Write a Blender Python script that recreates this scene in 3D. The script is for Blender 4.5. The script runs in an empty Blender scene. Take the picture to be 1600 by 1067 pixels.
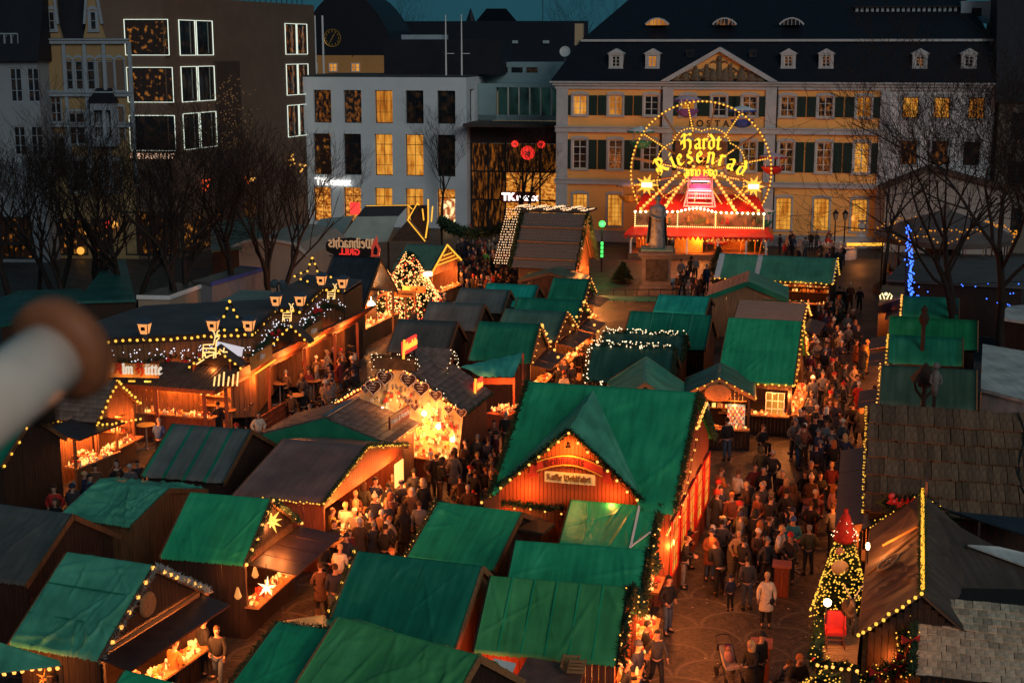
import bpy,math,random
from math import sin,cos,pi,radians as R,atan,sqrt,hypot,atan2
from mathutils import Vector as V,Matrix,noise
rnd=random.Random(7)
SC=bpy.context.scene
COL=SC.collection
# camera
CAM_H,FPX=17.0,2222.0
PITCH=atan(458.0/FPX)
cd=bpy.data.cameras.new('camera')
cam=bpy.data.objects.new('camera',cd)
COL.objects.link(cam)
cam.location=(0,0,CAM_H)
cam.rotation_euler=(pi/2-PITCH,0,0)
cd.lens=50.0
cd.sensor_width=36.0
cd.clip_start,cd.clip_end=0.1,3000
cd.dof.use_dof=True
cd.dof.focus_distance=55.0
cd.dof.aperture_fstop=4.8
SC.camera=cam
# sky, sun, exposure
EXPOSURE=0.2
w=bpy.data.worlds.new('World')
SC.world=w
w.use_nodes=True
nt=w.node_tree
for n in list(nt.nodes):
 nt.nodes.remove(n)
out=nt.nodes.new('ShaderNodeOutputWorld')
bg=nt.nodes.new('ShaderNodeBackground')
sky=nt.nodes.new('ShaderNodeTexSky')
sky.sky_type='NISHITA'
sky.sun_disc=False
sky.sun_elevation=R(-2)
sky.sun_rotation=R(180)
sky.air_density=1.0
sky.dust_density=0.6
sky.ozone_density=3.0
bg.inputs[1].default_value=0.12
nt.links.new(sky.outputs[0],bg.inputs[0])
geo=nt.nodes.new('ShaderNodeNewGeometry')
sep=nt.nodes.new('ShaderNodeSeparateXYZ')
nt.links.new(geo.outputs['Normal'],sep.inputs[0])
ramp=nt.nodes.new('ShaderNodeValToRGB')
e=ramp.color_ramp.elements
e[0].position,e[1].position=0.5,1.0
e[0].color=(.012,.055,.075,1)
e[1].color=(.20,.32,.36,1)
e2=e.new(.72)
e2.color=(.11,.20,.25,1)
ma=nt.nodes.new('ShaderNodeMath')
ma.operation='MULTIPLY_ADD'
ma.inputs[1].default_value=ma.inputs[2].default_value=.5
nt.links.new(sep.outputs[2],ma.inputs[0])
nt.links.new(ma.outputs[0],ramp.inputs[0])
bg2=nt.nodes.new('ShaderNodeBackground')
bg2.inputs[1].default_value=1.0
nt.links.new(ramp.outputs[0],bg2.inputs[0])
add=nt.nodes.new('ShaderNodeAddShader')
nt.links.new(bg.outputs[0],add.inputs[0])
nt.links.new(bg2.outputs[0],add.inputs[1])
nt.links.new(add.outputs[0],out.inputs[0])
sd=bpy.data.lights.new('sun','SUN')
sd.energy=0.65
sd.angle=R(28)
sd.color=(1.0,0.95,0.9)
sun=bpy.data.objects.new('sun',sd)
COL.objects.link(sun)
sun.rotation_euler=(R(68),0,R(24))
SC.view_settings.view_transform='Standard'
SC.view_settings.look='None'
SC.view_settings.exposure=EXPOSURE
SC.view_settings.gamma=1.0
cy=SC.cycles
cy.use_denoising=True
cy.max_bounces=5
cy.diffuse_bounces=2
cy.glossy_bounces=2
cy.transmission_bounces=3
cy.sample_clamp_indirect=2.0
cy.sample_clamp_direct=20.0
cy.caustics_reflective=cy.caustics_refractive=False
# photograph calibration: a pixel of the photo to a place in the square
PC,PS=cos(PITCH),sin(PITCH)
def ray(px,py):
 a,b=(px-800.0)/FPX,(533.5-py)/FPX
 return V((a,PC+b*PS,-PS+b*PC))
def at(px,py,z=0.0):
 r=ray(px,py)
 t=(z-CAM_H)/r.z
 return V((0,0,CAM_H))+r*t
def aty(px,py,Y):
 r=ray(px,py)
 return V((0,0,CAM_H))+r*(Y/r.y)
 # materials
MATS={}
def _nodes(name):
 m=bpy.data.materials.new(name)
 m.use_nodes=True
 t=m.node_tree
 return m,t,t.nodes['Principled BSDF'],t.nodes
def mat(name,col,rough=.75,var=.25,scale=2.0,bump=0.0,bscale=25.0,metal=0.0,spec=.3,stretch=(1,1,1),hue=None,bdist=.02,orand=0.0):
 if name in MATS:
  return MATS[name]
 m,t,b,N=_nodes(name)
 tc=N.new('ShaderNodeTexCoord')
 mp=N.new('ShaderNodeMapping')
 mp.inputs['Scale'].default_value=stretch
 t.links.new(tc.outputs['Object'],mp.inputs[0])
 nz=N.new('ShaderNodeTexNoise')
 nz.inputs['Scale'].default_value=scale
 nz.inputs['Detail'].default_value=5
 nz.inputs['Roughness'].default_value=.62
 t.links.new(mp.outputs[0],nz.inputs['Vector'])
 cr=N.new('ShaderNodeValToRGB')
 lo=[c*(1-var)for c in col]
 hi=[min(1,c*(1+var))for c in col]
 if hue:
  hi=list(hue)
 cr.color_ramp.elements[0].position=.3
 cr.color_ramp.elements[1].position=.7
 cr.color_ramp.elements[0].color=(*lo,1)
 cr.color_ramp.elements[1].color=(*hi,1)
 t.links.new(nz.outputs[0],cr.inputs[0])
 if orand:
  oi=N.new('ShaderNodeObjectInfo')
  ma=N.new('ShaderNodeMapRange')
  ma.inputs[3].default_value,ma.inputs[4].default_value=1-orand,1+orand
  t.links.new(oi.outputs['Random'],ma.inputs[0])
  vm=N.new('ShaderNodeVectorMath')
  vm.operation='SCALE'
  t.links.new(cr.outputs[0],vm.inputs[0])
  t.links.new(ma.outputs[0],vm.inputs[3])
  t.links.new(vm.outputs[0],b.inputs['Base Color'])
 else:
  t.links.new(cr.outputs[0],b.inputs['Base Color'])
 b.inputs['Roughness'].default_value=rough
 b.inputs['Metallic'].default_value=metal
 b.inputs['Specular IOR Level'].default_value=spec
 if bump:
  n2=N.new('ShaderNodeTexNoise')
  n2.inputs['Scale'].default_value=bscale
  n2.inputs['Detail'].default_value=4
  t.links.new(mp.outputs[0],n2.inputs['Vector'])
  bp=N.new('ShaderNodeBump')
  bp.inputs['Strength'].default_value=bump
  bp.inputs['Distance'].default_value=bdist
  t.links.new(n2.outputs[0],bp.inputs['Height'])
  t.links.new(bp.outputs[0],b.inputs['Normal'])
 MATS[name]=m
 return m
def emat(name,col,s,sampling='NONE',base=(.05,.05,.05)):
 if name in MATS:
  return MATS[name]
 m,t,b,N=_nodes(name)
 b.inputs['Base Color'].default_value=(*base,1)
 b.inputs['Emission Color'].default_value=(*col,1)
 b.inputs['Emission Strength'].default_value=s
 m.cycles.emission_sampling=sampling
 MATS[name]=m
 return m
def room(name,c1,c2,s,scale=1.2,stretch=(1,1,.5),p0=.35,p1=.65,sampling='NONE'):
 """a lit window: curtain and furniture seen as soft warm patches behind reflecting glass"""
 if name in MATS:
  return MATS[name]
 m,t,b,N=_nodes(name)
 tc=N.new('ShaderNodeTexCoord')
 mp=N.new('ShaderNodeMapping')
 mp.inputs['Scale'].default_value=stretch
 oi=N.new('ShaderNodeObjectInfo')
 ad=N.new('ShaderNodeVectorMath')
 ad.operation='MULTIPLY_ADD'
 t.links.new(tc.outputs['Object'],mp.inputs[0])
 t.links.new(oi.outputs['Random'],ad.inputs[0])
 ad.inputs[1].default_value=(31,17,53)
 t.links.new(mp.outputs[0],ad.inputs[2])
 nz=N.new('ShaderNodeTexNoise')
 nz.inputs['Scale'].default_value=scale
 nz.inputs['Detail'].default_value=3
 t.links.new(ad.outputs[0],nz.inputs['Vector'])
 cr=N.new('ShaderNodeValToRGB')
 cr.color_ramp.elements[0].position=p0
 cr.color_ramp.elements[1].position=p1
 cr.color_ramp.elements[0].color=(*c1,1)
 cr.color_ramp.elements[1].color=(*c2,1)
 t.links.new(nz.outputs[0],cr.inputs[0])
 t.links.new(cr.outputs[0],b.inputs['Emission Color'])
 b.inputs['Emission Strength'].default_value=s
 b.inputs['Base Color'].default_value=(.01,.01,.012,1)
 b.inputs['Roughness'].default_value=.12
 m.cycles.emission_sampling=sampling
 MATS[name]=m
 return m
def tarp(name,col,streak=.5,rough=.42):
 """PVC or woven tarpaulin: faded patches, dirt runs down the slope, a slight sheen"""
 if name in MATS:
  return MATS[name]
 m,t,b,N=_nodes(name)
 tc=N.new('ShaderNodeTexCoord')
 a=N.new('ShaderNodeTexNoise')
 a.inputs['Scale'].default_value=.9
 a.inputs['Detail'].default_value=6
 t.links.new(tc.outputs['Object'],a.inputs['Vector'])
 mp=N.new('ShaderNodeMapping')
 mp.inputs['Scale'].default_value=(5,.5,.5)
 t.links.new(tc.outputs['Object'],mp.inputs[0])
 s=N.new('ShaderNodeTexNoise')
 s.inputs['Scale'].default_value=1.0
 s.inputs['Detail'].default_value=4
 t.links.new(mp.outputs[0],s.inputs['Vector'])
 mx=N.new('ShaderNodeMix')
 mx.data_type='FLOAT'
 mx.inputs[0].default_value=streak
 t.links.new(a.outputs[0],mx.inputs[2])
 t.links.new(s.outputs[0],mx.inputs[3])
 cr=N.new('ShaderNodeValToRGB')
 e=cr.color_ramp.elements
 e[0].position,e[1].position=.3,.72
 e[0].color=(*[c*.55 for c in col],1)
 e[1].color=(*[min(1,c*1.3+.022)for c in col],1)
 e3=e.new(.5)
 e3.color=(*[c*.95 for c in col],1)
 t.links.new(mx.outputs[0],cr.inputs[0])
 t.links.new(cr.outputs[0],b.inputs['Base Color'])
 b.inputs['Roughness'].default_value=rough
 b.inputs['Specular IOR Level'].default_value=.35
 n2=N.new('ShaderNodeTexNoise')
 n2.inputs['Scale'].default_value=7
 n2.inputs['Detail'].default_value=5
 t.links.new(tc.outputs['Object'],n2.inputs['Vector'])
 bp=N.new('ShaderNodeBump')
 bp.inputs['Strength'].default_value=.35
 bp.inputs['Distance'].default_value=.03
 t.links.new(n2.outputs[0],bp.inputs['Height'])
 t.links.new(bp.outputs[0],b.inputs['Normal'])
 MATS[name]=m
 return m
 # mesh building
class MB:
 def __init__(s):
  s.v,s.f,s.mi,s.c=[],[],[],0
 def add(s,vs,fs,M=None,mi=None):
  o=len(s.v)
  if M is not None:
   vs=[M@V(p)for p in vs]
  s.v.extend(tuple(p)for p in vs)
  s.f.extend(tuple(o+i for i in f)for f in fs)
  s.mi.extend([s.c if mi is None else mi]*len(fs))
  return s
 def box(s,c,d,rz=0.0,M=None,mi=None):
  x,y,z=d[0]/2,d[1]/2,d[2]/2
  vs=[(-x,-y,-z),(x,-y,-z),(x,y,-z),(-x,y,-z),(-x,-y,z),(x,-y,z),(x,y,z),(-x,y,z)]
  T=Matrix.Translation(c)@Matrix.Rotation(rz,4,'Z')
  if M is not None:
   T=M@T
  return s.add(vs,[(3,2,1,0),(4,5,6,7),(0,1,5,4),(1,2,6,5),(2,3,7,6),(3,0,4,7)],T,mi)
 def beam(s,p,q,wd,h,up=(0,0,1),mi=None):
  p,q=V(p),V(q)
  d=(q-p)
  L=d.length
  if L<1e-6:
   return s
  x=d/L
  u=V(up)
  y=u.cross(x)
  if y.length<1e-4:
   y=V((1,0,0)).cross(x)
   if y.length<1e-4:
    y=V((0,1,0)).cross(x)
  y.normalize()
  z=x.cross(y)
  M=Matrix((x,y,z)).transposed().to_4x4()
  M.translation=(p+q)/2
  return s.box((0,0,0),(L,wd,h),0,M,mi)
 def tube(s,pts,rad,n=6,cap=True,mi=None):
  pts=[V(p)for p in pts]
  k=len(pts)
  if not hasattr(rad,'__len__'):
   rad=[rad]*k
  vs=[]
  ref=None
  for i,p in enumerate(pts):
   d=(pts[min(i+1,k-1)]-pts[max(i-1,0)])
   if d.length<1e-9:
    d=V((0,0,1))
   d.normalize()
   if ref is None:
    ref=V((1,0,0))if abs(d.x)<.8 else V((0,1,0))
   a=ref-d*ref.dot(d)
   if a.length<1e-5:
    a=V((0,1,0))-d*d.y
   a.normalize()
   ref=a
   b=d.cross(a)
   for j in range(n):
    t=2*pi*j/n
    vs.append(p+(a*cos(t)+b*sin(t))*rad[i])
  fs=[]
  for i in range(k-1):
   for j in range(n):
    fs.append((i*n+j,i*n+(j+1)%n,(i+1)*n+(j+1)%n,(i+1)*n+j))
  if cap:
   fs.append(tuple(range(n-1,-1,-1)))
   fs.append(tuple((k-1)*n+j for j in range(n)))
  return s.add(vs,fs,None,mi)
 def lathe(s,prof,n=12,c=(0,0,0),sx=1.0,sy=1.0,mi=None,M=None):
  vs,fs=[],[]
  k=len(prof)
  for r,z in prof:
   for j in range(n):
    t=2*pi*j/n
    vs.append((c[0]+r*cos(t)*sx,c[1]+r*sin(t)*sy,c[2]+z))
  for i in range(k-1):
   for j in range(n):
    fs.append((i*n+j,i*n+(j+1)%n,(i+1)*n+(j+1)%n,(i+1)*n+j))
  fs.append(tuple(range(n-1,-1,-1)))
  fs.append(tuple((k-1)*n+j for j in range(n)))
  return s.add(vs,fs,M,mi)
 def ball(s,c,r,mi=None,sc=(1,1,1),n=0):
  if n==0:
   vs=[(1,0,0),(-1,0,0),(0,1,0),(0,-1,0),(0,0,1),(0,0,-1)]
   fs=[(0,2,4),(2,1,4),(1,3,4),(3,0,4),(2,0,5),(1,2,5),(3,1,5),(0,3,5)]
   vs=[(c[0]+p[0]*r*sc[0],c[1]+p[1]*r*sc[1],c[2]+p[2]*r*sc[2])for p in vs]
   return s.add(vs,fs,None,mi)
  m=n//2+1
  prof=[(max(.02,sin(pi*i/m))*r,-cos(pi*i/m)*r*sc[2])for i in range(m+1)]
  return s.lathe(prof,n,c,sc[0],sc[1],mi)
 def poly(s,pts,mi=None):
  return s.add(pts,[tuple(range(len(pts)))],None,mi)
 def prism(s,pts,vec,mi=None):
  """a plane outline given depth along vec"""
  k=len(pts)
  vec=V(vec)
  vs=[V(p)for p in pts]+[V(p)+vec for p in pts]
  fs=[tuple(range(k-1,-1,-1)),tuple(range(k,2*k))]
  fs+=[(i,(i+1)%k,k+(i+1)%k,k+i)for i in range(k)]
  return s.add(vs,fs,None,mi)
 def mesh(s,name,mats,smooth=False):
  me=bpy.data.meshes.new(name)
  me.from_pydata(s.v,[],s.f)
  for m in(mats if isinstance(mats,(list,tuple))else[mats]):
   me.materials.append(m)
  if any(s.mi):
   me.polygons.foreach_set('material_index',s.mi)
  if smooth:
   me.polygons.foreach_set('use_smooth',[True]*len(s.f))
  me.update()
  return me
 def build(s,name,mats,parent=None,smooth=False,kind=None):
  return link(name,s.mesh(name,mats,smooth),parent,kind=kind)
def link(name,data,parent=None,loc=None,rz=0.0,kind=None):
 o=bpy.data.objects.new(name,data)
 COL.objects.link(o)
 if parent is not None:
  o.parent=parent
 if loc is not None:
  o.location=loc
 if rz:
  o.rotation_euler=(0,0,rz)
 if kind:
  o['kind']=kind
 return o
def tag(o,label,cat,group=None,kind=None):
 o['label']=label
 o['category']=cat
 if group:
  o['group']=group
 if kind:
  o['kind']=kind
 return o
def thing(name,label,cat,loc=(0,0,0),rz=0.0,group=None):
 return tag(link(name,None,None,loc,rz),label,cat,group)
KIDS={}
def copy_tree(o,parent=None):
 c=o.copy()
 COL.objects.link(c)
 c.parent=parent
 for ch in o.children:
  copy_tree(ch,c)
 return c
LAMP_GAIN=4.9
def lamp(loc,power,col=(1,.42,.1),parent=None,r=.12,name='lamp_light'):
 d=bpy.data.lights.new(name,'POINT')
 d.energy=power*LAMP_GAIN
 d.color=(col[0],col[1]*.66,col[2]*.6)
 d.shadow_soft_size=r
 o=bpy.data.objects.new(name,d)
 COL.objects.link(o)
 o.location=loc
 if parent is not None:
  o.parent=parent
 return o
def seg_points(pts,step,closed=False):
 pts=[V(p)for p in pts]
 if closed:
  pts=pts+[pts[0]]
 outp=[]
 for a,b in zip(pts,pts[1:]):
  n=max(1,round((b-a).length/step))
  outp+=[a.lerp(b,i/n)for i in range(n)]
 outp.append(pts[-1])
 return outp
BULB_ME={}
def bulbs(pts,r,m,parent,single=False,name='light_string',wire=True):
 """a string of bulbs along points; single: every bulb a part of its own"""
 r*=.8
 if wire:
  pts=[V(p)+V((rnd.gauss(0,.015),rnd.gauss(0,.015),rnd.gauss(0,.02)))for p in pts]
 if single:
  key=(round(r,3),m.name)
  if key not in BULB_ME:
   b=MB()
   b.ball((0,0,0),r,n=6)
   BULB_ME[key]=b.mesh('bulb',m,True)
  for p in pts:
   link('bulb',BULB_ME[key],parent,p)
 else:
  b=MB()
  for p in pts:
   b.ball(p,r)
  b.build(name,m,parent,kind='stuff')
 if wire and len(pts)>1:
  b=MB()
  b.tube([V(p)+V((0,0,r))for p in pts],.012,3)
  b.build('light_cable',M_BLACK,parent)
def garland(pts,r,parent,dens=90,name='pine_garland',m=None,lights=None,lr=.03,ld=9):
 """a rope of pine twigs: many thin needles round a line"""
 b=MB()
 pts=[V(p)for p in pts]
 lp=[]
 for a,c in zip(pts,pts[1:]):
  L=(c-a).length
  d=(c-a).normalized()
  for _ in range(int(L*dens)):
   p=a.lerp(c,rnd.random())
   q=V((rnd.gauss(0,1),rnd.gauss(0,1),rnd.gauss(0,1)))
   q-=d*q.dot(d)*.7
   q.normalize()
   p=p+q*r*rnd.uniform(0,.5)
   e=p+(q+d*rnd.uniform(-.5,.5))*r*rnd.uniform(.5,1.1)
   sd_=q.cross(d)*r*.22
   b.add([p-sd_,p+sd_,e],[(0,1,2)])
  if lights:
   for _ in range(int(L*ld)):
    q=V((rnd.gauss(0,1),rnd.gauss(0,1),rnd.gauss(0,1))).normalized()
    lp.append(a.lerp(c,rnd.random())+q*r*.95)
 o=b.build(name,m or M_PINE,parent,kind='stuff')
 if lights:
  bulbs(lp,lr,lights,parent,name='fairy_lights',wire=False)
 return o
def each(name,m,parent,boxes):
 for c,d in boxes:
  b=MB()
  b.box(c,d)
  b.build(name,m,parent)
def text(s,size,m,parent=None,name='lettering',M=None,depth=.02,bold=0.0,sx=1.0,kind=None,spacing=1.0):
 """raised lettering in the local xz plane, facing -y, centred"""
 c=bpy.data.curves.new('txt','FONT')
 c.body=s
 c.size=size
 c.extrude=depth/2
 c.offset=bold
 c.space_character=spacing
 c.align_x,c.align_y='CENTER','CENTER'
 t=bpy.data.objects.new('txt',c)
 COL.objects.link(t)
 dg=bpy.context.evaluated_depsgraph_get()
 me=bpy.data.meshes.new_from_object(t.evaluated_get(dg))
 bpy.data.objects.remove(t)
 bpy.data.curves.remove(c)
 T=Matrix.Rotation(pi/2,4,'X')@Matrix.Diagonal((sx,1,1,1))
 if M is not None:
  T=M@T
 me.transform(T)
 me.materials.clear()
 me.materials.append(m)
 return link(name,me,parent,kind=kind)
BL={'H':(1.25,[[(.05,1.2),(.25,1.5),(.5,1.3),(.8,1.5),(1.0,1.38)],[(.38,1.38),(.32,.9),(.36,.12),(.16,0)],[(.36,.75),(.65,.95),(.92,.75),(.92,.1),(.75,-.25)],[(.05,.5),(.05,.8),(.35,.72)]]),'R':(1.15,[[(.1,1.3),(.3,1.48),(.62,1.4),(.85,1.25),(.85,.95),(.4,.75)],[(.38,1.35),(.38,.15),(.15,0)],[(.5,.75),(.75,.3),(1.05,.05)],[(.08,.7),(.08,.35)]]),'A':(1.1,[[(.1,1.2),(.35,1.45),(.6,1.3),(.8,1.4),(.8,.15),(1.0,0)],[(.35,1.3),(.3,.5),(.1,.05)],[(.3,.65),(.8,.65)]]),'W':(1.4,[[(.1,1.4),(.25,1.2),(.25,.25),(.5,0),(.65,.2),(.65,1.3)],[(.65,.2),(.9,0),(1.15,.3),(1.15,1.1),(.95,1.35)]]),'K':(1.1,[[(.15,1.3),(.35,1.45),(.35,.1),(.2,0)],[(.35,.7),(.65,1.1),(.85,1.3)],[(.45,.75),(.75,.3),(1.0,.05)]]),'a':(.8,[[(.15,.85),(.4,1.0),(.58,.85),(.58,.12),(.75,0)],[(.55,.55),(.2,.4),(.2,.15),(.38,0),(.55,.15)]]),'c':(.65,[[(.55,.9),(.38,1.0),(.15,.8),(.15,.2),(.35,0),(.58,.12)]]),'d':(.8,[[(.2,1.45),(.6,.95),(.62,.2),(.4,0),(.15,.2),(.15,.75),(.4,.95),(.6,.85)]]),'e':(.68,[[(.18,.5),(.5,.68),(.5,.85),(.35,1.0),(.15,.8),(.15,.2),(.35,0),(.58,.14)]]),'f':(.6,[[(.6,1.35),(.4,1.45),(.28,1.25),(.28,-.15)],[(.1,.95),(.5,.95)]]),'h':(.82,[[(.1,1.4),(.22,1.3),(.22,0)],[(.22,.85),(.48,1.0),(.65,.8),(.65,.1),(.5,-.2)]]),'i':(.42,[[(.1,.9),(.24,1.0),(.24,.12),(.38,0)],[(.18,1.25),(.3,1.38)]]),'l':(.42,[[(.1,1.4),(.22,1.3),(.22,.12),(.38,0)]]),'m':(1.2,[[(.1,.9),(.22,1.0),(.22,0)],[(.22,.85),(.45,1.0),(.6,.85),(.6,0)],[(.6,.85),(.85,1.0),(1.0,.85),(1.0,.1),(1.12,0)]]),'n':(.85,[[(.1,.9),(.22,1.0),(.22,0)],[(.22,.85),(.48,1.0),(.64,.85),(.64,.1),(.78,0)]]),'o':(.75,[[(.36,1.0),(.14,.8),(.14,.2),(.36,0),(.6,.2),(.6,.8),(.36,1.0)]]),'r':(.62,[[(.1,.9),(.22,1.0),(.22,.1),(.34,0)],[(.24,.8),(.42,1.0),(.56,.88)]]),'s':(.65,[[(.52,.88),(.36,1.0),(.16,.85),(.18,.62),(.5,.4),(.5,.15),(.32,0),(.12,.12)]]),'t':(.55,[[(.26,1.25),(.24,.12),(.38,0),(.52,.1)],[(.06,.95),(.48,.95)]]),'u':(.85,[[(.1,.9),(.22,1.0),(.22,.15),(.42,0),(.62,.15)],[(.62,1.0),(.62,.12),(.78,0)]]),'\u00fc':(.85,[[(.1,.9),(.22,1.0),(.22,.15),(.42,0),(.62,.15)],[(.62,1.0),(.62,.12),(.78,0)],[(.2,1.22),(.3,1.34)],[(.52,1.22),(.62,1.34)]]),'1':(.5,[[(.1,.85),(.25,1.0),(.25,0)]]),'9':(.75,[[(.6,.6),(.36,.45),(.14,.6),(.14,.85),(.36,1.0),(.6,.85),(.6,.3),(.3,0)]]),'0':(.75,[[(.36,1.0),(.14,.8),(.14,.2),(.36,0),(.6,.2),(.6,.8),(.36,1.0)]]),' ':(.5,[]),}
def black_word(word,h,m,parent,place,depth=.06,nib=.17,name='letter',mats=None):
 """place(x) -> Matrix for a letter whose left edge is at x; every letter a part"""
 x=0.0
 for k,ch in enumerate(word):
  wd,strokes=BL[ch]
  b=MB()
  n=V((cos(R(38)),0,sin(R(38))))*nib*h*.62
  e=V((.035*h,0,-.035*h))
  for st in strokes:
   for p,q in zip(st,st[1:]):
    P=V((p[0]*h-wd*h/2,0,p[1]*h))
    Q=V((q[0]*h-wd*h/2,0,q[1]*h))
    d=(Q-P)
    if d.length<1e-6:
     continue
    o=V((d.z,0,-d.x)).normalized()*.035*h
    hull=_hull([P+n+o,P-n+o,P+n-o,P-n-o,Q+n+o,Q-n+o,Q+n-o,Q-n-o])
    b.prism(hull,(0,depth,0))
  if strokes:
   me=b.mesh(name,(mats[k]if mats else m))
   o=link(name,me,parent)
   o.matrix_local=place(x+wd*h/2)
  x+=wd*h
 return x
def _hull(ps):
 ps=sorted(((p.x,p.z,p.y)for p in ps))
 def half(it):
  h=[]
  for p in it:
   while len(h)>1 and(h[-1][0]-h[-2][0])*(p[1]-h[-2][1])-(h[-1][1]-h[-2][1])*(p[0]-h[-2][0])<=0:
    h.pop()
   h.append(p)
  return h
 a,b=half(ps),half(ps[::-1])
 return[V((p[0],p[2],p[1]))for p in a[:-1]+b[:-1]]
 # palette (real base colours)
M_BLACK=mat('black_rubber',(.012,.012,.013),.6)
M_PINE=mat('pine_needles',(.022,.05,.022),.8,.5,9)
M_WOOD=mat('spruce_planks',(.15,.065,.026),.7,.4,2.2,.3,30,stretch=(6,6,.7))
M_WOODD=mat('dark_planks',(.032,.016,.010),.75,.4,2.2,.3,30,stretch=(6,6,.7))
M_WOODR=mat('red_brown_planks',(.20,.05,.022),.65,.35,2.2,.3,30,stretch=(6,6,.7))
M_WOODL=mat('larch_boards',(.30,.14,.055),.7,.3,2.0,.3,30,stretch=(1,6,6))
M_GREEN=tarp('green_tarpaulin',(.024,.37,.155))
M_GREEN2=tarp('dark_green_tarpaulin',(.013,.19,.10))
M_GREEN3=tarp('bleached_green_tarpaulin',(.08,.35,.21),.3)
M_TEAL=tarp('turquoise_tarpaulin',(.015,.38,.27))
M_GREY=tarp('grey_tarpaulin',(.15,.145,.125),.4)
M_DGREY=tarp('charcoal_tarpaulin',(.085,.085,.075),.4)
M_GGREY=tarp('green_grey_tarpaulin',(.085,.17,.115),.4)
M_OLIVE=tarp('yellowish_green_tarpaulin',(.07,.33,.10),.35)  # lighter, yellower green base colour
M_MAROON=tarp('brown_tarpaulin',(.27,.125,.095),.3)
M_NAVY=tarp('black_tarpaulin',(.028,.03,.036),.4)
M_WHITET=tarp('white_awning_cloth',(.72,.66,.58),.4)
M_PINKB=mat('pinkish_roof_boards',(.40,.22,.15),.7,.2,2,.2,20,stretch=(1,6,6))
M_SLATE=mat('grey_slate',(.19,.125,.10),.6,.4,3.5,.3,18,orand=.3)
M_SHAKE=mat('weathered_shakes',(.17,.092,.05),.85,.45,3,.5,14,stretch=(5,1,1),orand=.35)
M_SHING=mat('light_cedar_shingles',(.58,.41,.27),.85,.35,3,.45,16,stretch=(6,1.5,1.5),orand=.3)
M_METAL=mat('brown_sheet_metal',(.09,.05,.045),.4,.25,3,.1,9,.6)
M_STEEL=mat('dull_steel',(.3,.3,.31),.45,.2,3,0,9,.8)
M_WHITE=mat('white_paint',(.72,.72,.70),.6,.08,3)
M_BULB=emat('warm_bulb',(1,.42,.07),1.7)
M_BULBY=emat('yellow_bulb',(1,.5,.05),1.35)
M_BULBW=emat('white_fairy_bulb',(1,.72,.42),2.2)
M_COLD=emat('cold_fairy_bulb',(.9,.9,1),1.6)
M_BULBR=emat('red_bulb',(1,.05,.02),2)
M_BULBB=emat('blue_bulb',(.04,.14,1),3)
M_LEDY=emat('yellow_led_tube',(1,.45,.03),1.25)
M_LEDW=emat('cool_white_led',(.85,.95,.8),.95)
M_LAMPG=emat('floodlight_glass',(1,.72,.38),12)
M_SKIN=mat('skin',(.40,.22,.15),.6,.15,9)
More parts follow.
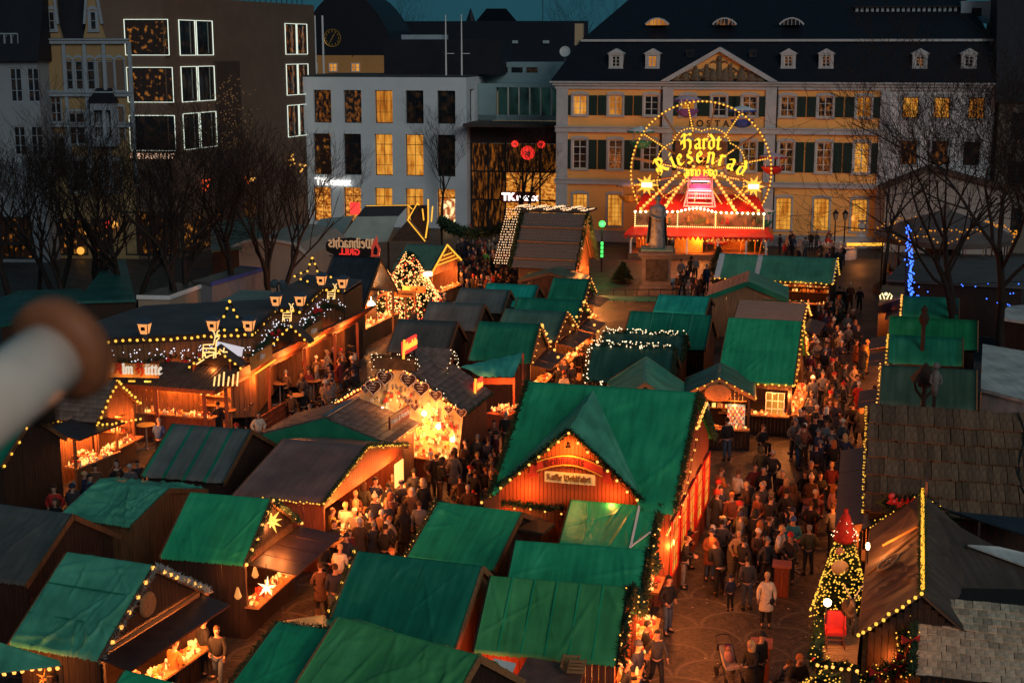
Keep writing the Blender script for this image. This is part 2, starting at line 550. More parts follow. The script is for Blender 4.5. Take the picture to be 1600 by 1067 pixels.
# ground
def paving():
 m,t,b,N=_nodes('square_paving')
 tc=N.new('ShaderNodeTexCoord')
 L=t.links
 def math_(op,a,bb=None):
  n=N.new('ShaderNodeMath')
  n.operation=op
  for i,q in enumerate((a,bb)):
   if q is None:
    continue
   if isinstance(q,(int,float)):
    n.inputs[i].default_value=q
   else:
    L.new(q,n.inputs[i])
  return n.outputs[0]
 sx=N.new('ShaderNodeSeparateXYZ')
 wob=N.new('ShaderNodeTexNoise')
 wob.inputs['Scale'].default_value=.8
 L.new(tc.outputs['Object'],wob.inputs['Vector'])
 va=N.new('ShaderNodeVectorMath')
 va.operation='MULTIPLY_ADD'
 L.new(wob.outputs['Color'],va.inputs[0])
 va.inputs[1].default_value=(.22,.22,0)
 L.new(tc.outputs['Object'],va.inputs[2])
 L.new(va.outputs[0],sx.inputs[0])
 px=math_('DIVIDE',sx.outputs[0],2.3)
 py=math_('DIVIDE',sx.outputs[1],1.15)
 row=math_('FLOOR',py)
 fy=math_('MULTIPLY',math_('SUBTRACT',py,row),.5)
 off=math_('MULTIPLY',math_('MODULO',math_('ABSOLUTE',row),2.0),.5)
 fx=math_('SUBTRACT',math_('FRACT',math_('ADD',px,off)),.5)
 d=math_('SQRT',math_('ADD',math_('MULTIPLY',fx,fx),math_('MULTIPLY',fy,fy)))
 band=math_('LESS_THAN',math_('ABSOLUTE',math_('SUBTRACT',d,.47)),.022)
 vor=N.new('ShaderNodeTexVoronoi')
 vor.inputs['Scale'].default_value=9
 L.new(tc.outputs['Object'],vor.inputs['Vector'])
 big=N.new('ShaderNodeTexNoise')
 big.inputs['Scale'].default_value=.35
 big.inputs['Detail'].default_value=6
 L.new(tc.outputs['Object'],big.inputs['Vector'])
 mx=N.new('ShaderNodeMix')
 mx.data_type='RGBA'
 L.new(vor.outputs['Color'],mx.inputs[0])
 mx.inputs[6].default_value=(.032,.028,.026,1)
 mx.inputs[7].default_value=(.11,.095,.085,1)
 m2=N.new('ShaderNodeMix')
 m2.data_type='RGBA'
 L.new(math_('MULTIPLY',band,.55),m2.inputs[0])
 L.new(mx.outputs[2],m2.inputs[6])
 m2.inputs[7].default_value=(.20,.18,.16,1)
 m3=N.new('ShaderNodeMix')
 m3.data_type='RGBA'
 m3.blend_type='MULTIPLY'
 m3.inputs[0].default_value=.8
 L.new(m2.outputs[2],m3.inputs[6])
 L.new(big.outputs[0],m3.inputs[7])
 L.new(m3.outputs[2],b.inputs['Base Color'])
 rr=math_('MULTIPLY_ADD',big.outputs[0],.5)
 rr.node.inputs[2].default_value=.3
 b.inputs['Specular IOR Level'].default_value=.25
 L.new(rr,b.inputs['Roughness'])
 bp=N.new('ShaderNodeBump')
 bp.inputs['Strength'].default_value=.5
 bp.inputs['Distance'].default_value=.03
 L.new(vor.outputs['Distance'],bp.inputs['Height'])
 bp.invert=True
 L.new(bp.outputs[0],b.inputs['Normal'])
 return m
g=MB()
g.poly([(-900,-120,0),(900,-120,0),(900,1600,0),(-900,1600,0)])
gr=g.build('ground',paving())
gr['kind']='structure'
# buildings
class Face:
 """a vertical facade through a ground pixel; local x along it, z up, -y towards the square"""
 def __init__(s,px,py,yaw,push=0.0):
  s.O=at(px,py,0)
  s.yaw=R(yaw)
  s.d=V((cos(s.yaw),sin(s.yaw),0))
  s.n=V((sin(s.yaw),-cos(s.yaw),0))
  s.O=s.O-s.n*push
 def uv(s,px,py,y=0.0):
  r=ray(px,py)
  C=V((0,0,CAM_H))
  o=s.O-s.n*y
  t=(o-C).dot(s.n)/r.dot(s.n)
  P=C+r*t
  return(P-o).dot(s.d),P.z
 def u(s,px,py=250,y=0.0):
  return s.uv(px,py,y)[0]
 def z(s,px,py,y=0.0):
  return s.uv(px,py,y)[1]
def wall_holes(b,u0,u1,z0,z1,holes,dep=.3,y=0.0):
 us=sorted({u0,u1,*[min(max(h[0],u0),u1)for h in holes],*[min(max(h[1],u0),u1)for h in holes]})
 zs=sorted({z0,z1,*[min(max(h[2],z0),z1)for h in holes],*[min(max(h[3],z0),z1)for h in holes]})
 for a,c in zip(us,us[1:]):
  for e,f in zip(zs,zs[1:]):
   mu,mz=(a+c)/2,(e+f)/2
   if any(h[0]<mu<h[1]and h[2]<mz<h[3]for h in holes):
    continue
   b.poly([(a,y,e),(c,y,e),(c,y,f),(a,y,f)])
 for h in holes:
  a,c,e,f=h
  b.poly([(a,y,e),(a,y+dep,e),(a,y+dep,f),(a,y,f)])
  b.poly([(c,y+dep,e),(c,y,e),(c,y,f),(c,y+dep,f)])
  b.poly([(a,y,f),(a,y+dep,f),(c,y+dep,f),(c,y,f)])
  b.poly([(a,y+dep,e),(a,y,e),(c,y,e),(c,y+dep,e)])
WIN_ME={}
def window(root,u,z,wd,h,frame,pane,cols=2,rows=3,bar=.05,trim=None,arch=0.0,y=.16,sill=True,label=None,light=None,tw=.16,thick_mid=True):
 """one window: surround and glazing bars, and a pane behind them as its own sub-part"""
 key=(round(wd,2),round(h,2),frame.name,cols,rows,trim.name if trim else '',arch,bar,sill,light.name if light else '')
 if key not in WIN_ME:
  b=MB()
  w2=wd/2
  for s in(-1,1):
   b.box((s*(w2-bar),0,h/2),(bar*2,.08,h))
  b.box((0,0,bar),(wd-bar*4,.08,bar*2))
  b.box((0,0,h-bar),(wd-bar*4,.08,bar*2))
  for i in range(1,cols):
   b.box((-w2+wd*i/cols,-.004,h/2),(bar*(1.8 if thick_mid else 1),.07,h-bar*4))
  for j in range(1,rows):
   b.box((0,.004,h*j/rows),(wd-bar*4,.05,bar*(1.6 if(rows>3 and j==rows-1)else.9)))
  if trim:
   b.c=1
   for s in(-1,1):
    b.box((s*(w2+tw/2),-y-.02,h/2),(tw,.08,h+tw*.6))
   k=7
   top=[(-w2-tw+(wd+2*tw)*i/k,-y-.06,h+tw*.3+tw+arch*sin(pi*i/k))for i in range(k+1)]
   bot=[(-w2-tw+(wd+2*tw)*i/k,-y-.06,h-.02+(arch*.8*sin(pi*i/k)if arch else 0))for i in range(k+1)]
   for i in range(k):
    b.prism([bot[i],bot[i+1],top[i+1],top[i]],(0,.085,0))
   if sill:
    b.box((0,-y-.06,-tw*.5),(wd+2.6*tw,.18,tw*.7))
  if light:
   b.c=2 if trim else 1
   for s in(-1,1):
    b.box((s*(w2+.03),-y-.05,h/2),(.045,.06,h+.1))
   for zz in(-.03,h+.03):
    b.box((0,-y-.05,zz),(wd,.06,.045))
  ms=[frame]+([trim]if trim else[])+([light]if light else[])
  p=MB()
  p.box((0,.035,h/2),(wd-.02,.02,h-.02))
  WIN_ME[key]=(b.mesh('window',ms),p.mesh('pane',pane))
 fm,pm=WIN_ME[key]
 o=link('window',fm,root,(u,y,z))
 q=link('pane',pm,o)
 q.material_slots[0].link='OBJECT'
 q.material_slots[0].material=pane
 if label:
  o['label']=label
 return o
P_WARM=room('curtain_lit_room',(.42,.11,.006),(1,.37,.04),.52,1.6,(3,1,.4))
P_WARM2=room('bright_lit_room',(.5,.14,.01),(1,.43,.055),.72,1.3,(2,1,.5))
P_DIM=room('half_lit_room',(.006,.004,.004),(.85,.25,.025),.36,2.6,(1.6,1,.8),.46,.8)
P_DARK=room('dark_room',(.0,.0005,.001),(.10,.045,.012),.22,1.5,(1,1,1),.5,.8)
P_REST=room('restaurant_room',(.012,.004,.001),(1,.34,.04),.5,2.2,(1,1,1),.56,.78)
P_SHOP=room('shop_interior',(.25,.05,.004),(1,.42,.06),.95,3.4,(1,1,1.3),.4,.7)
W_OCHRE=mat('ochre_plaster',(.92,.45,.13),.85,.08,.5,.08,12)
W_GREY=mat('grey_plaster',(.68,.67,.66),.85,.08,.5,.08,12)
W_STONE=mat('grey_stone_trim',(.45,.455,.45),.8,.1,1.5,.1,12)
W_WHITE=mat('pale_render',(.58,.64,.67),.85,.07,.4,.05,10)
W_BROWN=mat('brown_stone_cladding',(.13,.088,.062),.75,.12,.6,.1,10)
W_CREAM=mat('cream_render',(.42,.33,.20),.85,.1,.6,.1,10)
W_YELL=mat('yellow_render',(.30,.21,.10),.85,.1,.6,.1,10)
R_SLATE=mat('roof_slate',(.007,.008,.014),.55,.35,3,.3,30)
M_SHUT=mat('dark_green_shutter',(.008,.03,.022),.55,.2,3)
M_SASH=mat('white_sash',(.62,.60,.55),.5,.06,3)
M_DSASH=mat('dark_sash',(.02,.022,.025),.5,.2,3)
def shutter(root,u,z,wd,h):
 k=('shutter',round(wd,2),round(h,2))
 if k not in WIN_ME:
  b=MB()
  b.box((0,0,h/2),(wd,.05,h))
  for i in range(9):
   b.box((0,-.035,h*(i+.6)/9.2),(wd-.12,.03,h/14))
  for s in(-1,1):
   b.box((s*(wd/2-.035),-.03,h/2),(.07,.03,h))
  WIN_ME[k]=b.mesh('shutter',M_SHUT)
 return link('shutter',WIN_ME[k],root,(u,-.06,z))
def post_office():
 F=Face(1250,385,-11)
 root=thing('palace','ochre three storey palace with green shutters and a carved pediment behind the big wheel','building',F.O,F.yaw)
 uL,uR,uW=F.u(870,130),F.u(1391,135),F.u(1556,140)
 ze=F.z(1125,133)
 s1,s2=F.z(1125,205),F.z(1125,288)
 pL,pR=(F.u(1034),F.u(1050)),(F.u(1193),F.u(1210))
 rows=[(150.5,181.5,181),(219,266,266),(307,357,357)]
 xs2=[906,961.5,1017.5,1074.5,1123,1170.5,1230,1289,1349]
 lit2=[P_WARM2,P_WARM,P_DARK,P_WARM,P_DARK,P_DIM,P_DIM,P_DIM,P_WARM]
 xs1=[905.5,961,1014.5,1072,1121,1169,1227,1286,1345]
 lit1=[P_DARK,P_DARK,P_DARK,P_DIM,P_WARM,P_DIM,P_DIM,P_DIM,P_WARM2]
 xs0=[905.5,960,1015,1072,1121,1169,1223,1282,1341]
 ws=[(1.25,F.z(1125,150.5)-F.z(1125,182),F.z(1125,182)),(1.25,F.z(1125,221)-F.z(1125,267.5),F.z(1125,267.5)),(1.3,F.z(1125,308)-F.z(1125,357),F.z(1125,357))]
 holes,items=[],[]
 for r,(xs,lit)in enumerate(((xs2,lit2),(xs1,lit1),(xs0,[P_WARM2]*9))):
  wd,h,z=ws[r]
  for i,x in enumerate(xs):
   u=F.u(x,rows[r][2])
   holes.append((u-wd/2,u+wd/2,z,z+h))
   items.append((r,u,z,wd,h,lit[i]))
 b=MB()
 wall_holes(b,uL,uR,0,ze,holes)
 b.poly([(uL,0,0),(uL,0,ze),(uL,14,ze),(uL,14,0)])
 b.poly([(uR,0,0),(uR,14,0),(uR,14,ze),(uR,0,ze)])
 b.poly([(uL,14,0),(uL,14,ze),(uR,14,ze),(uR,14,0)])
 b.build('wall',W_OCHRE,root)
 for r,u,z,wd,h,pn in items:
  if r==0:
   window(root,u,z,wd,h,M_SASH,pn,2,3,.045,W_STONE,.14)
  elif r==1:
   window(root,u,z,wd,h,M_SASH,pn,2,4,.045,W_STONE,.12)
  else:
   window(root,u,z,wd,h,M_DSASH,pn,4,7,.018,W_STONE,.14,thick_mid=False)
  if r<2:
   for s in(-1,1):
    shutter(root,u+s*(wd/2+.17+.38),z,.72,h)
 for(a,c)in((uL,F.u(887)),pL,pR,(F.u(1371),uR)):
  q=MB()
  q.box(((a+c)/2,-.07,ze/2),(c-a,.2,ze))
  q.box(((a+c)/2,-.12,.5),(c-a+.16,.28,1.0))
  q.build('pilaster',W_STONE,root)
 for z,h,dy in((s1,.42,.16),(s2,.36,.14),(.45,.9,.1)):
  q=MB()
  q.box(((uL+uR)/2,-dy/2-.05,z),(uR-uL+.2,dy+.2,h))
  q.box(((uL+uR)/2,-dy/2-.12,z+h/2+.05),(uR-uL+.24,dy+.3,.1))
  q.build('string_course',W_STONE,root)
 q=MB()
 for(y,z,h)in((.14,-.25,.3),(.34,.02,.24),(.55,.2,.14)):
  q.box(((uL+uW)/2,-y/2,ze+z),(uW-uL+2*y,y+.1,h))
 q.build('cornice',W_STONE,root)
 sb,zb=2.6,F.z(1125,64,2.6)
 st,zt=9.0,F.z(1125,-12,9.0)
 zl=ze+.27
 q=MB()
 a,c=uL-.5,uW+1.5
 q.poly([(a,-.5,zl),(c,-.5,zl),(c-1.6,sb,zb),(a+2.2,sb,zb)])
 q.poly([(a,14.5,zl),(a,-.5,zl),(a+2.2,sb,zb),(a+2.2,12,zb)])
 q.poly([(c,-.5,zl),(c,14.5,zl),(c-1.6,12,zb),(c-1.6,sb,zb)])
 q.poly([(a+2.2,sb,zb),(c-1.6,sb,zb),(c-4,st,zt),(a+6.5,st,zt)])
 q.poly([(a+2.2,12,zb),(a+2.2,sb,zb),(a+6.5,st,zt)])
 q.poly([(c-1.6,sb,zb),(c-1.6,12,zb),(c-4,st,zt)])
 q.poly([(c,14.5,zl),(a,14.5,zl),(a+2.2,12,zb),(c-1.6,12,zb)])
 q.poly([(c-1.6,12,zb),(a+2.2,12,zb),(a+6.5,st,zt),(c-4,st,zt)])
 q.build('roof',R_SLATE,root)
 q=MB()
 q.box(((a+c)/2+.3,sb-.12,zb+.02),(c-a-3.9,.3,.2))
 q.build('roof_ledge',W_STONE,root)
 q=MB()
 q.box((a+2.0,sb+.6,zb+.55),(.7,.9,1.9))
 q.build('chimney',W_CREAM,root)
 def roof_y(z):
  return-.5+(z-zl)/(zb-zl)*(sb+.5)
 for x,pn in((963,P_DARK),(1020,P_WARM),(1232,P_DIM),(1291,P_DIM),(1437.5,P_DIM),(1514,P_DARK)):
  z=F.z(x,106,.8)
  u=F.u(x,90,.8)
  y0=roof_y(z)-.05
  wd,h=.72,F.z(x,85.5,.8)-z-.15
  d=MB()
  for s in(-1,1):
   d.box((s*(.36+.13),.75,h/2+.05),(.26,1.5,h+.1))
  d.box((0,.75,-.03),(1.3,1.6,.12))
  d.box((0,.75,h+.14),(1.3,1.6,.14))
  d.prism([(-.8,-.1,h+.21),(.8,-.1,h+.21),(0,-.1,h+.66)],(0,1.9,0))
  o=d.build('dormer',W_STONE,root)
  o.location=(u,y0,z)
  wn=window(o,0,.06,wd,h-.02,M_SASH,pn,2,3,.035,y=.1)
 for x,pn in((1027.5,P_WARM),(1132.5,P_DIM),(1237,P_DARK)):
  y1=sb+1.6
  z=F.z(x,40,y1)
  u=F.u(x,38,y1)
  d=MB()
  k=12
  arc=[(-1.0+2.0*i/k,0,.55*sin(pi*i/k)**.8)for i in range(k+1)]
  for i in range(k):
   p_,q_=arc[i],arc[i+1]
   d.prism([p_,q_,(q_[0]*1.1,0,q_[2]+.11),(p_[0]*1.1,0,p_[2]+.11)],(0,.2,0))
   d.add([(p_[0],.2,p_[2]+.08),(q_[0],.2,q_[2]+.08),(0,2.6,.75)],[(0,1,2)],mi=1)
  for i in range(1,6):
   xx=-1+2*i/6
   d.box((xx,.05,.26),(.05,.08,.5))
  o=d.build('eyebrow_dormer',[W_STONE,R_SLATE],root)
  o.location=(u,y1-.55,z)
  p=MB()
  p.poly([(q_[0],.12,q_[2])for q_ in arc])
  link('pane',p.mesh('pane',pn),o)
 for x in(1077.5,1176):
  z=F.z(x,90,1.0)
  o=window(root,F.u(x,88,1),z,.62,.62,M_DSASH,P_DARK,1,1,.04,y=roof_y(z)-.12)
 a,c,zp=F.u(1031,131,-.6),F.u(1216,131,-.6),F.z(1123,74,-.6)
 zb_=ze+.3
 m=(a+c)/2
 q=MB()
 q.prism([(a+.6,-.3,zb_),(c-.6,-.3,zb_),(m,-.3,zp-.45)],(0,3.0,0))
 q.build('pediment_field',W_OCHRE,root)
 q=MB()
 for s,e in((-1,a),(1,c)):
  q.prism([(e,-.75,zb_),(m,-.75,zp),(m,-.75,zp-.38),(e-s*.75,-.75,zb_)],(0,3.6,0))
 q.build('pediment_cornice',W_STONE,root)
 q=MB()
 q.box((m,.9,zb_-.06),(c-a+.1,2.7,.13))
 q.build('pediment_base',W_STONE,root)
 rel=mat('relief_stone',(.16,.115,.075),.85,.3,4,.3,15)
 hh=zp-.6-zb_
 for x,f,sit in((0,.92,0),(-1.05,.62,0),(.95,.64,0),(-2.0,.55,1),(1.9,.52,1),(-2.9,.36,1),(2.75,.36,1),(-3.65,.2,1),(3.5,.2,1),(-.5,.45,1),(.5,.45,1)):
  H_=hh*f
  d=MB()
  wd=.26+.1*sit
  d.lathe([(.05,0),(wd*1.3,.02),(wd*1.1,H_*.35),(wd*.8,H_*.6),(wd*.95,H_*.76),(.07,H_*.84)],8,sy=.6)
  d.ball((0,-.03,H_*.9),H_*.1+.04,n=6)
  for s in(-1,1):
   d.tube([(s*wd*.8,0,H_*.76),(s*(wd+.28),-.06,H_*(.62 if f<.9 else.8)),(s*(wd+.5),-.05,H_*(.5 if f<.9 else.72))],[.09,.07,.05],5)
  if sit:
   d.tube([(0,-.05,H_*.25),(wd*2.4*(1 if x<0 else-1),-.1,H_*.3),(wd*3.2*(1 if x<0 else-1),-.05,.03)],[.15,.12,.07],6)
  o=d.build('relief_figure',rel,root,True)
  o.location=(m+x,-.36,zb_+.02)
 lm=mat('dark_letters',(.05,.03,.02),.6)
 z=(F.z(1125,190)+F.z(1125,198))/2
 for i,ch in enumerate('POSTAMT'):
  text(ch,.78,lm,root,'letter',Matrix.Translation((F.u(1080+i*13.6,194),-.03,z)),.05,.012)
 for x in(1211,1032):
  q=MB()
  q.tube([(F.u(x),-.16,0),(F.u(x),-.16,ze)],.06,6)
  q.build('drainpipe',M_DSASH,root)
  # grey right wing, a building of its own
 wing=thing('grey_wing','grey plastered house with curtained lit windows joined to the right of the ochre palace','building',F.O,F.yaw)
 a,c=uR+.02,uW
 holes,items=[],[]
 for x,pn in((1422,P_WARM2),(1471,P_WARM2),(1525,P_WARM)):
  u,(wd,h,z)=F.u(x,180),(1.3,ws[0][1],ws[0][2])
  holes.append((u-wd/2,u+wd/2,z,z+h))
  items.append((u,z,wd,h,pn,3,.03))
 for x,pn in((1419,P_DIM),(1467,P_DIM),(1517,P_DARK)):
  u,(wd,h,z)=F.u(x,250),(1.3,2.0,F.z(1467,258))
  holes.append((u-wd/2,u+wd/2,z,z+h))
  items.append((u,z,wd,h,pn,4,.03))
 b=MB()
 wall_holes(b,a,c,0,ze-.35,holes)
 b.poly([(c,0,0),(c,14,0),(c,14,ze),(c,0,ze)])
 b.build('wall',W_GREY,wing)
 for u,z,wd,h,pn,rw,br in items:
  window(wing,u,z,wd,h,M_DSASH,pn,2,rw,br,W_STONE,.14)
 tr=thing('roof_pavilion','pale glazed roof pavilion with two lit arched windows high above the palace roof','building',F.O,F.yaw)
 y0=6.0
 a,c=F.u(1334,40,y0),F.u(1496,40,y0)
 z0,z1,z2=F.z(1400,49,y0),F.z(1400,32,y0),F.z(1400,12,y0)
 pb=mat('pale_blue_render',(.30,.40,.44),.7,.1,1)
 q=MB()
 q.box(((a+c)/2,y0+2,(z0+z1)/2-1.2),(c-a,4,z1-z0+2.4))
 q.build('wall',pb,tr)
 q=MB()
 q.box(((a+c)/2,y0+2.2,z1+.04),(c-a+.3,4.4,.1))
 q.box(((a+c)/2,y0+2.2,z2+.06),(c-a+.3,4.4,.12))
 q.build('roof',R_SLATE,tr)
 n=20
 for i in range(n):
  q=MB()
  q.box((a+(c-a)*(i+.5)/n,y0+.3,(z1+z2)/2+.05),((c-a)/n*.55,.12,z2-z1-.1))
  q.build('slat',pb,tr)
 for x in(1372.5,1448):
  window(tr,F.u(x,44,y0),z0+.05,1.0,z1-z0+.1,M_DSASH,P_WARM,2,2,.04,y=y0-.1)
 a,c=F.u(1500,40,y0),F.u(1546,40,y0)
 lf=thing('lift_house','small pale box with a dark square opening right of the roof pavilion','building',F.O,F.yaw)
 q=MB()
 zz,zz1=F.z(1520,37,y0),F.z(1520,2,y0)
 wall_holes(q,a,c,zz,zz1,[(a+.9,c-.7,zz+.6,zz1-.6)],.4,y0)
 q.poly([(a,y0,zz),(a,y0,zz1),(a,y0+3,zz1),(a,y0+3,zz)])
 q.poly([(c,y0,zz),(c,y0+3,zz),(c,y0+3,zz1),(c,y0,zz1)])
 q.poly([(a,y0,zz1),(c,y0,zz1),(c,y0+3,zz1),(a,y0+3,zz1)])
 q.build('wall',pb,lf)
 q=MB()
 q.box(((a+c)/2,y0+.3,(zz+zz1)/2),(c-a-.2,.1,zz1-zz-.4))
 q.box(((a+c)/2,y0+1.5,zz-1),(c-a-1,2.6,2.2))
 q.build('door',M_DSASH,lf)
 dk=thing('dark_house','dark house with a black roof at the right end behind the bare trees','building',F.O,F.yaw)
 a,c=uW+.3,uW+14
 holes=[]
 for zz in(9.5,5.5,1.6):
  for k in range(4):
   holes.append((a+1.0+k*3,a+2.4+k*3,zz,zz+2.2))
 q=MB()
 wall_holes(q,a,c,0,12.6,holes,.3,-.8)
 q.poly([(a,-.8,0),(a,-.8,12.6),(a,10,12.6),(a,10,0)])
 q.build('wall',mat('brown_plaster',(.16,.13,.10),.85,.15,.6),dk)
 for h in holes:
  window(dk,(h[0]+h[1])/2,h[2],h[1]-h[0],h[3]-h[2],M_DSASH,P_DARK,2,3,.05,y=-.6)
 q=MB()
 q.prism([(a-.4,-1.3,12.6),(a-.4,11,12.6),(a-.4,6,23),(a-.4,3,23)],(c-a+.8,0,0))
 q.build('roof',R_SLATE,dk)
 return F
FP=post_office()
def store():
 F=Face(730,358,-11)
 root=thing('department_store','pale rendered department store with a flat roof and a grid of tall windows','building',F.O,F.yaw)
 uL,uR,zt=F.u(471,130),0.0,F.z(600,121)
 xs=(504.5,551.5,600,648,697.5)
 holes,items=[],[]
 lit=[[P_DIM,P_DIM,P_WARM,P_DARK,P_DARK],[P_REST,P_DARK,P_WARM2,P_WARM2,P_DARK],[P_SHOP,P_SHOP,P_WARM2,P_WARM2,P_SHOP]]
 for r,(t,bt,cols,rows)in enumerate(((141.5,193,2,3),(210,274.5,2,4),(294,352,2,4))):
  for i,x in enumerate(xs):
   z0,z1=F.z(600,bt),F.z(600,t)
   if r==2:
    z0=.4
   u=F.u(x,bt)
   holes.append((u-.88,u+.88,z0,z1))
   items.append((u,z0,1.76,z1-z0,lit[r][i],cols,rows))
 b=MB()
 wall_holes(b,uL,uR,0,zt,holes,.5)
 D=12.0
 sh=[]
 zz0,zz1=F.z(740,192),F.z(740,141)
 for k in range(3):
  sh.append((1.6+k*3.6,3.6+k*3.6,zz0,zz1))
 s=MB()
 wall_holes(s,0,D,0,zt,sh,.5)
 T=Matrix.Rotation(pi/2,4,'Z')
 b.add(s.v,s.f,T)
 b.poly([(uL,0,0),(uL,0,zt),(uL,D,zt),(uL,D,0)])
 b.build('wall',W_WHITE,root)
 for u,z,wd,h,pn,c_,r_ in items:
  window(root,u,z,wd,h,M_DSASH,pn,c_,r_,.035,y=.4,thick_mid=False)
 for h in sh:
  o=window(root,0,h[2],2.0,h[3]-h[2],M_DSASH,P_DARK,2,3,.035,y=0,thick_mid=False)
  o.location=(-.4,(h[0]+h[1])/2,h[2])
  o.rotation_euler=(0,0,pi/2)
 q=MB()
 q.box(((uL+uR)/2,D/2,zt-.05),(uR-uL-.5,D-.5,.2))
 q.box(((uL+uR)/2,D/2,zt+.12),(uR-uL+.1,D,.12))
 q.build('roof',mat('flat_roof_felt',(.05,.055,.06),.9,.3,.8),root)
 sg=emat('white_sign_light',(1,.92,.85),2.2)
 u,z=F.uv(518,284)
 text('TK',.95,sg,root,'sign_lettering',Matrix.Translation((u-1.0,-.16,z)),.12,.03)
 text('maxx',.95,sg,root,'sign_lettering',Matrix.Translation((u+.92,-.16,z-.02)),.12,.025)
 pst=emat('red_shop_poster',(1,.04,.03),1.3)
 for x,wd in((553,1.0),(700,1.5)):
  q=MB()
  q.box((F.u(x,330),.36,1.7),(wd,.05,1.2 if x<600 else 2.2))
  o=q.build('shop_poster',pst if x<600 else room('portrait_poster',(.25,.05,.01),(1,.75,.35),1.5,1.8,(1,1,1),.4,.6),root)
 pb=thing('plant_room','black windowless plant box on the flat roof of the pale store','building',F.O,F.yaw)
 a,c=F.u(600,100,5),F.u(782,100,5)
 z1=F.z(690,62,5)
 q=MB()
 q.box(((a+c)/2,8,(zt+z1)/2+.1),(c-a,6,z1-zt-.2))
 q.build('wall',mat('black_cladding',(.012,.013,.02),.7,.3,1),pb)
 q=MB()
 a2,c2=F.u(624,62,5),F.u(688,62,5)
 q.box(((a2+c2)/2,7,z1+.22),(c2-a2,2.5,.45))
 q.build('roof_vent',mat('pale_blue_metal',(.3,.38,.42),.5,.1,2),pb)
 for x,y0 in((697,24),(721.5,23)):
  zz=F.z(x,y0,1.2)
  p=thing('flag_pole','thin white flag pole on the roof edge, %s of the pair'%('left' if x<700 else 'right'),'flag pole',F.O+F.d*F.u(x,118,1.2)-F.n*1.2+V((0,0,zt)),F.yaw,'flag poles on the store roof')
  q=MB()
  q.tube([(0,0,0),(0,0,(zz-zt))],[.09,.05],6)
  q.build('pole',M_WHITE,p)
  q=MB()
  q.box((.4,0,2.2),(.8,.05,.06))
  q.build('bracket',M_WHITE,p)
 e=thing('glass_entrance','tall glazed shop entrance glowing orange with a red round sign inside','building',F.O,F.yaw)
 a,c=.05,F.u(871,250,1.5)
 zc=F.z(800,196,1.5)
 y0=1.5
 q=MB()
 q.box(((a+c)/2,y0-1.0,zc+.15),(c-a-.2,5.5,.3))
 q.box(((a+c)/2,y0+.1,zc-.85),(c-a,.3,1.7))
 q.build('canopy',mat('brown_canopy',(.06,.04,.035),.6,.2,1),e)
 n=5
 for i in range(n+1):
  q=MB()
  q.box((a+(c-a)*i/n,y0+.1,(zc-1.7)/2),(.14,.2,zc-1.7))
  q.build('mullion',M_DSASH,e)
 pm=MB()
 pm.box((0,0,0),((c-a)/n-.16,.05,(zc-1.7)/3-.12))
 me=pm.mesh('pane',P_SHOP)
 shop2=room('shop_upper_floor',(.012,.005,.002),(.6,.17,.015),.4,2.2,(2.8,1,.5),.48,.74)
 for i in range(n):
  for j in range(3):
   o=link('pane',me,e,(a+(c-a)*(i+.5)/n,y0+.22,(zc-1.7)*(j+.5)/3))
   o.material_slots[0].link='OBJECT'
   o.material_slots[0].material=P_SHOP if j<2 and i>1 else shop2
 for j in range(1,3):
  q=MB()
  q.box(((a+c)/2,y0+.1,(zc-1.7)*j/3),(c-a,.16,.14))
  q.build('transom',M_DSASH,e)
 red=emat('red_sign_light',(1,.03,.02),1.5)
 for(x,yy,r)in((825,239,.66),(805,225,.32),(846,226,.36)):
  u,z=F.uv(x,yy,y0)
  q=MB()
  q.lathe([(r*.9,0),(r,.05),(r,.12),(r*.9,.17)],20,M=Matrix.Rotation(pi/2,4,'X'))
  o=q.build('round_sign',red,e)
  o.location=(u,y0-.1,z)
  text('%' if r<.5 else '28',r*.8,M_WHITE,o,'sign_lettering',Matrix.Translation((0,-.19,-.05)),.03,.02)
 sr=MB()
 u,z=F.uv(811,308,y0)
 sr.box((u,y0-.15,z),(3.3,.15,1.05))
 sb=sr.build('sign_board',mat('dark_red_board',(.12,.01,.012),.5),e)
 text('TK',.95,sg,e,'sign_lettering',Matrix.Translation((u-1.0,y0-.3,z)),.1,.05)
 text('maxx',.95,sg,e,'sign_lettering',Matrix.Translation((u+.85,y0-.3,z)),.1,.025)
 t=thing('glazed_storey','blue green glazed upper storey set back between the pale store and the palace','building',F.O,F.yaw)
 y1=5.0
 a,c=.05,F.u(878,160,y1)
 z0,z1,z2,z3=zc+.3,F.z(820,137,y1),F.z(820,131,y1),F.z(820,98,y1)
 tm=mat('teal_grey_render',(.22,.34,.36),.7,.1,1)
 q=MB()
 q.box(((a+c)/2,y1+3,(z1+z2)/2),(c-a,6,z2-z1))
 q.box(((a+c)/2,y1+.1,z0+.25),(c-a,.3,.5))
 q.box((a+.9,y1+.1,(z0+z1)/2),(1.8,.3,z1-z0))
 q.box(((a+c)/2,y1+5,(z2+z3)/2),(c-a,4,z3-z2))
 q.build('wall',tm,t)
 n=6
 for i in range(n):
  q=MB()
  uu=a+1.9+(c-a-1.9)*(i+.5)/n
  q.box((uu,y1+.3,(z0+z1)/2+.25),((c-a-1.9)/n-.1,.06,z1-z0-.5))
  q.build('pane',room('dark_green_glass',(.002,.005,.005),(.02,.06,.05),.3,1,(1,1,.4)),t)
  q=MB()
  q.box((uu+(c-a-1.9)/n/2,y1+.12,(z0+z1)/2),(.08,.2,z1-z0))
  q.build('mullion',M_WHITE,t)
 for i in range(3):
  q=MB()
  q.box((a+1.8+i*1.5,y1+2.97,z3-.75),(1.1,.06,.5))
  q.build('window',P_DARK,t)
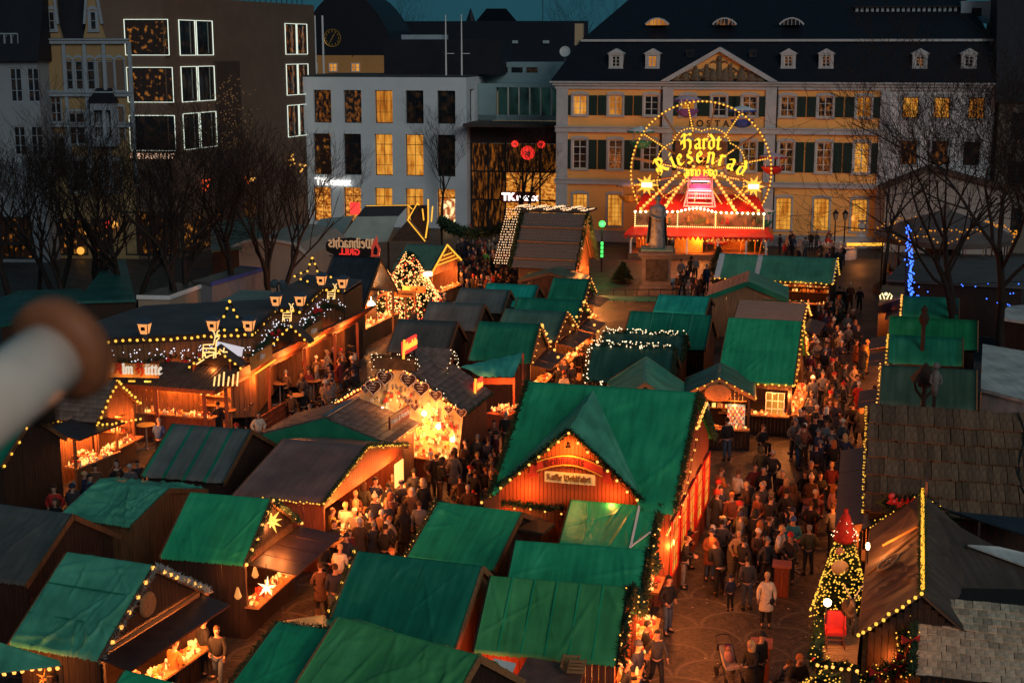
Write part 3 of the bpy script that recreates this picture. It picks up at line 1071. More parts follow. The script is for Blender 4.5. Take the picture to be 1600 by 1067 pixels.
 d=thing('satellite_dish','round pale satellite dish on a roof beside the palace gable','dish',F.O+F.d*F.u(883,95,y1)-F.n*y1+V((0,0,z3)),F.yaw)
 q=MB()
 q.lathe([(.02,0),(.3,.04),(.5,.14),(.52,.16),(.3,.07)],16,M=Matrix.Translation((0,0,1.0))@Matrix.Rotation(R(75),4,'X'))
 q.build('bowl',M_WHITE,d)
 q=MB()
 q.tube([(0,0,-.1),(0,.12,1.0)],.05,6)
 q.build('post',M_STEEL,d)
 return F
FS=store()
def far_roofs():
 B=aty(540,60,185)
 h=thing('domed_church','dark round church roof with a gilded clock above orange walls with lit windows','building',(B.x,185,0),R(-8))
 zt=aty(540,-14,185).z
 ze=aty(540,87,185).z
 wd=6.3
 q=MB()
 q.box((0,5,ze/2),(wd*2-.6,10,ze))
 q.build('wall',mat('orange_plaster',(.5,.24,.08),.85,.08,.6),h)
 q=MB()
 k=14
 prof=[(-wd+2*wd*i/k,0,ze+(zt-ze)*sin(pi*i/k)**.62)for i in range(k+1)]
 q.prism(prof,(0,14,0))
 q.build('roof',R_SLATE,h)
 gold=mat('gilding',(.55,.30,.07),.4,.2,4,metal=.6)
 c=MB()
 cz=aty(519,60,185).z
 cx=aty(519,60,185).x-B.x
 c.tube([(cx+1.08*cos(2*pi*i/24),-.12,cz+1.08*sin(2*pi*i/24))for i in range(25)],.07,5,False)
 for i in range(12):
  t=2*pi*i/12
  c.box((cx+.84*sin(t),-.15,cz+.84*cos(t)),(.12,.06,.28),M=None)
 c.beam((cx,-.2,cz),(cx-.3,-.2,cz-.55),.04,.1)
 c.beam((cx,-.2,cz),(cx+.3,-.2,cz+.5),.04,.12)
 c.build('clock',gold,h)
 for x in(488,520,556):
  z=aty(x,113,184).z
  window(h,aty(x,105,184.9).x-B.x,z,1.15,1.1,M_SASH,P_WARM2 if x>500 else P_DIM,2,2,.06,y=-.08)
 L=aty(605,75,200)
 h=thing('long_roof','long dark slate roof with a ridge below the dusk sky behind the store','building',(0,200,0),R(-6))
 x0,x1=aty(600,60,200).x,aty(915,60,200).x
 ze,zr=aty(700,140,200).z,aty(700,33,204).z
 q=MB()
 q.box(((x0+x1)/2,6,ze/2),(x1-x0-.6,11,ze))
 q.build('wall',W_CREAM,h)
 q=MB()
 q.prism([(x0,0,ze),(x0,12,ze),(x0,6,zr)],(x1-x0,0,0))
 q.build('roof',R_SLATE,h)
 for i,x in enumerate((668,709,800,850)):
  q=MB()
  q.box((aty(x,66,200).x,3.6,aty(x,66,203).z),(.9,.1,.4))
  o=q.build('skylight',mat('pale_blue_metal',(.3,.38,.42)),h)
 T=aty(775,20,230)
 h=thing('hip_tower','small hipped slate roof with a pointed turret on the skyline','building',(T.x,230,0),0)
 z0,z1=aty(775,38,230).z,aty(775,14,230).z
 q=MB()
 q.lathe([(3.6,0),(3.4,z0)],4,M=Matrix.Rotation(pi/4,4,'Z'))
 q.build('wall',W_CREAM,h)
 q=MB()
 q.prism([(-3.4,-2.6,z0),(3.6,-2.6,z0),(1.6,0,z1),(-1.5,0,z1)],(0,.01,0))
 q.add([(-3.4,-2.6,z0),(3.6,-2.6,z0),(3.6,2.6,z0),(-3.4,2.6,z0),(-1.5,0,z1),(1.6,0,z1)],[(0,1,5,4),(2,3,4,5),(1,2,5),(3,0,4)])
 q.lathe([(.75,z0-1),(.75,z0+.4),(.05,z0+2.4)],8,(-4.0,0,0))
 q.build('roof',R_SLATE,h)
 for x,y0,y1,y2 in((551,0,90,0),(494,25,118,0),(506,25,118,0),(848,-8,34,0)):
  Y=170 if x!=848 else 199
  a,c=aty(x,y1,Y),aty(x,y0,Y)
  q=MB()
  q.tube([(0,0,0),(0,0,c.z-a.z)],.05 if x in(551,848)else.11,5)
  o=q.build('mast',M_WHITE if x in(494,506)else M_BLACK)
  o.location=a
  tag(o,{551:'thin dark mast in front of the church dome',494:'left of two pale poles before the clock dome',506:'right of two pale poles before the clock dome',848:'thin dark mast on the skyline above the long roof'}[x],'mast')
far_roofs()
def brown_store():
 F=Face(272,405,-4)
 z1=F.z(272,-6)
 root=thing('brown_store','brown stone store whose big windows are outlined in white light','building',F.O,F.yaw)
 uL=F.u(150,100)
 G=Face(272,405,71)
 holes,it=[],[]
 for(t,bt,pn)in((31.5,86,P_REST),(106.5,159.5,P_REST),(181.5,235,P_DARK)):
  a,c=F.u(196,60),F.u(263 if t<100 else 266.5,60)
  holes.append((a,c,F.z(262,bt),F.z(262,t)))
  it.append(((a+c)/2,F.z(262,bt),c-a,F.z(262,t)-F.z(262,bt),pn))
 q=MB()
 wall_holes(q,uL,0,0,z1,holes,.4)
 gh,gi=[],[]
 zs=[(F.z(272,86.5),F.z(272,31.5)),(F.z(272,161),F.z(272,106)),(F.z(272,237),F.z(272,181))]
 for(xa,xb)in((280,304),(307,331.5),(445.5,462),(464,479)):
  a,c=G.u(xa,60),G.u(xb,60)
  for z0,zt in zs:
   gh.append((a,c,z0,zt))
   gi.append(((a+c)/2,z0,c-a,zt-z0))
 LG=G.u(492,60)
 s=MB()
 wall_holes(s,0,LG,0,z1,gh,.4)
 T=Matrix.Rotation(G.yaw-F.yaw,4,'Z')
 q.add(s.v,s.f,T)
 e=T@V((LG,0,0))
 q.poly([(uL,0,z1),(0,0,z1),tuple(e+V((0,0,z1))),(uL,e.y,z1)])
 q.build('wall',W_BROWN,root)
 for u,z,wd,h,pn in it:
  window(root,u,z,wd,h,M_DSASH,pn,3,2,.05,y=.15,light=M_LEDW)
 for k,(u,z,wd,h)in enumerate(gi):
  o=window(root,0,z,wd,h,M_DSASH,P_DARK if k<6 else P_DIM,2,1,.05,y=.15,light=M_LEDW)
  p=T@V((u,.15,z))
  o.location=p
  o.rotation_euler=(0,0,G.yaw-F.yaw)
 q=MB()
 for k in range(14):
  u=LG*(.45+.5*k/13)
  q.tube([T@V((u,.6,z1)),T@V((u,.6,z1+1.1))],.04,4)
 for zz in(.6,1.1):
  q.tube([T@V((LG*.45,.6,z1+zz)),T@V((LG*.95,.6,z1+zz))],.04,4)
 q.build('roof_railing',M_DSASH,root)
 u0,u1=G.u(336,150),G.u(372,150)
 q=MB()
 q.add([T@V(p)for p in((u0,-.3,2),(u1,-.3,2),(u1,-.3,F.z(272,98)),(u0,-.3,F.z(272,98)),(u0,.1,2),(u1,.1,2),(u1,.1,F.z(272,98)),(u0,.1,F.z(272,98)))],[(0,1,2,3),(4,0,3,7),(1,5,6,2),(3,2,6,7)])
 q.build('blind_panel',mat('dark_brown_panel',(.055,.036,.028),.7,.2,1),root)
 pts=[]
 uc=(u0+u1)/2
 for k in range(160):
  t=rnd.random()**.7
  zz=F.z(272,120)*(1-t)+F.z(272,245)*t
  pts.append(T@V((uc+rnd.gauss(0,.9+1.6*(1-abs(2*t-1))),-.4,zz)))
 b=MB()
 for p in pts:
  b.ball(p,.07)
 b.build('fairy_light_tail',emat('dim_gold_bulb',(1,.5,.15),.1),root,kind='stuff')
 for ux,ya,yb in((383,95,116),(396,95,116),(384,160,182),(397,158,180)):
  o=window(root,0,F.z(272,70+(yb-60)*1.25),.9,1.5,M_DSASH,P_DARK,1,1,.05,y=.1)
  p=T@V((G.u(ux,100),.1,0))
  o.location=(p.x,p.y,G.z(ux,yb))
  o.rotation_euler=(0,0,G.yaw-F.yaw)
 u,z=F.uv(238,244.5)
 text('RESTAURANT',.62,emat('pink_white_bulbs',(1,.62,.42),1.3),root,'sign_lettering',Matrix.Translation((u,-.1,z)),.06,.01,sx=.95)
 for k,x in enumerate((215,240,262)):
  window(root,F.u(x,380),.3,2.0,3.6,M_DSASH,P_REST,2,2,.06,y=-.05)
 for k,x in enumerate((300,330,360,392)):
  u=G.u(x,340)
  o=window(root,0,.3,3.2,3.4,M_DSASH,P_REST,2,2,.06,y=.05)
  o.location=T@V((u,-.08,.3))
  o.rotation_euler=(0,0,G.yaw-F.yaw)
 for x,yy,m in((320,290,'red_bulb'),(380,283,'red_bulb'),(391,276,'warm_bulb'),(452,250,'warm_bulb'),(470,262,'warm_bulb')):
  u,zz=G.uv(x,yy)
  q=MB()
  for k in range(9):
   p=T@V((u+rnd.uniform(-.7,.7),-.25,zz+rnd.uniform(-.5,.5)))
   q.ball(p,.1)
  q.build('shop_light_cluster',emat('dim_'+m,(1,.1,.02)if 'red' in m else(1,.45,.08),1.4),root,kind='stuff')
brown_store()
def left_houses():
 F=Face(140,404,-3)
 root=thing('gabled_house','ornate cream town house with twin gables and pale trim left of the brown store','building',F.O,F.yaw)
 uL,uR=F.u(67,200),F.u(206,200)
 zc=F.z(140,66)
 holes,it=[],[]
 for x,wd in((115.5,.75),(150,.75),(180,.75)):
  for s in(-1,1):
   u=F.u(x,120)+s*.42
   z0,z1=F.z(140,141),F.z(140,95)
   holes.append((u-.34,u+.34,z0,z1))
   it.append((u,z0,.68,z1-z0,1,3,.3))
 for x,w2,t,bt in((89,.9,146,192),(119,1.5,176,226),(152,.7,176,222),(171,1.4,174,222),(187,.8,168,216),(88,1.4,215,262),(119,1.5,250,300),(170,1.5,250,300)):
  u=F.u(x,200)
  z0,z1=F.z(140,bt),F.z(140,t)
  holes.append((u-w2/2,u+w2/2,z0,z1))
  it.append((u,z0,w2,z1-z0,2,3,.12))
 q=MB()
 wall_holes(q,uL,uR,0,zc,holes,.25)
 q.poly([(uL,0,0),(uL,0,zc),(uL,9,zc),(uL,9,0)])
 q.poly([(uR,0,0),(uR,9,0),(uR,9,zc),(uR,0,zc)])
 q.build('wall',W_YELL,root)
 lt=mat('blue_white_trim',(.24,.29,.33),.8,.1,2)
 for u,z,wd,h,c_,r_,ar in it:
  window(root,u,z,wd,h,lt,P_DARK,c_,r_,.05,lt,ar,y=.12,tw=.12)
 for z in(zc,F.z(140,148),F.z(140,196)):
  q=MB()
  q.box(((uL+uR)/2,-.14,z),(uR-uL+.3,.36,.3))
  q.box(((uL+uR)/2,-.2,z+.2),(uR-uL+.5,.5,.12))
  q.build('string_course',lt,root)
 for x in(69,103,135,165,205):
  q=MB()
  q.box((F.u(x,120),-.09,zc/2+3),(.28,.2,zc-6))
  q.build('pilaster',lt,root)
 for x0,x1,yt in((70,96,-18),(130,165,-30)):
  a,c=F.u(x0,60),F.u(x1,60)
  zt=F.z(140,yt)
  m=(a+c)/2
  q=MB()
  q.prism([(a,.02,zc+.3),(c,.02,zc+.3),(c-.3,.02,zc+1.4),(m+.35,.02,zt-.4),(m,.02,zt),(m-.35,.02,zt-.4),(a+.3,.02,zc+1.4)],(0,.5,0))
  o=q.build('gable',W_YELL,root)
  q=MB()
  for s in(-1,1):
   q.beam((m+s*(c-a-.4)/2,-.05,zc+1.4),(m+s*.3,-.05,zt-.3),.2,.22,up=(0,1,0))
  q.tube([(m,.2,zt),(m,.2,zt+.9)],[.16,.03],6)
  q.build('gable_trim',lt,root)
  window(root,m,zc+.9,.55,1.5,lt,P_DARK,1,2,.05,lt,.2,y=-.02)
 q=MB()
 q.prism([(uL,.5,zc+.3),(uL,9,zc+.3),(uL,7,zc+9),(uL,3.4,zc+9)],(uR-uL,0,0))
 q.build('roof',R_SLATE,root)
 a,c=F.u(147,170),F.u(183,170)
 z0,z1,z2=F.z(140,228),F.z(140,160),F.z(140,138)
 q=MB()
 wall_holes(q,a,c,z0,z1,[(a+.25,a+.95,z0+.8,z1-.6),(a+1.2,c-.25,z0+.8,z1-.6)],.2,-.9)
 q.poly([(a,-.9,z0),(a,-.9,z1),(a,0,z1),(a,0,z0)])
 q.poly([(c,-.9,z0),(c,0,z0),(c,0,z1),(c,-.9,z1)])
 q.poly([(a,-.9,z0),(a,0,z0),(c,0,z0),(c,-.9,z0)])
 o=q.build('bay',lt,root)
 q=MB()
 q.add([(a-.2,-1.1,z1),(c+.2,-1.1,z1),(c+.2,0,z1),(a-.2,0,z1),(a+.3,-.05,z2),(c-.3,-.05,z2)],[(0,1,5,4),(1,2,5),(3,0,4),(3,2,1,0)])
 q.build('bay_roof',R_SLATE,root)
 for x in(62,80,100,122,160):
  u=F.u(x,390)
  window(root,u,.3,1.7,3.0,M_DSASH,P_SHOP if x in(62,80)else P_REST,2,2,.06,y=-.05)
 q=MB()
 q.box((F.u(68,376),-.2,F.z(68,376)),(2.6,.2,.7))
 q.build('shop_fascia',emat('blue_sign_light',(.02,.04,.3),.35),root)
 for x,yy,c_ in((170,351,'dim_red_bulb'),(178,351,'dim_warm_bulb'),(138,362,'dim_warm_bulb'),(126,392,'dim_warm_bulb')):
  u,z=F.uv(x,yy,-.4)
  q=MB()
  q.ball((u,-.4,z),.32,n=10)
  q.build('shop_light',emat('round_'+c_,(1,.03,.02)if 'red' in c_ else(1,.42,.06),1.0),root,True)
 F=Face(40,410,-3)
 root=thing('pale_house','plain pale house with a steep dark roof at the left edge','building',F.O,F.yaw)
 uL,uR=F.u(-60,200),F.u(65,200)
 zc=F.z(40,96)
 holes,it=[],[]
 for x in(-30,25,52):
  for t,bt in((106,160),(197,243)):
   u,z0,z1=F.u(x,130),F.z(40,bt),F.z(40,t)
   holes.append((u-.5,u+.5,z0,z1))
   it.append((u,z0,1.0,z1-z0))
 q=MB()
 wall_holes(q,uL,uR,0,zc,holes,.2)
 q.poly([(uR,0,0),(uR,9,0),(uR,9,zc),(uR,0,zc)])
 q.build('wall',mat('pale_grey_render',(.22,.25,.27),.85,.08,.6),root)
 for u,z,wd,h in it:
  window(root,u,z,wd,h,lt,P_DARK,2,3,.05,y=.1)
 q=MB()
 q.prism([(uL,-.6,zc),(uL,9,zc),(uL,8,zc+13),(uL,4.6,zc+13)],(uR-uL+.3,0,0))
 q.build('roof',R_SLATE,root)
 q=MB()
 u,z=F.uv(18,70,.6)
 q.box((u,1.5,z),(1.9,2.4,2.0))
 d=q.build('dormer',R_SLATE,root)
 for k in(-1,0,1):
  window(d,u+k*.55,z-.8,.42,1.6,lt,P_DARK,1,2,.04,lt,0,y=.2,sill=False,tw=.06)
 for x in(5,33):
  window(root,F.u(x,395),.3,2.0,3.4,M_DSASH,P_REST,2,3,.06,y=-.05)
 q=MB()
 u,z=F.uv(5,380,-1)
 q.box((u,-.9,z),(3,1.4,.15))
 q.build('canopy',M_DSASH,root)
left_houses()
# market huts
HUTS={'S1':(-10.46,35.09,-21.0,2.67,2.39,2.42,3.99),'S2':(-8.53,41.21,-14.5,2.63,1.99,2.40,3.73),'S3':(-12.37,44.70,-22.8,2.74,2.04,2.40,3.03),'S4':(-14.18,39.91,-20.8,3.05,2.15,2.41,3.76),'S5':(-10.81,49.50,-15.2,3.11,2.29,2.41,3.65),'S6':(-6.58,48.26,-17.7,3.23,3.71,2.48,3.40),'S7':(-6.67,53.98,72.9,3.13,2.64,2.40,3.23),'KW':(3.33,46.28,-15.8,5.74,4.42,3.21,5.89),'G1':(-0.98,41.20,-21.0,2.72,2.23,2.39,3.37),'G2':(-2.45,35.60,-18.2,3.51,1.99,2.41,3.80),'G3':(3.14,41.98,-14.7,2.68,1.59,2.37,3.23),'G4':(1.89,37.41,-12.0,3.64,1.62,2.38,3.52),'G5':(1.18,34.29,-12.7,3.53,1.76,2.39,3.67),'G6':(-2.43,30.70,-33.0,4.03,1.90,2.40,3.75),'G7':(-4.75,32.69,-20.4,2.20,2.22,2.39,3.08),'M0':(-1.55,80.84,-14.6,2.96,1.67,2.38,3.40),'M1':(-2.99,75.77,-13.7,3.12,1.64,2.38,3.51),'M2':(-4.19,69.79,-15.0,3.10,1.69,2.39,3.68),'M3':(0.05,82.79,-14.8,3.12,1.69,2.38,3.36),'M4':(-0.12,68.09,-13.9,3.04,1.96,2.41,3.88),'M5':(1.26,73.37,-18.1,3.32,2.03,2.39,3.53),'M6':(2.13,76.87,-15.2,3.67,1.80,2.39,3.53),'M7':(3.59,84.61,-14.7,2.21,1.69,2.38,3.41),'M9':(2.73,91.31,77.8,3.02,2.06,2.37,2.95),'R1':(17.34,92.05,-18.4,7.48,1.87,2.40,3.71),'R2':(14.42,85.67,79.0,4.26,2.43,2.39,3.37),'R3':(14.30,76.93,-18.3,3.62,1.93,2.38,3.33),'R4':(11.73,64.78,-16.1,3.35,3.30,2.46,4.67),'R5':(9.13,60.83,80.8,3.14,1.56,2.37,3.15),'R6':(5.73,59.38,84.3,5.03,1.70,2.38,3.54),'R7':(6.52,68.20,-14.4,3.95,1.78,2.38,3.32),'R8':(5.58,63.66,-13.5,3.77,1.91,2.39,3.62),'R9':(8.10,71.17,-17.6,4.18,1.75,2.40,3.78),'R10':(9.89,80.41,-16.5,2.97,1.70,2.37,3.08),'C1':(23.69,79.23,-16.3,3.01,1.66,2.37,3.22),'C2':(21.45,71.13,-16.2,4.28,1.75,2.38,3.53),'C3':(19.98,67.29,-15.1,3.38,1.70,2.38,3.36),'C4':(17.81,59.28,-15.5,3.86,1.83,2.39,3.63),'C5':(15.13,46.72,-14.0,5.85,4.74,2.69,4.92),'C7':(12.26,34.30,-15.5,3.56,3.4,2.43,3.07),'L6':(2.88,95.51,-15.7,3.64,3.12,2.81,6.06),'GB':(-4.05,57.02,74.2,3.69,2.81,2.84,4.64),'G9':(-7.35,28.27,-27.8,2.38,1.90,2.40,3.75),'GRL':(-9.00,81.68,-17.3,2.95,2.49,2.83,5.11),'LOG':(-5.81,95.94,-19.4,2.83,2.57,2.60,3.91),'TILE':(-17.45,56.87,-14.5,2.64,1.68,2.38,3.69),'LE':(-18.85,51.05,-17.3,2.51,1.94,2.40,3.77),}
def tarp_sheet(L,W,he,hr,fine,wr=1.0,stripes=None,skirt=.1,seams=0,both=True,ov=.0):
 """a tarpaulin over a pair of slopes, with real creases"""
 nx,ny=(96,40)if fine==2 else((24,10)if fine==1 else(10,5))
 folds=[]
 for _ in range(int((26 if fine==2 else 9)*(.4+.6*wr))):
  a=rnd.choice((-1,1))*rnd.uniform(.5,1.5)if rnd.random()<.75 else rnd.uniform(-.4,.4)
  folds.append((rnd.uniform(-L/2,L/2),rnd.uniform(-W,W),a,rnd.uniform(.5,1.6),rnd.uniform(.03,.07)if fine==2 else rnd.uniform(.06,.11),rnd.uniform(.3,1)*.06*(.4+.6*wr)))
 sx=rnd.uniform(0,90)
 rows=[]
 S=[-1+i/ny for i in range(2*ny+1)]
 vs,fs,mi=[],[],[]
 slope=hypot(W,hr-he)
 nrm=((hr-he)/slope,W/slope)
 def pos(x,s):
  y=s*W
  z=hr-abs(s)*(hr-he)
  e=min(1,abs(s)*8,(1-abs(s))*6+.2,(1-abs(x)/(L/2+1e-6))*8+.25)
  h=0
  for fx,fy,a,fl,fw,am in folds:
   dx,dy=x-fx,y-fy
   u,v=dx*cos(a)+dy*sin(a),-dx*sin(a)+dy*cos(a)
   if abs(u)<fl:
    h+=am*math.exp(-(v/fw)**2)*(1-(u/fl)**2)
  h+=(noise.noise((x*.9+sx,y*.9,3.1))*.08+noise.noise((x*2.7+sx,y*2.7,7.7))*.015)*wr
  if seams:
   t=abs(s)*seams
   h-=.03*math.exp(-((t-round(t))/.05)**2)if.1<abs(s)<.95 else 0
  h*=e
  sag=-.03*wr*sin(pi*min(1,abs(s)))*cos(pi*x/L)**2
  sg=1 if s>=0 else-1
  return(x,y+sg*nrm[0]*h,z+nrm[1]*h+sag+.03)
 for s in S:
  rows.append([pos(-L/2-ov+(L+2*ov)*i/nx,s)for i in range(nx+1)])
 rows.insert(0,[(x,y-.015,z-skirt*rnd.uniform(.6,1.2))for x,y,z in rows[0]])
 rows.append([(x,y+.015,z-skirt*rnd.uniform(.6,1.2))for x,y,z in rows[-1]])
 for r in rows:
  vs+=r
 n1=nx+1
 for j in range(len(rows)-1):
  for i in range(nx):
   fs.append((j*n1+i,j*n1+i+1,(j+1)*n1+i+1,(j+1)*n1+i))
   if stripes:
    t=(i+.5)/nx
    mi.append(1 if any(abs(t-q)<stripes[1]for q in stripes[0])else 0)
   else:
    mi.append(0)
 for i,sgn in((0,-1),(nx,1)):
  o=len(vs)
  for j in range(len(rows)):
   x,y,z=rows[j][i]
   vs.append((x+sgn*.02,y,z-skirt*.8))
  for j in range(len(rows)-1):
   a,b,c,d=j*n1+i,(j+1)*n1+i,o+j+1,o+j
   fs.append((a,b,c,d)if sgn>0 else(d,c,b,a))
   mi.append(0)
 b=MB()
 b.v,b.f,b.mi=vs,fs,mi
 return b
def plank_gable(b,x,W,he,hr,z0=0.0,z1=None,w=.16,sgn=1):
 n=max(4,int(2*W/w))
 for i in range(n):
  y0,y1=-W+2*W*i/n,-W+2*W*(i+1)/n
  ym=(y0+y1)/2
  top=hr-abs(ym)/W*(hr-he)if z1 is None else z1
  d=.045+rnd.uniform(-.008,.008)
  b.box((x,ym,(z0+top)/2),(d,y1-y0-.012,top-z0))
def plank_wall(b,y,x0,x1,z0,z1,w=.16):
 n=max(3,int((x1-x0)/w))
 for i in range(n):
  a,c=x0+(x1-x0)*i/n,x0+(x1-x0)*(i+1)/n
  b.box(((a+c)/2,y,(z0+z1)/2),(c-a-.012,.045+rnd.uniform(-.008,.008),z1-z0))
M_GOODS=[mat('honey_goods',(.6,.32,.1),.5,.4,6),mat('red_goods',(.5,.05,.03),.4,.3,6),mat('pale_goods',(.7,.6,.42),.5,.2,6),mat('dark_goods',(.16,.07,.04),.5,.4,6)]
M_GLOW=emat('painted_glow',(1,.5,.12),1.5)  # emission put into the wares in place of lamplight
def goods(name,label,P,ax,half,dep,parent_rot,n,hmax=.22,glow=.0):
 """one laid-out heap of wares on a counter: far too many small pieces to count"""
 b=MB()
 for _ in range(n):
  x,y=rnd.uniform(-half,half),rnd.uniform(-dep,dep)
  s=rnd.uniform(.045,.1)
  b.c=rnd.choice((0,0,1,2,2,3))
  if glow and rnd.random()<glow:
   b.c=4
  k=rnd.random()
  if k<.4:
   b.box((x,y,s*.6),(s*1.4,s*1.1,s*1.2),rnd.random()*3)
  elif k<.7:
   b.ball((x,y,s*.7),s,n=6)
  else:
   h=rnd.uniform(.1,hmax)
   b.lathe([(s*.5,0),(s*.6,h*.5),(s*.25,h)],6,(x,y,0))
 o=b.build(name,M_GOODS+[M_GLOW])
 o.location=P
 o.rotation_euler=(0,0,parent_rot)
 tag(o,label,'merchandise',None,'stuff')
 return o
HR={}
def hut(key,name,label,cover,opens=(),wall=None,wr=1.0,stripes=None,fine=None,seams=0,lights=None,bulb=None,gl=None,power=26,flap=True,group='wooden market huts',cat='market stall',roof_kind='tarp',gable=('A','B'),shelves=True,goods_label=None,flapm=None,trim=None,lstep=.26,lr=.045,single=False,glow=.25,counter_h=.95):
 x,y,yaw,L,W,he,hr=HUTS[key]
 wall=wall or M_WOOD
 root=thing(name,label,cat,(x,y,0),R(yaw),group)
 HR[key]=root
 if fine is None:
  fine=2 if y<46 else(1 if y<66 else 0)
 if roof_kind=='tarp':
  tarp_sheet(L,W,he,hr,fine,wr,stripes,seams=seams).build('roof_cover',cover,root,True)
 hl,hw=L/2-.12,W-.22
 sl=(hr-he)/W
 hwz=he+sl*.22-.06
 sides={'A':(-1,'x'),'B':(1,'x'),'-':(-1,'y'),'+':(1,'y')}
 for k,(s,ax)in sides.items():
  b=MB()
  if ax=='x':
   if k in opens:
    plank_gable(b,s*hl,hw,hwz,hwz,0,counter_h)
    for i in range(max(4,int(2*hw/.16))):
     n=max(4,int(2*hw/.16))
     y0,y1=-hw+2*hw*i/n,-hw+2*hw*(i+1)/n
     ym=(y0+y1)/2
     top=hr-.07-abs(ym)*sl
     if top>2.22:
      b.box((s*hl,ym,(2.2+top)/2),(.045,y1-y0-.012,top-2.2))
    for yy in(-hw+.06,hw-.06):
     b.box((s*hl,yy,1.6),(.1,.1,1.3))
   else:
    plank_gable(b,s*hl,hw,hwz,hr-.07-0,0)
  else:
   if k in opens:
    plank_wall(b,s*hw,-hl,hl,0,counter_h)
    plank_wall(b,s*hw,-hl,hl,2.12,hwz)
    for xx in(-hl+.06,hl-.06):
     b.box((xx,s*hw,1.55),(.1,.1,1.2))
   else:
    plank_wall(b,s*hw,-hl,hl,0,hwz)
  o=b.build('plank_wall',wall,root,kind='stuff')
 f=MB()
 f.box((0,0,.06),(2*hl-.06,2*hw-.06,.08))
 f.build('floor_boards',M_WOODD,root)
 for k in gable:
  s=sides[k][0]
  b=MB()
  for t in(-1,1):
   b.beam((s*(L/2+.03),t*(W+.02),he-.06),(s*(L/2+.03),0,hr-.06),.05,.16)
  b.build('barge_board',trim or M_WOOD,root)
 T=Matrix.Translation((x,y,0))@Matrix.Rotation(R(yaw),4,'Z')
 for k in opens:
  s,ax=sides[k]
  half=hw if ax=='x' else hl
  e=hl if ax=='x' else hw
  Q=Matrix.Rotation({'A':pi/2*-1,'B':pi/2,'-':0,'+':pi}[k],4,'Z')
  b=MB()
  b.box((0,-e-.12,counter_h+.03),(2*half,.62,.06),M=Q)
  b.build('counter',M_WOODL,root)
  if flap:
   n=3 if half>1.4 else 2
   for i in range(n):
    b=MB()
    a=-half+2*half*i/n
    c=-half+2*half*(i+1)/n
    p=[(a+.02,-e-.06,2.24),(c-.02,-e-.06,2.24),(c-.02,-e-1.05,2.02),(a+.02,-e-1.05,2.02)]
    b.prism([Q@V(q)for q in p],(0,0,.04))
    b.build('flap',flapm or M_METAL,root)
  if shelves:
   b=MB()
   for zz in(1.25,1.6,1.95):
    b.box((0,e-.5,zz),(2*half-.3,.3,.03),M=Q)
   b.build('shelf',M_WOODL,root)
   g_=MB()
   for zz in(1.27,1.62):
    for _ in range(int(half*26)):
     g_.c=rnd.choice((0,0,1,2,3,4))if rnd.random()<.8 else 4
     s_=rnd.uniform(.05,.1)
     g_.box((rnd.uniform(-half+.2,half-.2),e-.5,zz+s_),(s_*1.3,s_,s_*2),0,M=Q)
   o=g_.build('shelf_wares',M_GOODS+[M_GLOW],root,kind='stuff')
   P=T@Q@V((0,-e-.08,counter_h+.06))
   goods('wares',goods_label or('wares on the counter of the '+' '.join(label.replace(',','').split()[:9])),P,0,half-.1,.24,R(yaw)+Q.to_euler().z,int(half*(38 if y<60 else 20)),glow=glow)
  for xx in((-.5,.5)if half>1.2 else(0,)):
   lamp(T@Q@V((xx*half,-e+.45,1.95)),power*.5,r=.1)
   lamp(T@Q@V((xx*half,-e-.6,1.92)),power*.55,(1,.36,.07),r=.1)  # extra lamp added outside the counter to light faces and paving
 if lights:
  for k in lights:
   if k in 'AB':
    s=sides[k][0]
    X=s*(L/2+.1)
    pts=seg_points([(X,-W,he),(X,0,hr+.03),(X,W,he)],lstep)
   else:
    s=sides[k][0]
    pts=seg_points([(-L/2,s*(W+.06),he-.05),(L/2,s*(W+.06),he-.05)],lstep)
   bulbs(pts,lr,bulb or M_BULB,root,single)
 if gl:
  for k in gl:
   if k in 'AB':
    X=sides[k][0]*(L/2+.08)
    pts=[(X,-W,he-.03),(X,0,hr+.0),(X,W,he-.03)]
   elif k=='r':
    pts=[(-L/2,0,hr+.06),(L/2,0,hr+.06)]
   else:
    s=sides[k][0]
    pts=[(-L/2,s*W,he),(L/2,s*W,he)]
   garland(pts,.13,root,130 if y<50 else 60)
 return root
def tiles_on_slope(root,L,W,he,hr,s,nx,ny,m,name='shingle',single=True,wob=.012,th=.03,x0=None,x1=None,mesh_n=4,lift=.02):
 """overlapping tiles on one slope; s = -1 is the slope towards the camera"""
 x0=-L/2 if x0 is None else x0
 x1=L/2 if x1 is None else x1
 sl=hypot(W,hr-he)
 ang=math.atan2(hr-he,W)
 tw,tl=(x1-x0)/nx,sl/ny
 meshes=[]
 for k in range(mesh_n):
  b=MB()
  e=rnd.uniform(-.02,.02)
  b.box((0,0,0),(tw*.97,tl*1.25,th))
  meshes.append(b.mesh(name,m))
 allb=MB()
 for j in range(ny):
  off=(j%2)*.5
  for i in range(nx+(1 if off else 0)):
   cx=x0+(i+.5-off)*tw
   cx=min(max(cx,x0+tw*.3),x1-tw*.3)
   d=(j+.5)*tl+rnd.uniform(-1,1)*wob
   yy=s*(d*cos(ang))
   zz=hr-d*sin(ang)+lift+rnd.uniform(0,wob)
   M=Matrix.Translation((cx+rnd.uniform(-wob,wob)*.5,yy,zz))@Matrix.Rotation((-s)*(ang-.09+rnd.uniform(-.02,.02)),4,'X')@Matrix.Rotation(rnd.uniform(-.015,.015),4,'Z')
   if single:
    o=link(name,rnd.choice(meshes),root)
    o.matrix_local=M
   else:
    allb.box((0,0,0),(tw*.97,tl*1.25,th),M=M)
 if not single:
  allb.build(name,m,root,kind='stuff')
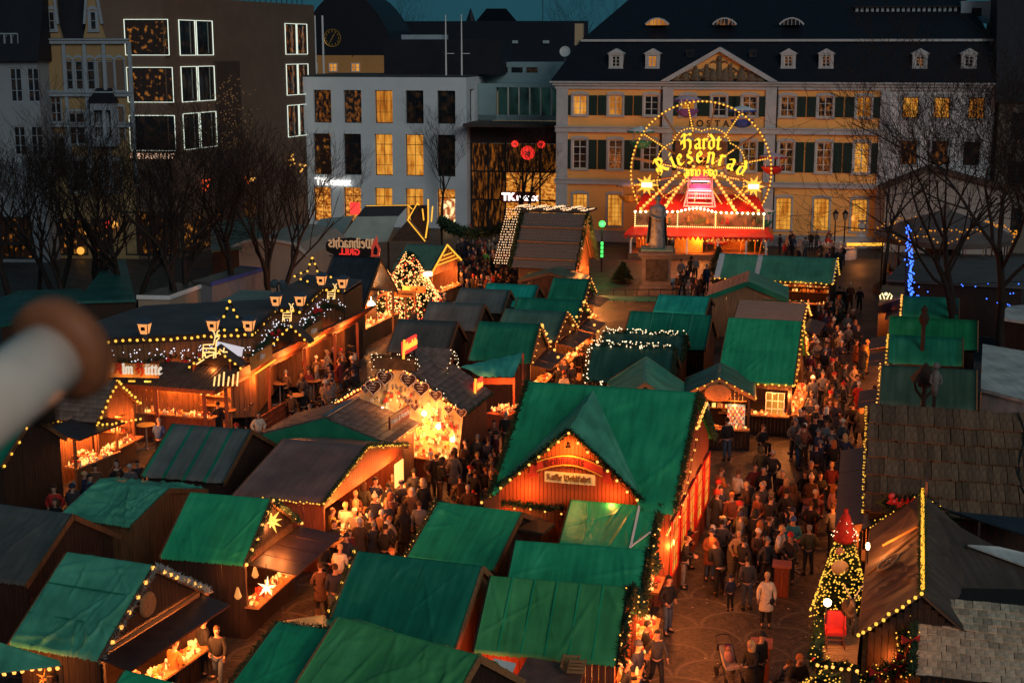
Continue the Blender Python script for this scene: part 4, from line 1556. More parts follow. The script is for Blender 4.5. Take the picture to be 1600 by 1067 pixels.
def base_slopes(root,L,W,he,hr,m,name='roof'):
 b=MB()
 for s in(-1,1):
  b.prism([(-L/2,s*W,he-.05),(L/2,s*W,he-.05),(L/2,0,hr-.05),(-L/2,0,hr-.05)],(0,0,.05))
 b.build(name,m,root)
def star_lamp(loc,r,label,n=9,m=None,power=8,col=(1,.5,.15),rz=0.0):
 """a paper star: long pyramid points round a small core"""
 t=thing('paper_star',label,'star lamp',loc,rz)
 b=MB()
 for i in range(n):
  a=2*pi*i/n+.2
  d=V((cos(a),0,sin(a)))
  p=V((-sin(a),0,cos(a)))
  c=r*.3
  b.add([d*c*.75+p*c*.45,d*c*.75-p*c*.45,d*c*.5+V((0,-c*.7,0)),d*c*.5+V((0,c*.7,0)),d*r*(1 if i%2 else.82)],[(0,2,4),(2,1,4),(1,3,4),(3,0,4)])
 for i in range(4):
  a=2*pi*i/4
  d=V((cos(a)*.5,-1,sin(a)*.5)).normalized()
  p=d.orthogonal().normalized()*r*.13
  q=d.cross(p.normalized())*r*.13
  b.add([d*r*.2+p,d*r*.2+q,d*r*.2-p,d*r*.2-q,d*r*.7],[(0,1,4),(1,2,4),(2,3,4),(3,0,4)])
 b.build('star_points',m or M_STAR,t)
 b=MB()
 b.tube([(0,0,r*.3),(0,0,r+.35)],.01,4)
 b.build('cord',M_BLACK,t)
 if power:
  lamp(V(loc)+V((0,-.25,-.1)),power,col,r=.15)
 return t
M_STAR=emat('paper_star_glow',(1,.5,.07),1.5)
M_STARW=emat('white_star_glow',(1,.72,.36),2.2)
# front rows
h=hut('S1','market_hut','hut with creased green tarp and a broad brown flap over glowing sweets, front left',M_GREEN3,('B',),M_WOODD,1.5,seams=3,lights=None,power=60,flap=False,glow=.5,goods_label='glowing sweets and gingerbread piled on the counter of the front left hut')
x,y,yaw,L,W,he,hr=HUTS['S1']
b=MB()
b.prism([(L/2+.06,-W-.0,he-.02),(L/2+.06,W-.3,he-.02),(L/2+.9,W-.3,he-.2),(L/2+.9,-W+.0,he-.2)],(0,0,.05))
b.build('flap',M_METAL,h)
b=MB()
b.box((L/2+.02,0,he+.1),(.06,2*W-.9,.09))
b.box((L/2+.08,-.4,he+.18),(.03,1.3,.05))
b.build('fascia_board',M_WOODL,h)
X=L/2+.1
bulbs(seg_points([(X,-W*.82,he+.28),(X,-.1,hr-.03)],.42),.075,M_BULB,h,True)
bulbs(seg_points([(X,.3,hr-.25),(X,W*.9,he+.2)],.3),.075,M_BULB,h,True)
garland([(X,-W,he),(X,0,hr),(X,W,he)],.12,h,150,'tinsel_garland',mat('silver_tinsel',(.30,.30,.28),.45,.3,9))
q=MB()
q.lathe([(.3,0),(.34,.05),(.3,.1)],14,M=Matrix.Translation((X+.02,-.55,he+.75))@Matrix.Rotation(pi/2,4,'Y'))
q.build('round_board',M_WOODL,h)
T1=Matrix.Translation((x,y,0))@Matrix.Rotation(R(yaw),4,'Z')
lamp(T1@V((L/2+.55,-.6,1.95)),45,r=.12)
lamp(T1@V((L/2+.55,.9,1.95)),45,r=.12)
for f in(.36,.69):
 b=MB()
 b.beam((-L/2,-W*f,hr-(hr-he)*f+.055),(L/2,-W*f,hr-(hr-he)*f+.055),.025,.03)
 b.build('tarp_seam',M_GREEN2,h)
h=hut('S2','market_hut','hut under a smooth bright green tarp hung with two star lamps, front left',M_GREEN,('B',),M_WOODD,.35,lights=None,flap=False,power=30,glow=.35)
x,y,yaw,L,W,he,hr=HUTS['S2']
X=L/2+.1
bulbs(seg_points([(X,-W,he+.02),(X,0,hr),(X,W,he)],.52),.07,M_BULB,h,True)
garland([(X,-W,he),(X,0,hr),(X,W,he)],.12,h,150)
for i in range(4):
 b=MB()
 y0=-W+.25+i*(2*W-.4)/4
 y1=y0+(2*W-.4)/4-.04
 b.prism([(L/2+.08,y0,he-.12),(L/2+.08,y1,he-.12),(L/2+1.55,y1,he-.3),(L/2+1.55,y0,he-.3)],(0,0,.04))
 b.build('flap',M_METAL,h)
T2=Matrix.Translation((x,y,0))@Matrix.Rotation(R(yaw),4,'Z')
lamp(T2@V((L/2+.7,-.9,1.9)),16,(1,.2,.06),r=.12)
lamp(T2@V((L/2+.3,.4,he+.8)),14,r=.12)
star_lamp(at(424,814,3.0),.42,'spiky yellow paper star hanging in the gable of the bright green hut')
star_lamp(at(417,917,1.7),.36,'white five pointed star lamp low beside the counter of the bright green hut',5,M_STARW,10)
for px,py in((399,902),(366,905),(372,935)):
 P=at(px,py,1.5)
 b=MB()
 b.lathe([(.06,0),(.11,.07),(.035,.33),(.01,.36)],8)
 o=b.build('paper_lantern',emat('paper_lantern_glow',(1,.36,.07),.6))
 o.location=P
 tag(o,{399:'small white tapered lantern right in the bright green hut front',366:'tall tapered lantern at the corner of the bright green hut',372:'low tapered lantern below the corner of the bright green hut'}[px],'lantern')
hut('S3','market_hut','closed brown plank hut under a crumpled pale green tarp',M_GREEN3,(),M_WOOD,2.0,seams=2)
hut('S4','market_hut','closed hut with a plain dark grey roof at the left edge',M_DGREY,(),M_WOODD,.4)
h=hut('S5','market_hut','closed hut with a grey roof crossed by four green stripes',[M_GREY,M_GREEN2],(),M_WOODD,.6,stripes=((.02,.27,.52,.77),.026))
h=hut('S6','market_hut','broad hut with a brown tarp and a bright light strip along its edge',M_MAROON,('B',),M_WOODR,.6,power=44,flap=False,shelves=True,glow=.3)
x,y,yaw,L,W,he,hr=HUTS['S6']
X=L/2+.06
pts=[(X-2.3,-W-.05,he),(X,-W-.05,he),(X,0,hr+.02),(X,W,he)]
bulbs(seg_points(pts,.12),.045,M_BULBY,h)
garland([(X-.03,-W,he+.05),(X-.03,0,hr+.08),(X-.03,W,he+.05)],.1,h,120)
T6=Matrix.Translation((x,y,0))@Matrix.Rotation(R(yaw),4,'Z')
for yy in(-2.6,0,2.2):
 lamp(T6@V((L/2+.35,yy,2.1)),26,(1,.42,.08),r=.1)
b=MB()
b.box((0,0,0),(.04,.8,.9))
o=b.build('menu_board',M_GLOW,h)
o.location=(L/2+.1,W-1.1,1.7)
x,y,yaw,L,W,he,hr=HUTS['S7']
h=hut('S7','punch_stall','stall with a low slate roof, green gable cloth and a dark red sign board',M_SLATE,(),M_WOODD,roof_kind='none',gable=('B',))
base_slopes(h,L,W,he,hr,M_DGREY)
for s in(-1,1):
 tiles_on_slope(h,L,W,he,hr,s,12,9,M_SLATE,'slate',True)
b=MB()
b.box((0,0,hr+.06),(L,.22,.05))
b.build('ridge_cap',M_STEEL,h)
b=MB()
b.prism([(-L/2-.02,-W,he-.05),(-L/2-.02,W,he-.05),(-L/2-.02,0,hr-.03)],(-.03,0,0))
b.prism([(-L/2-.02,-W,1.4),(-L/2-.02,W,1.4),(-L/2-.02,W,he-.05),(-L/2-.02,-W,he-.05)],(-.03,0,0))
b.build('gable_cloth',M_GREEN2,h)
b=MB()
b.box((0,0,0),(2.0,.08,.5))
sb=b.build('sign_board',mat('dark_red_sign',(.15,.03,.02),.5,.2),h)
sb.location=(.3,-W+.35,he+.55)
text('Wein & Punsch',.3,M_WHITE,sb,'sign_lettering',Matrix.Translation((0,-.05,0)),.02)
T7=Matrix.Translation((x,y,0))@Matrix.Rotation(R(yaw),4,'Z')
bulbs(seg_points([(-.2,-W-.05,he-.08),(L/2+.2,-W-.05,he-.08)],.16),.05,M_BULBY,h)
lamp(T7@V((L/2-.4,-W-.3,2.1)),25)
hut('G1','market_hut','hut with a smooth green tarp and a dark plank gable below the red timber house',M_GREEN,('A',),M_WOODD,.4,lights=None,gl=('A',),power=26,flap=False,lr=.05)
h=HR['G1']
x,y,yaw,L,W,he,hr=HUTS['G1']
bulbs(seg_points([(-L/2-.12,-W,he),(-L/2-.12,0,hr),(-L/2-.12,W,he)],.16),.035,M_BULB,h)
b=MB()
b.prism([(L/2-.2,-.2,hr-.5),(L/2+.75,-.2,hr-.56),(L/2+.75,.9,hr-.6),(L/2-.2,.9,hr-.55)],(0,0,.08))
b.build('porch_roof',M_WOODD,h)
h=hut('G2','market_hut','large green hut with a bare plank gable on its right and bulbs on its left',M_GREEN2,('A',),M_WOODL,.7,seams=0,lights=None,gl=('A',),flap=False,power=26,trim=M_WOODL)
x,y,yaw,L,W,he,hr=HUTS['G2']
bulbs(seg_points([(-L/2-.12,-W,he),(-L/2-.12,0,hr),(-L/2-.12,W,he)],.5),.06,M_BULBY,h,True)
for k,lb,cv in(('G3','small green hut with a white seam strip, just below the timber house gable',M_GREEN),('G4','green hut, middle of the three along the right lane',M_GREEN),('G5','green hut with faint vertical seams, nearest along the right lane',M_OLIVE)):
 x,y,yaw,L,W,he,hr=HUTS[k]
 h=hut(k,'market_hut',lb,cv,('B',),M_WOODR,.6 if k!='G5' else.8,lights=None,flap=False,power=34,trim=M_WOODD,seams=0)
 X=L/2+.12
 garland([(X,-W,he),(X,0,hr),(X,W,he)],.19,h,240,lights=M_BULB,lr=.04,ld=7)
 if k=='G3':
  b=MB()
  b.beam((.82,-W-.02,he+.08),(.82,0,hr+.1),.07,.03)
  b.beam((.84,-W+.02,he+.12),(1.32,-W+.6,he+.42),.05,.03)
  b.build('seam_strip',M_WHITE,h)
  bulbs(seg_points([(X+.3,-.6,he+.25),(X+.3,.7,he+.2)],.14),.06,M_BULB,h)
 if k=='G5':
  for i in range(1,6):
   b=MB()
   xx=-L/2+L*i/6
   b.beam((xx,-W,he+.04),(xx,-.05,hr+.04),.04,.02)
   b.build('tarp_seam',M_GREEN,h)
 TT=Matrix.Translation((x,y,0))@Matrix.Rotation(R(yaw),4,'Z')
 lamp(TT@V((L/2+.4,0,2.0)),26,(1,.33,.07))
hut('G6','market_hut','big green hut with a strongly creased tarp at the bottom of the photo',M_OLIVE,(),M_WOODD,1.8,trim=M_WOODL)
h=hut('G7','market_hut','green hut half hidden behind the creased green hut at the bottom',M_GREEN,(),M_WOODD,.5)
x,y,yaw,L,W,he,hr=HUTS['G7']
garland([(-L/2-.1,-W,he),(-L/2-.1,0,hr),(L/2,.1,hr+.05)],.1,h,160)
hut('G9','market_hut','tip of a green hut roof at the bottom left edge',M_GREEN,(),M_WOODD,.5)
# rows in the middle
for k,lb,cv,wl,op,lt in(('M0','brown grey hut roof, farthest of the grey roofs left of the middle lane',M_GREY,M_WOODD,(),None),('M1','slate grey hut with a pale crease behind the wrinkled grey hut',M_GREY,M_WOODD,(),None),('M2','hut with a wrinkled dark grey tarp behind the gingerbread stall',M_DGREY,M_WOODD,(),None),('M3','hut with a turquoise tarp beside the brown grey one',M_TEAL,M_WOODD,(),None),('M4','plain dark green hut behind the turquoise canopy',M_GREEN2,M_WOODD,('B',),'B'),('M5','grey green hut behind the plain dark green one',M_GGREY,M_WOODD,('B',),'B'),('M6','green hut with bulbs on its gable, second along the middle lane',M_GREEN2,M_WOODD,('B',),'B'),('M7','small green hut nearest the monument',M_GREEN2,M_WOODD,('B',),'B'),('M9','hut with a pale green gabled roof before the long shingle roof',M_GGREY,M_WOODD,(),None),):
 h=hut(k,'market_hut',lb,cv,op,wl,1.4 if k=='M2' else.5,lights=lt,power=55,lr=.06,lstep=.42,glow=.35)
x,y,yaw,L,W,he,hr=HUTS['M1']
b=MB()
b.beam((-.3,-W+.1,he+.12),(-.1,-.05,hr+.06),.1,.02)
b.build('tarp_seam',M_GREY,HR['M1'])
t=thing('bulb_triangle','triangle of warm bulbs standing on the gable of the dark green hut','light string',at(850,560,2.3))
A=at(848,508,3.9)-at(850,560,2.3)
bulbs([A*1.0+(V((s*.75,0,-1.6))*f)for s in(-1,1)for f in(0,.25,.5,.75,1)],.09,M_BULB,t,True)
t=thing('bulb_triangle','triangle of warm bulbs on the gable farther up the middle lane','light string',at(915,512,2.3))
A=at(913,472,3.9)-at(915,512,2.3)
bulbs([A*1.0+(V((s*.75,0,-1.6))*f)for s in(-1,1)for f in(0,.25,.5,.75,1)],.09,M_BULB,t,True)
P=[at(719,573,2.75),at(817,551,3.0),at(803,589,2.35),at(754,589,2.3)]
cen=sum(P,V())/4
root=thing('canopy_stall','stall with a crumpled turquoise canopy behind the gingerbread stall','market stall',(cen.x,cen.y,0))
b=MB()
n=20
gridp=[]
for j in range(n+1):
 for i in range(n+1):
  u_,v_=i/n,j/n
  p=(P[0].lerp(P[1],u_)).lerp(P[3].lerp(P[2],u_),v_)-V((cen.x,cen.y,0))
  p.z+=.1*sin(pi*v_)*(1-abs(2*u_-1))+.03*sin(u_*28+v_*5)+.04*noise.noise(p*3)
  gridp.append(p)
b.add(gridp,[(j*(n+1)+i,(j+1)*(n+1)+i,(j+1)*(n+1)+i+1,j*(n+1)+i+1)for j in range(n)for i in range(n)])
b.build('canopy',tarp('pale_turquoise_tarpaulin',(.05,.36,.27),.3),root,True)
each('post',M_WOODR,root,[((p.x-cen.x,p.y-cen.y,p.z/2),(.09,.09,p.z-.05))for p in P])
p0,p1=at(752,592,2.1),at(803,592,2.15)
b=MB()
o_=V((cen.x,cen.y,0))
b.beam(p0-o_-V((0,0,.1)),p1-o_-V((0,0,.1)),.06,.3)
b.build('fascia_board',M_WOODR,root)
lamp(at(785,612,1.9)+V((0,.4,0)),60,(1,.3,.06))
goods('bakery_wares','loaves and pretzels heaped on the counter right of the gingerbread stall',at(790,640,.9),0,.7,.5,R(60),70,glow=.3)
b=MB()
b.box((0,0,.42),(1.6,1.1,.84))
o=b.build('counter',M_WOODR,root)
q=at(790,640,.9)-o_
o.location=(q.x,q.y,0)
o.rotation_euler=(0,0,R(60))
# right hand rows
h=hut('R1','long_market_hut','long pale green hut with white stripes before the palace',[M_GREEN3,M_WHITE],('-',),M_WOODD,.6,stripes=((.02,.36,.62,.87),.011),fine=1,lights=('-','B'),bulb=M_BULBY,lr=.075,lstep=.32,power=40,flap=False,trim=M_WHITE,glow=.3)
x,y,yaw,L,W,he,hr=HUTS['R2']
h=hut('R2','market_hut','plank gabled hut with one boarded and one green slope behind the pinkish roof',M_GREEN3,(),mat('warm_planks',(.3,.15,.07),.7,.3,2,stretch=(6,6,.7)),roof_kind='none',gable=())
b=MB()
b.prism([(-L/2,0,hr),(L/2,0,hr),(L/2,-W,he),(-L/2,-W,he)],(0,0,.06))
b.build('green_slope',M_GREEN3,h)
for i in range(8):
 b=MB()
 f0,f1=i/8,(i+.94)/8
 b.prism([(-L/2,f0*W,hr-(hr-he)*f0),(L/2,f0*W,hr-(hr-he)*f0),(L/2,f1*W,hr-(hr-he)*f1),(-L/2,f1*W,hr-(hr-he)*f1)],(0,0,.06))
 b.build('roof_board',M_PINKB,h)
b=MB()
for s in(-1,1):
 b.beam((-L/2-.04,s*W,he-.08),(-L/2-.04,0,hr-.08),.06,.3)
b.build('barge_board',M_GREEN2,h)
x,y,yaw,L,W,he,hr=HUTS['R3']
h=hut('R3','market_hut','hut with a pinkish boarded roof behind the two large green slopes',M_PINKB,('B',),M_WOODD,roof_kind='none',lights=('B',),lr=.085,lstep=.3,power=30)
for s in(-1,1):
 for i in range(7):
  b=MB()
  f0,f1=i/7,(i+.95)/7
  b.prism([(-L/2,s*f0*W,hr-(hr-he)*f0),(L/2,s*f0*W,hr-(hr-he)*f0),(L/2,s*f1*W,hr-(hr-he)*f1),(-L/2,s*f1*W,hr-(hr-he)*f1)],(0,0,.05))
  b.build('roof_board',M_PINKB,h)
b=MB()
b.prism([(-L/2+1.2,.1,hr+.1),(L/2,.1,hr+.1),(L/2,1.6,hr-.2),(-L/2+1.2,1.6,hr-.2)],(0,0,.04))
b.build('roof_cover',M_GREEN2,h)
h=hut('R4','large_market_hut','tall green hut with two overlapping tarps and bulbs down its lane side',M_GREEN,('B','-'),M_WOODD,.7,seams=2,fine=2,lights=('B','-'),bulb=M_BULBY,lr=.07,lstep=.3,power=45,flap=False)
x,y,yaw,L,W,he,hr=HUTS['R4']
TT=Matrix.Translation((x,y,0))@Matrix.Rotation(R(yaw),4,'Z')
b=MB()
b.box((.9,-W+.15,1.45),(.8,.05,1.1))
b.build('lit_window',P_WARM2,h)
b=MB()
for xx in(.5,.77,1.03,1.3):
 b.box((xx,-W+.11,1.45),(.03,.03,1.12))
for zz in(.9,1.27,1.63,2.0):
 b.box((.9,-W+.11,zz),(.83,.03,.03))
b.build('window_bars',M_WHITE,h)
lamp(TT@V((1.5,-W+.1,1.9)),35)
x,y,yaw,L,W,he,hr=HUTS['R5']
h=hut('R5','postcard_hut','small hut with a pale gabled roof, an oval sign and posters below its bulbs',M_GGREY,('A',),M_WOODD,.8,fine=1,lights=('A',),bulb=M_BULBY,lr=.06,lstep=.34,power=24,flap=False,trim=M_WOODL)
b=MB()
b.lathe([(.5,0),(.58,.03),(.55,.07)],18,sx=1.0,sy=.68,M=Matrix.Translation((-L/2-.05,.05,2.55))@Matrix.Rotation(-pi/2,4,'Y')@Matrix.Rotation(pi/2,4,'Z'))
b.build('oval_sign',M_WOODL,h)
poster=room('picture_sheet',(.35,.2,.08),(1,.8,.5),.55,7,(1,1,1),.4,.6)
for yy,wd,zz,hh in((.75,.7,1.75,.55),(.85,.8,1.2,.42),(-.75,.75,1.5,1.1)):
 b=MB()
 b.box((-L/2+.0,yy,zz),(.04,wd,hh))
 b.build('poster',poster,h)
b=MB()
for i in range(8):
 for j in range(7):
  b.box((-L/2-.03,-1.06+i*.09,1.0+j*.15),(.02,.06,.1),mi=(i*3+j)%4)
b.build('postcard_rack',M_GOODS,h,kind='stuff')
hut('R6','market_hut','hut whose green ridge points at the camera behind the red timber house',M_GREEN3,(),M_WOODD,1.0,fine=1,trim=M_WOODL)
for k,lb in(('R7','dark green hut edged with white fairy lights, farther of two'),('R8','dark green hut edged with white fairy lights, nearer of two')):
 h=hut(k,'market_hut',lb,tarp('dusky_green_tarpaulin',(.018,.075,.05)),('A',),M_WOODD,.5,fine=1,flap=False,power=20)
 x,y,yaw,L,W,he,hr=HUTS[k]
 garland([(-L/2,-.02,hr+.1),(L/2,-.02,hr+.1)],.17,h,120,lights=M_BULBW,lr=.045,ld=17)
 garland([(-L/2-.08,0,hr),(-L/2-.08,-W,he),(-L/2+1.0,-W-.05,he-.05)],.14,h,100,lights=M_BULBW,lr=.045,ld=9)
 garland([(L/2+.08,0,hr),(L/2+.08,-W,he)],.16,h,160)
hut('R9','market_hut','green hut with pale seams in its tarp left of the two large slopes',M_GREEN2,('A',),M_WOODD,.5,stripes=None,fine=1,flap=False)
x,y,yaw,L,W,he,hr=HUTS['R9']
for xx in(-.9,0.1,1.1):
 b=MB()
 b.beam((xx,-W,he+.05),(xx,-.03,hr+.05),.035,.02)
 b.build('tarp_seam',M_GREEN3,HR['R9'])
hut('R10','market_hut','turquoise hut below the monument',M_TEAL,(),M_WOODD,.7,fine=1)
# right column
hut('C1','market_hut','green hut, farthest in the column right of the wide lane',M_GREEN2,('A',),M_WOODD,.5,lights=('A',),bulb=M_BULB,lr=.09,lstep=.3)
hut('C2','market_hut','wide green hut, second in the column right of the wide lane',tarp('leaf_green_tarpaulin',(.012,.19,.06)),('A',),M_WOODD,.6,power=40,trim=M_WOODL)
hut('C3','market_hut','plain green hut, third in the column right of the wide lane',M_GREEN2,('A',),M_WOODD,.4,lights=('A',),bulb=M_BULBY,lr=.07,lstep=.26,power=40)
h=hut('C4','market_hut','hut with a green grey striped tarp behind the big shake roof',[tarp('moss_grey_tarpaulin',(.05,.09,.055)),M_GGREY],('A',),M_WOODD,.6,stripes=((.13,.95),.012),fine=1,power=30,trim=M_WOODL,lights=('A',),lr=.055)
h=hut('C5','shake_roof_hall','hall with a broad roof of weathered wooden shakes edged by a bulb string',M_SHAKE,('A',),M_WOODD,roof_kind='none',lights=None,power=40,gable=('A',),cat='market hall',group=None,shelves=False)
x,y,yaw,L,W,he,hr=HUTS['C5']
XL=L+2.5
base_slopes(h,L,W,he,hr,M_WOODD)
h2=MB()
for s in(-1,1):
 h2.prism([(L/2,s*W,he-.05),(L/2+2.6,s*W,he-.05),(L/2+2.6,0,hr-.05),(L/2,0,hr-.05)],(0,0,.05))
h2.build('roof_extension',M_WOODD,h)
tiles_on_slope(h,L,W,he,hr,-1,40,6,M_SHAKE,'shake',True,.03,.045,x0=-L/2,x1=L/2+2.6,mesh_n=6,lift=.05)
for j in range(7):
 b=MB()
 f=j/6
 if j:
  b.box((1.3,-f*W-.02,hr-f*(hr-he)+.075),(L+2.6,.05,.03))
  b.build('shake_batten',M_WOODD,h)  # dark strip laid along the gap between shake courses
b=MB()
b.tube([(1.9+.15*sin(k*.8),-W*k/10,hr-(hr-he)*k/10+.12)for k in range(9)],.025,5)
b.build('roof_cable',M_BLACK,h)
bulbs(seg_points([(-L/2-.1,0,hr),(-L/2-.1,-W,he)],.15),.05,M_BULBY,h)
h=hut('C7','shingle_roof_hut','hut with a light cedar shingle roof in the bottom right corner',M_SHING,('A',),M_WOODD,roof_kind='none',group=None,power=30,shelves=False,flap=False)
x,y,yaw,L,W,he,hr=HUTS['C7']
base_slopes(h,L,W,he,hr,M_WOODD)
tiles_on_slope(h,L,W,he,hr,-1,16,10,M_SHING,'shingle',True,.02,.03,mesh_n=6)
garland([(-L/2-.1,0,hr),(-L/2-.1,-W,he)],.16,h,200,lights=M_BULBY,lr=.03,ld=12)
# tile roofed stall on the left, green edge stall, and the two small flap stalls before them
x,y,yaw,L,W,he,hr=HUTS['TILE']
h=hut('TILE','tiled_stall','stall with a brown tiled gable roof outlined in yellow bulbs, left side',M_SHAKE,('B','-'),M_WOOD,roof_kind='none',power=40,flap=False,group=None,glow=.4)
base_slopes(h,L,W,he,hr,M_WOODD)
tl=mat('brown_roof_tiles',(.19,.115,.085),.75,.35,4,.3,20,orand=.3)
tiles_on_slope(h,L,W,he,hr,-1,14,9,tl,'roof_tile',True,.012,.03)
X=L/2+.1
bulbs(seg_points([(X,-W,he),(X,0,hr),(X,W,he)],.27),.075,M_BULBY,h,True)
bulbs(seg_points([(-L/2,-W-.08,he-.02),(X,-W-.08,he-.12),(X+1.2,-W+1.2,he-.05)],.2),.065,M_BULBY,h,True)
bulbs(seg_points([(-.3,-W-.1,he-.25),(.3,-W-.1,he-.42),(X-.1,-W-.1,he-.16)],.25),.06,M_BULBY,h,True)
T=Matrix.Translation((x,y,0))@Matrix.Rotation(R(yaw),4,'Z')
h=hut('LE','market_hut','grey and green striped roof at the left edge behind the blurred tube',[M_GREEN2,M_GREY],(),M_WOODD,.5,stripes=((.2,.45),.1),fine=1)
x,y,yaw,L,W,he,hr=HUTS['LE']
bulbs(seg_points([(L/2+.1,0,hr),(L/2+.1,-W,he)],.62),.07,M_BULBY,h,True)
def flap_stall(label,p0,p1,dep,roofz,cw):
 """an open stall under a dark flap roof: p0..p1 the counter's front edge on the ground"""
 a,c=V((p0.x,p0.y,0)),V((p1.x,p1.y,0))
 m=(a+c)/2
 L=(c-a).length
 rz=atan2((c-a).y,(c-a).x)
 t=thing('flap_stall',label,'market stall',m,rz)
 b=MB()
 b.prism([(-L/2-.1,-.35,roofz-.15),(L/2+.1,-.35,roofz-.15),(L/2+.1,dep,roofz+.1),(-L/2-.1,dep,roofz+.1)],(0,0,.06))
 b.build('roof_board',M_METAL,t)
 b=MB()
 plank_wall(b,0,-L/2,L/2,0,.95)
 plank_wall(b,dep-.1,-L/2,L/2,0,roofz)
 b.build('plank_wall',M_WOOD,t,kind='stuff')
 b=MB()
 b.box((0,.2,.98),(L,.7,.06))
 b.build('counter',M_WOODL,t)
 each('post',M_WOOD,t,[((s*(L/2-.05),0,roofz/2-.05),(.09,.09,roofz-.2))for s in(-1,1)])
 T=Matrix.Translation(m)@Matrix.Rotation(rz,4,'Z')
 goods('wares','glowing wares on the '+label,T@V((0,.2,1.01)),0,L/2-.1,.3,rz,int(L*30),glow=.35)
 lamp(T@V((0,.3,roofz-.3)),30)
 return t
flap_stall('dark flap roofed stall with bright jars at the far left',at(15,782,0),at(72,762,0),1.6,2.2,1)
flap_stall('dark flap roofed stall below the tiled stall',at(56,758,0),at(98,744,0),1.6,2.25,1)
p0,p1=at(120,770,0),at(187,741,0)
t=flap_stall('wooden counter with folded paper and cups right of the tiled stall',p0,p1,1.4,2.3,1)
P=[at(-30,1010,2.6),at(0,1003,2.7),at(92,1031,2.4),at(95,1037,2.3),at(-30,1052,2.25)]
o_=V((P[2].x,P[2].y,0))
t=thing('corner_awning','green awning edged with big round bulbs in the bottom left corner','awning',o_)
b=MB()
b.prism([p-o_ for p in P],(0,0,-.05))
b.build('awning_cloth',M_GREEN3,t)
bulbs([p-o_+V((0,-.05,-.06))for p in seg_points([at(-6,1047,2.22),at(92,1037,2.26)],.2)],.07,M_BULB,t,True)
each('post',M_WOOD,t,[((p.x-o_.x,p.y-o_.y+.1,1.1),(.09,.09,2.2))for p in(P[0],P[2])])
each('back_board',M_WOOD,t,[((-1.2,.8,.6),(2.2,.1,1.2))])
lamp(at(25,1060,1.9),25)
star_lamp(at(70,1058,1.7),.28,'dark straw star hanging under the corner awning',5,mat('straw',(.5,.25,.07),.7),0)
O=at(757,1034,2.7)
o_=V((O.x,O.y,0))
t=thing('bulb_gable_stall','small stall with a bulb studded gable and red cloth at the bottom edge','market stall',o_)
L_,R_=at(731,1072,2.2)-o_,at(806,1072,2.2)-o_
A=O-o_
bulbs(seg_points([L_,A,R_],.17),.055,M_BULBY,t,True)
b=MB()
b.prism([L_+V((.05,.05,-.1)),R_+V((-.05,.05,-.1)),A+V((0,.05,-.1))],(0,.04,0))
b.build('gable_cloth',mat('red_cloth',(.35,.02,.015),.8,.2,4),t)
Q_=[at(800,1072,2.35)-o_,at(825,1028,2.5)-o_,at(912,1044,2.5)-o_,at(905,1085,2.35)-o_]
for i in range(6):
 b=MB()
 f0,f1=i/6,(i+.93)/6
 b.prism([Q_[0].lerp(Q_[1],f0),Q_[3].lerp(Q_[2],f0),Q_[3].lerp(Q_[2],f1),Q_[0].lerp(Q_[1],f1)],(0,0,.05))
 b.build('roof_board',mat('reddish_boards',(.20,.085,.06),.7,.3,3),t)
b=MB()
p=at(788,1046,2.3)-o_
b.prism([at(770,1030,2.5)-o_,at(806,1038,2.5)-o_,at(798,1058,2.3)-o_,at(790,1056,2.3)-o_],(0,0,.04))
b.build('white_board',M_WHITE,t)
each('post',M_WOOD,t,[((p.x,p.y+.15,1.05),(.1,.1,2.1))for p in(L_,R_,Q_[3])])
lamp(at(760,1062,1.9),14,(1,.2,.05))
P=at(932,1050,1.5)
t=thing('lit_shop_window','bright yellow lit hut window hung with baubles at the bottom edge','window',(P.x,P.y,0),R(-12))
b=MB()
b.box((0,.05,1.55),(.86,.05,1.1))
b.build('pane',P_WARM2,t)
b=MB()
for xx in(-.45,0,.45):
 b.box((xx,0,1.2),(.06,.1,2.0))
b.box((0,0,1.0),(.9,.1,.06))
b.box((0,0,.45),(.96,.08,.9))
b.build('frame',M_WOODR,t)
b=MB()
for i in range(12):
 b.ball((rnd.uniform(-.4,.4),-.06,rnd.uniform(1.1,1.9)),.055,n=6)
b.build('baubles',mat('gold_bauble',(.7,.4,.08),.25,.2,3,metal=.8),t,kind='stuff')
lamp(P+V((0,-.4,.2)),10)
P=at(893,1048,2.6)
b=MB()
for i in range(4):
 b.box((0,-.16,.05+i*.085),(.5,.02,.06))
 b.box((0,.16,.05+i*.085),(.5,.02,.06))
for s in(-1,1):
 for q in(-1,1):
  b.box((s*.23,q*.14,.18),(.04,.02,.36))
b.box((0,0,.02),(.5,.32,.03))
o=b.build('crate',M_WOODL)
o.location=P
o.rotation_euler=(.0,.25,.5)
tag(o,'small slatted wooden crate tipped on the reddish plank roof at the bottom','crate')
# the big red timber house with its cross gable
x,y,yaw,L,W,he,hr=HUTS['KW']
TK=Matrix.Translation((x,y,0))@Matrix.Rotation(R(yaw),4,'Z')
TKi=TK.inverted()
kw=thing('timber_house','big red timber Christmas house with a green roof and a garlanded cross gable','market house',(x,y,0),R(yaw))
KWR=tarp_sheet(L,W,he,hr,2,1.3,skirt=.14)
apF=TKi@at(894,667,5.45)
apB=TKi@at(957,605,hr)
eL,eR=TKi@at(757,790,3.0),TKi@at(1024,790,3.0)
fy=(eL.y+eR.y+apF.y)/3
cx_=apF.x
ew=2.75
zl=3.0
n,k_=26,22
keep=[]
for f in KWR.f:
 c_=sum((V(KWR.v[i])for i in f),V())/len(f)
 zc_=apF.z-(apF.z-zl)*abs(c_.x-cx_)/ew
 keep.append(not(c_.y<0 and abs(c_.x-cx_)<ew and zc_>c_.z+.12))
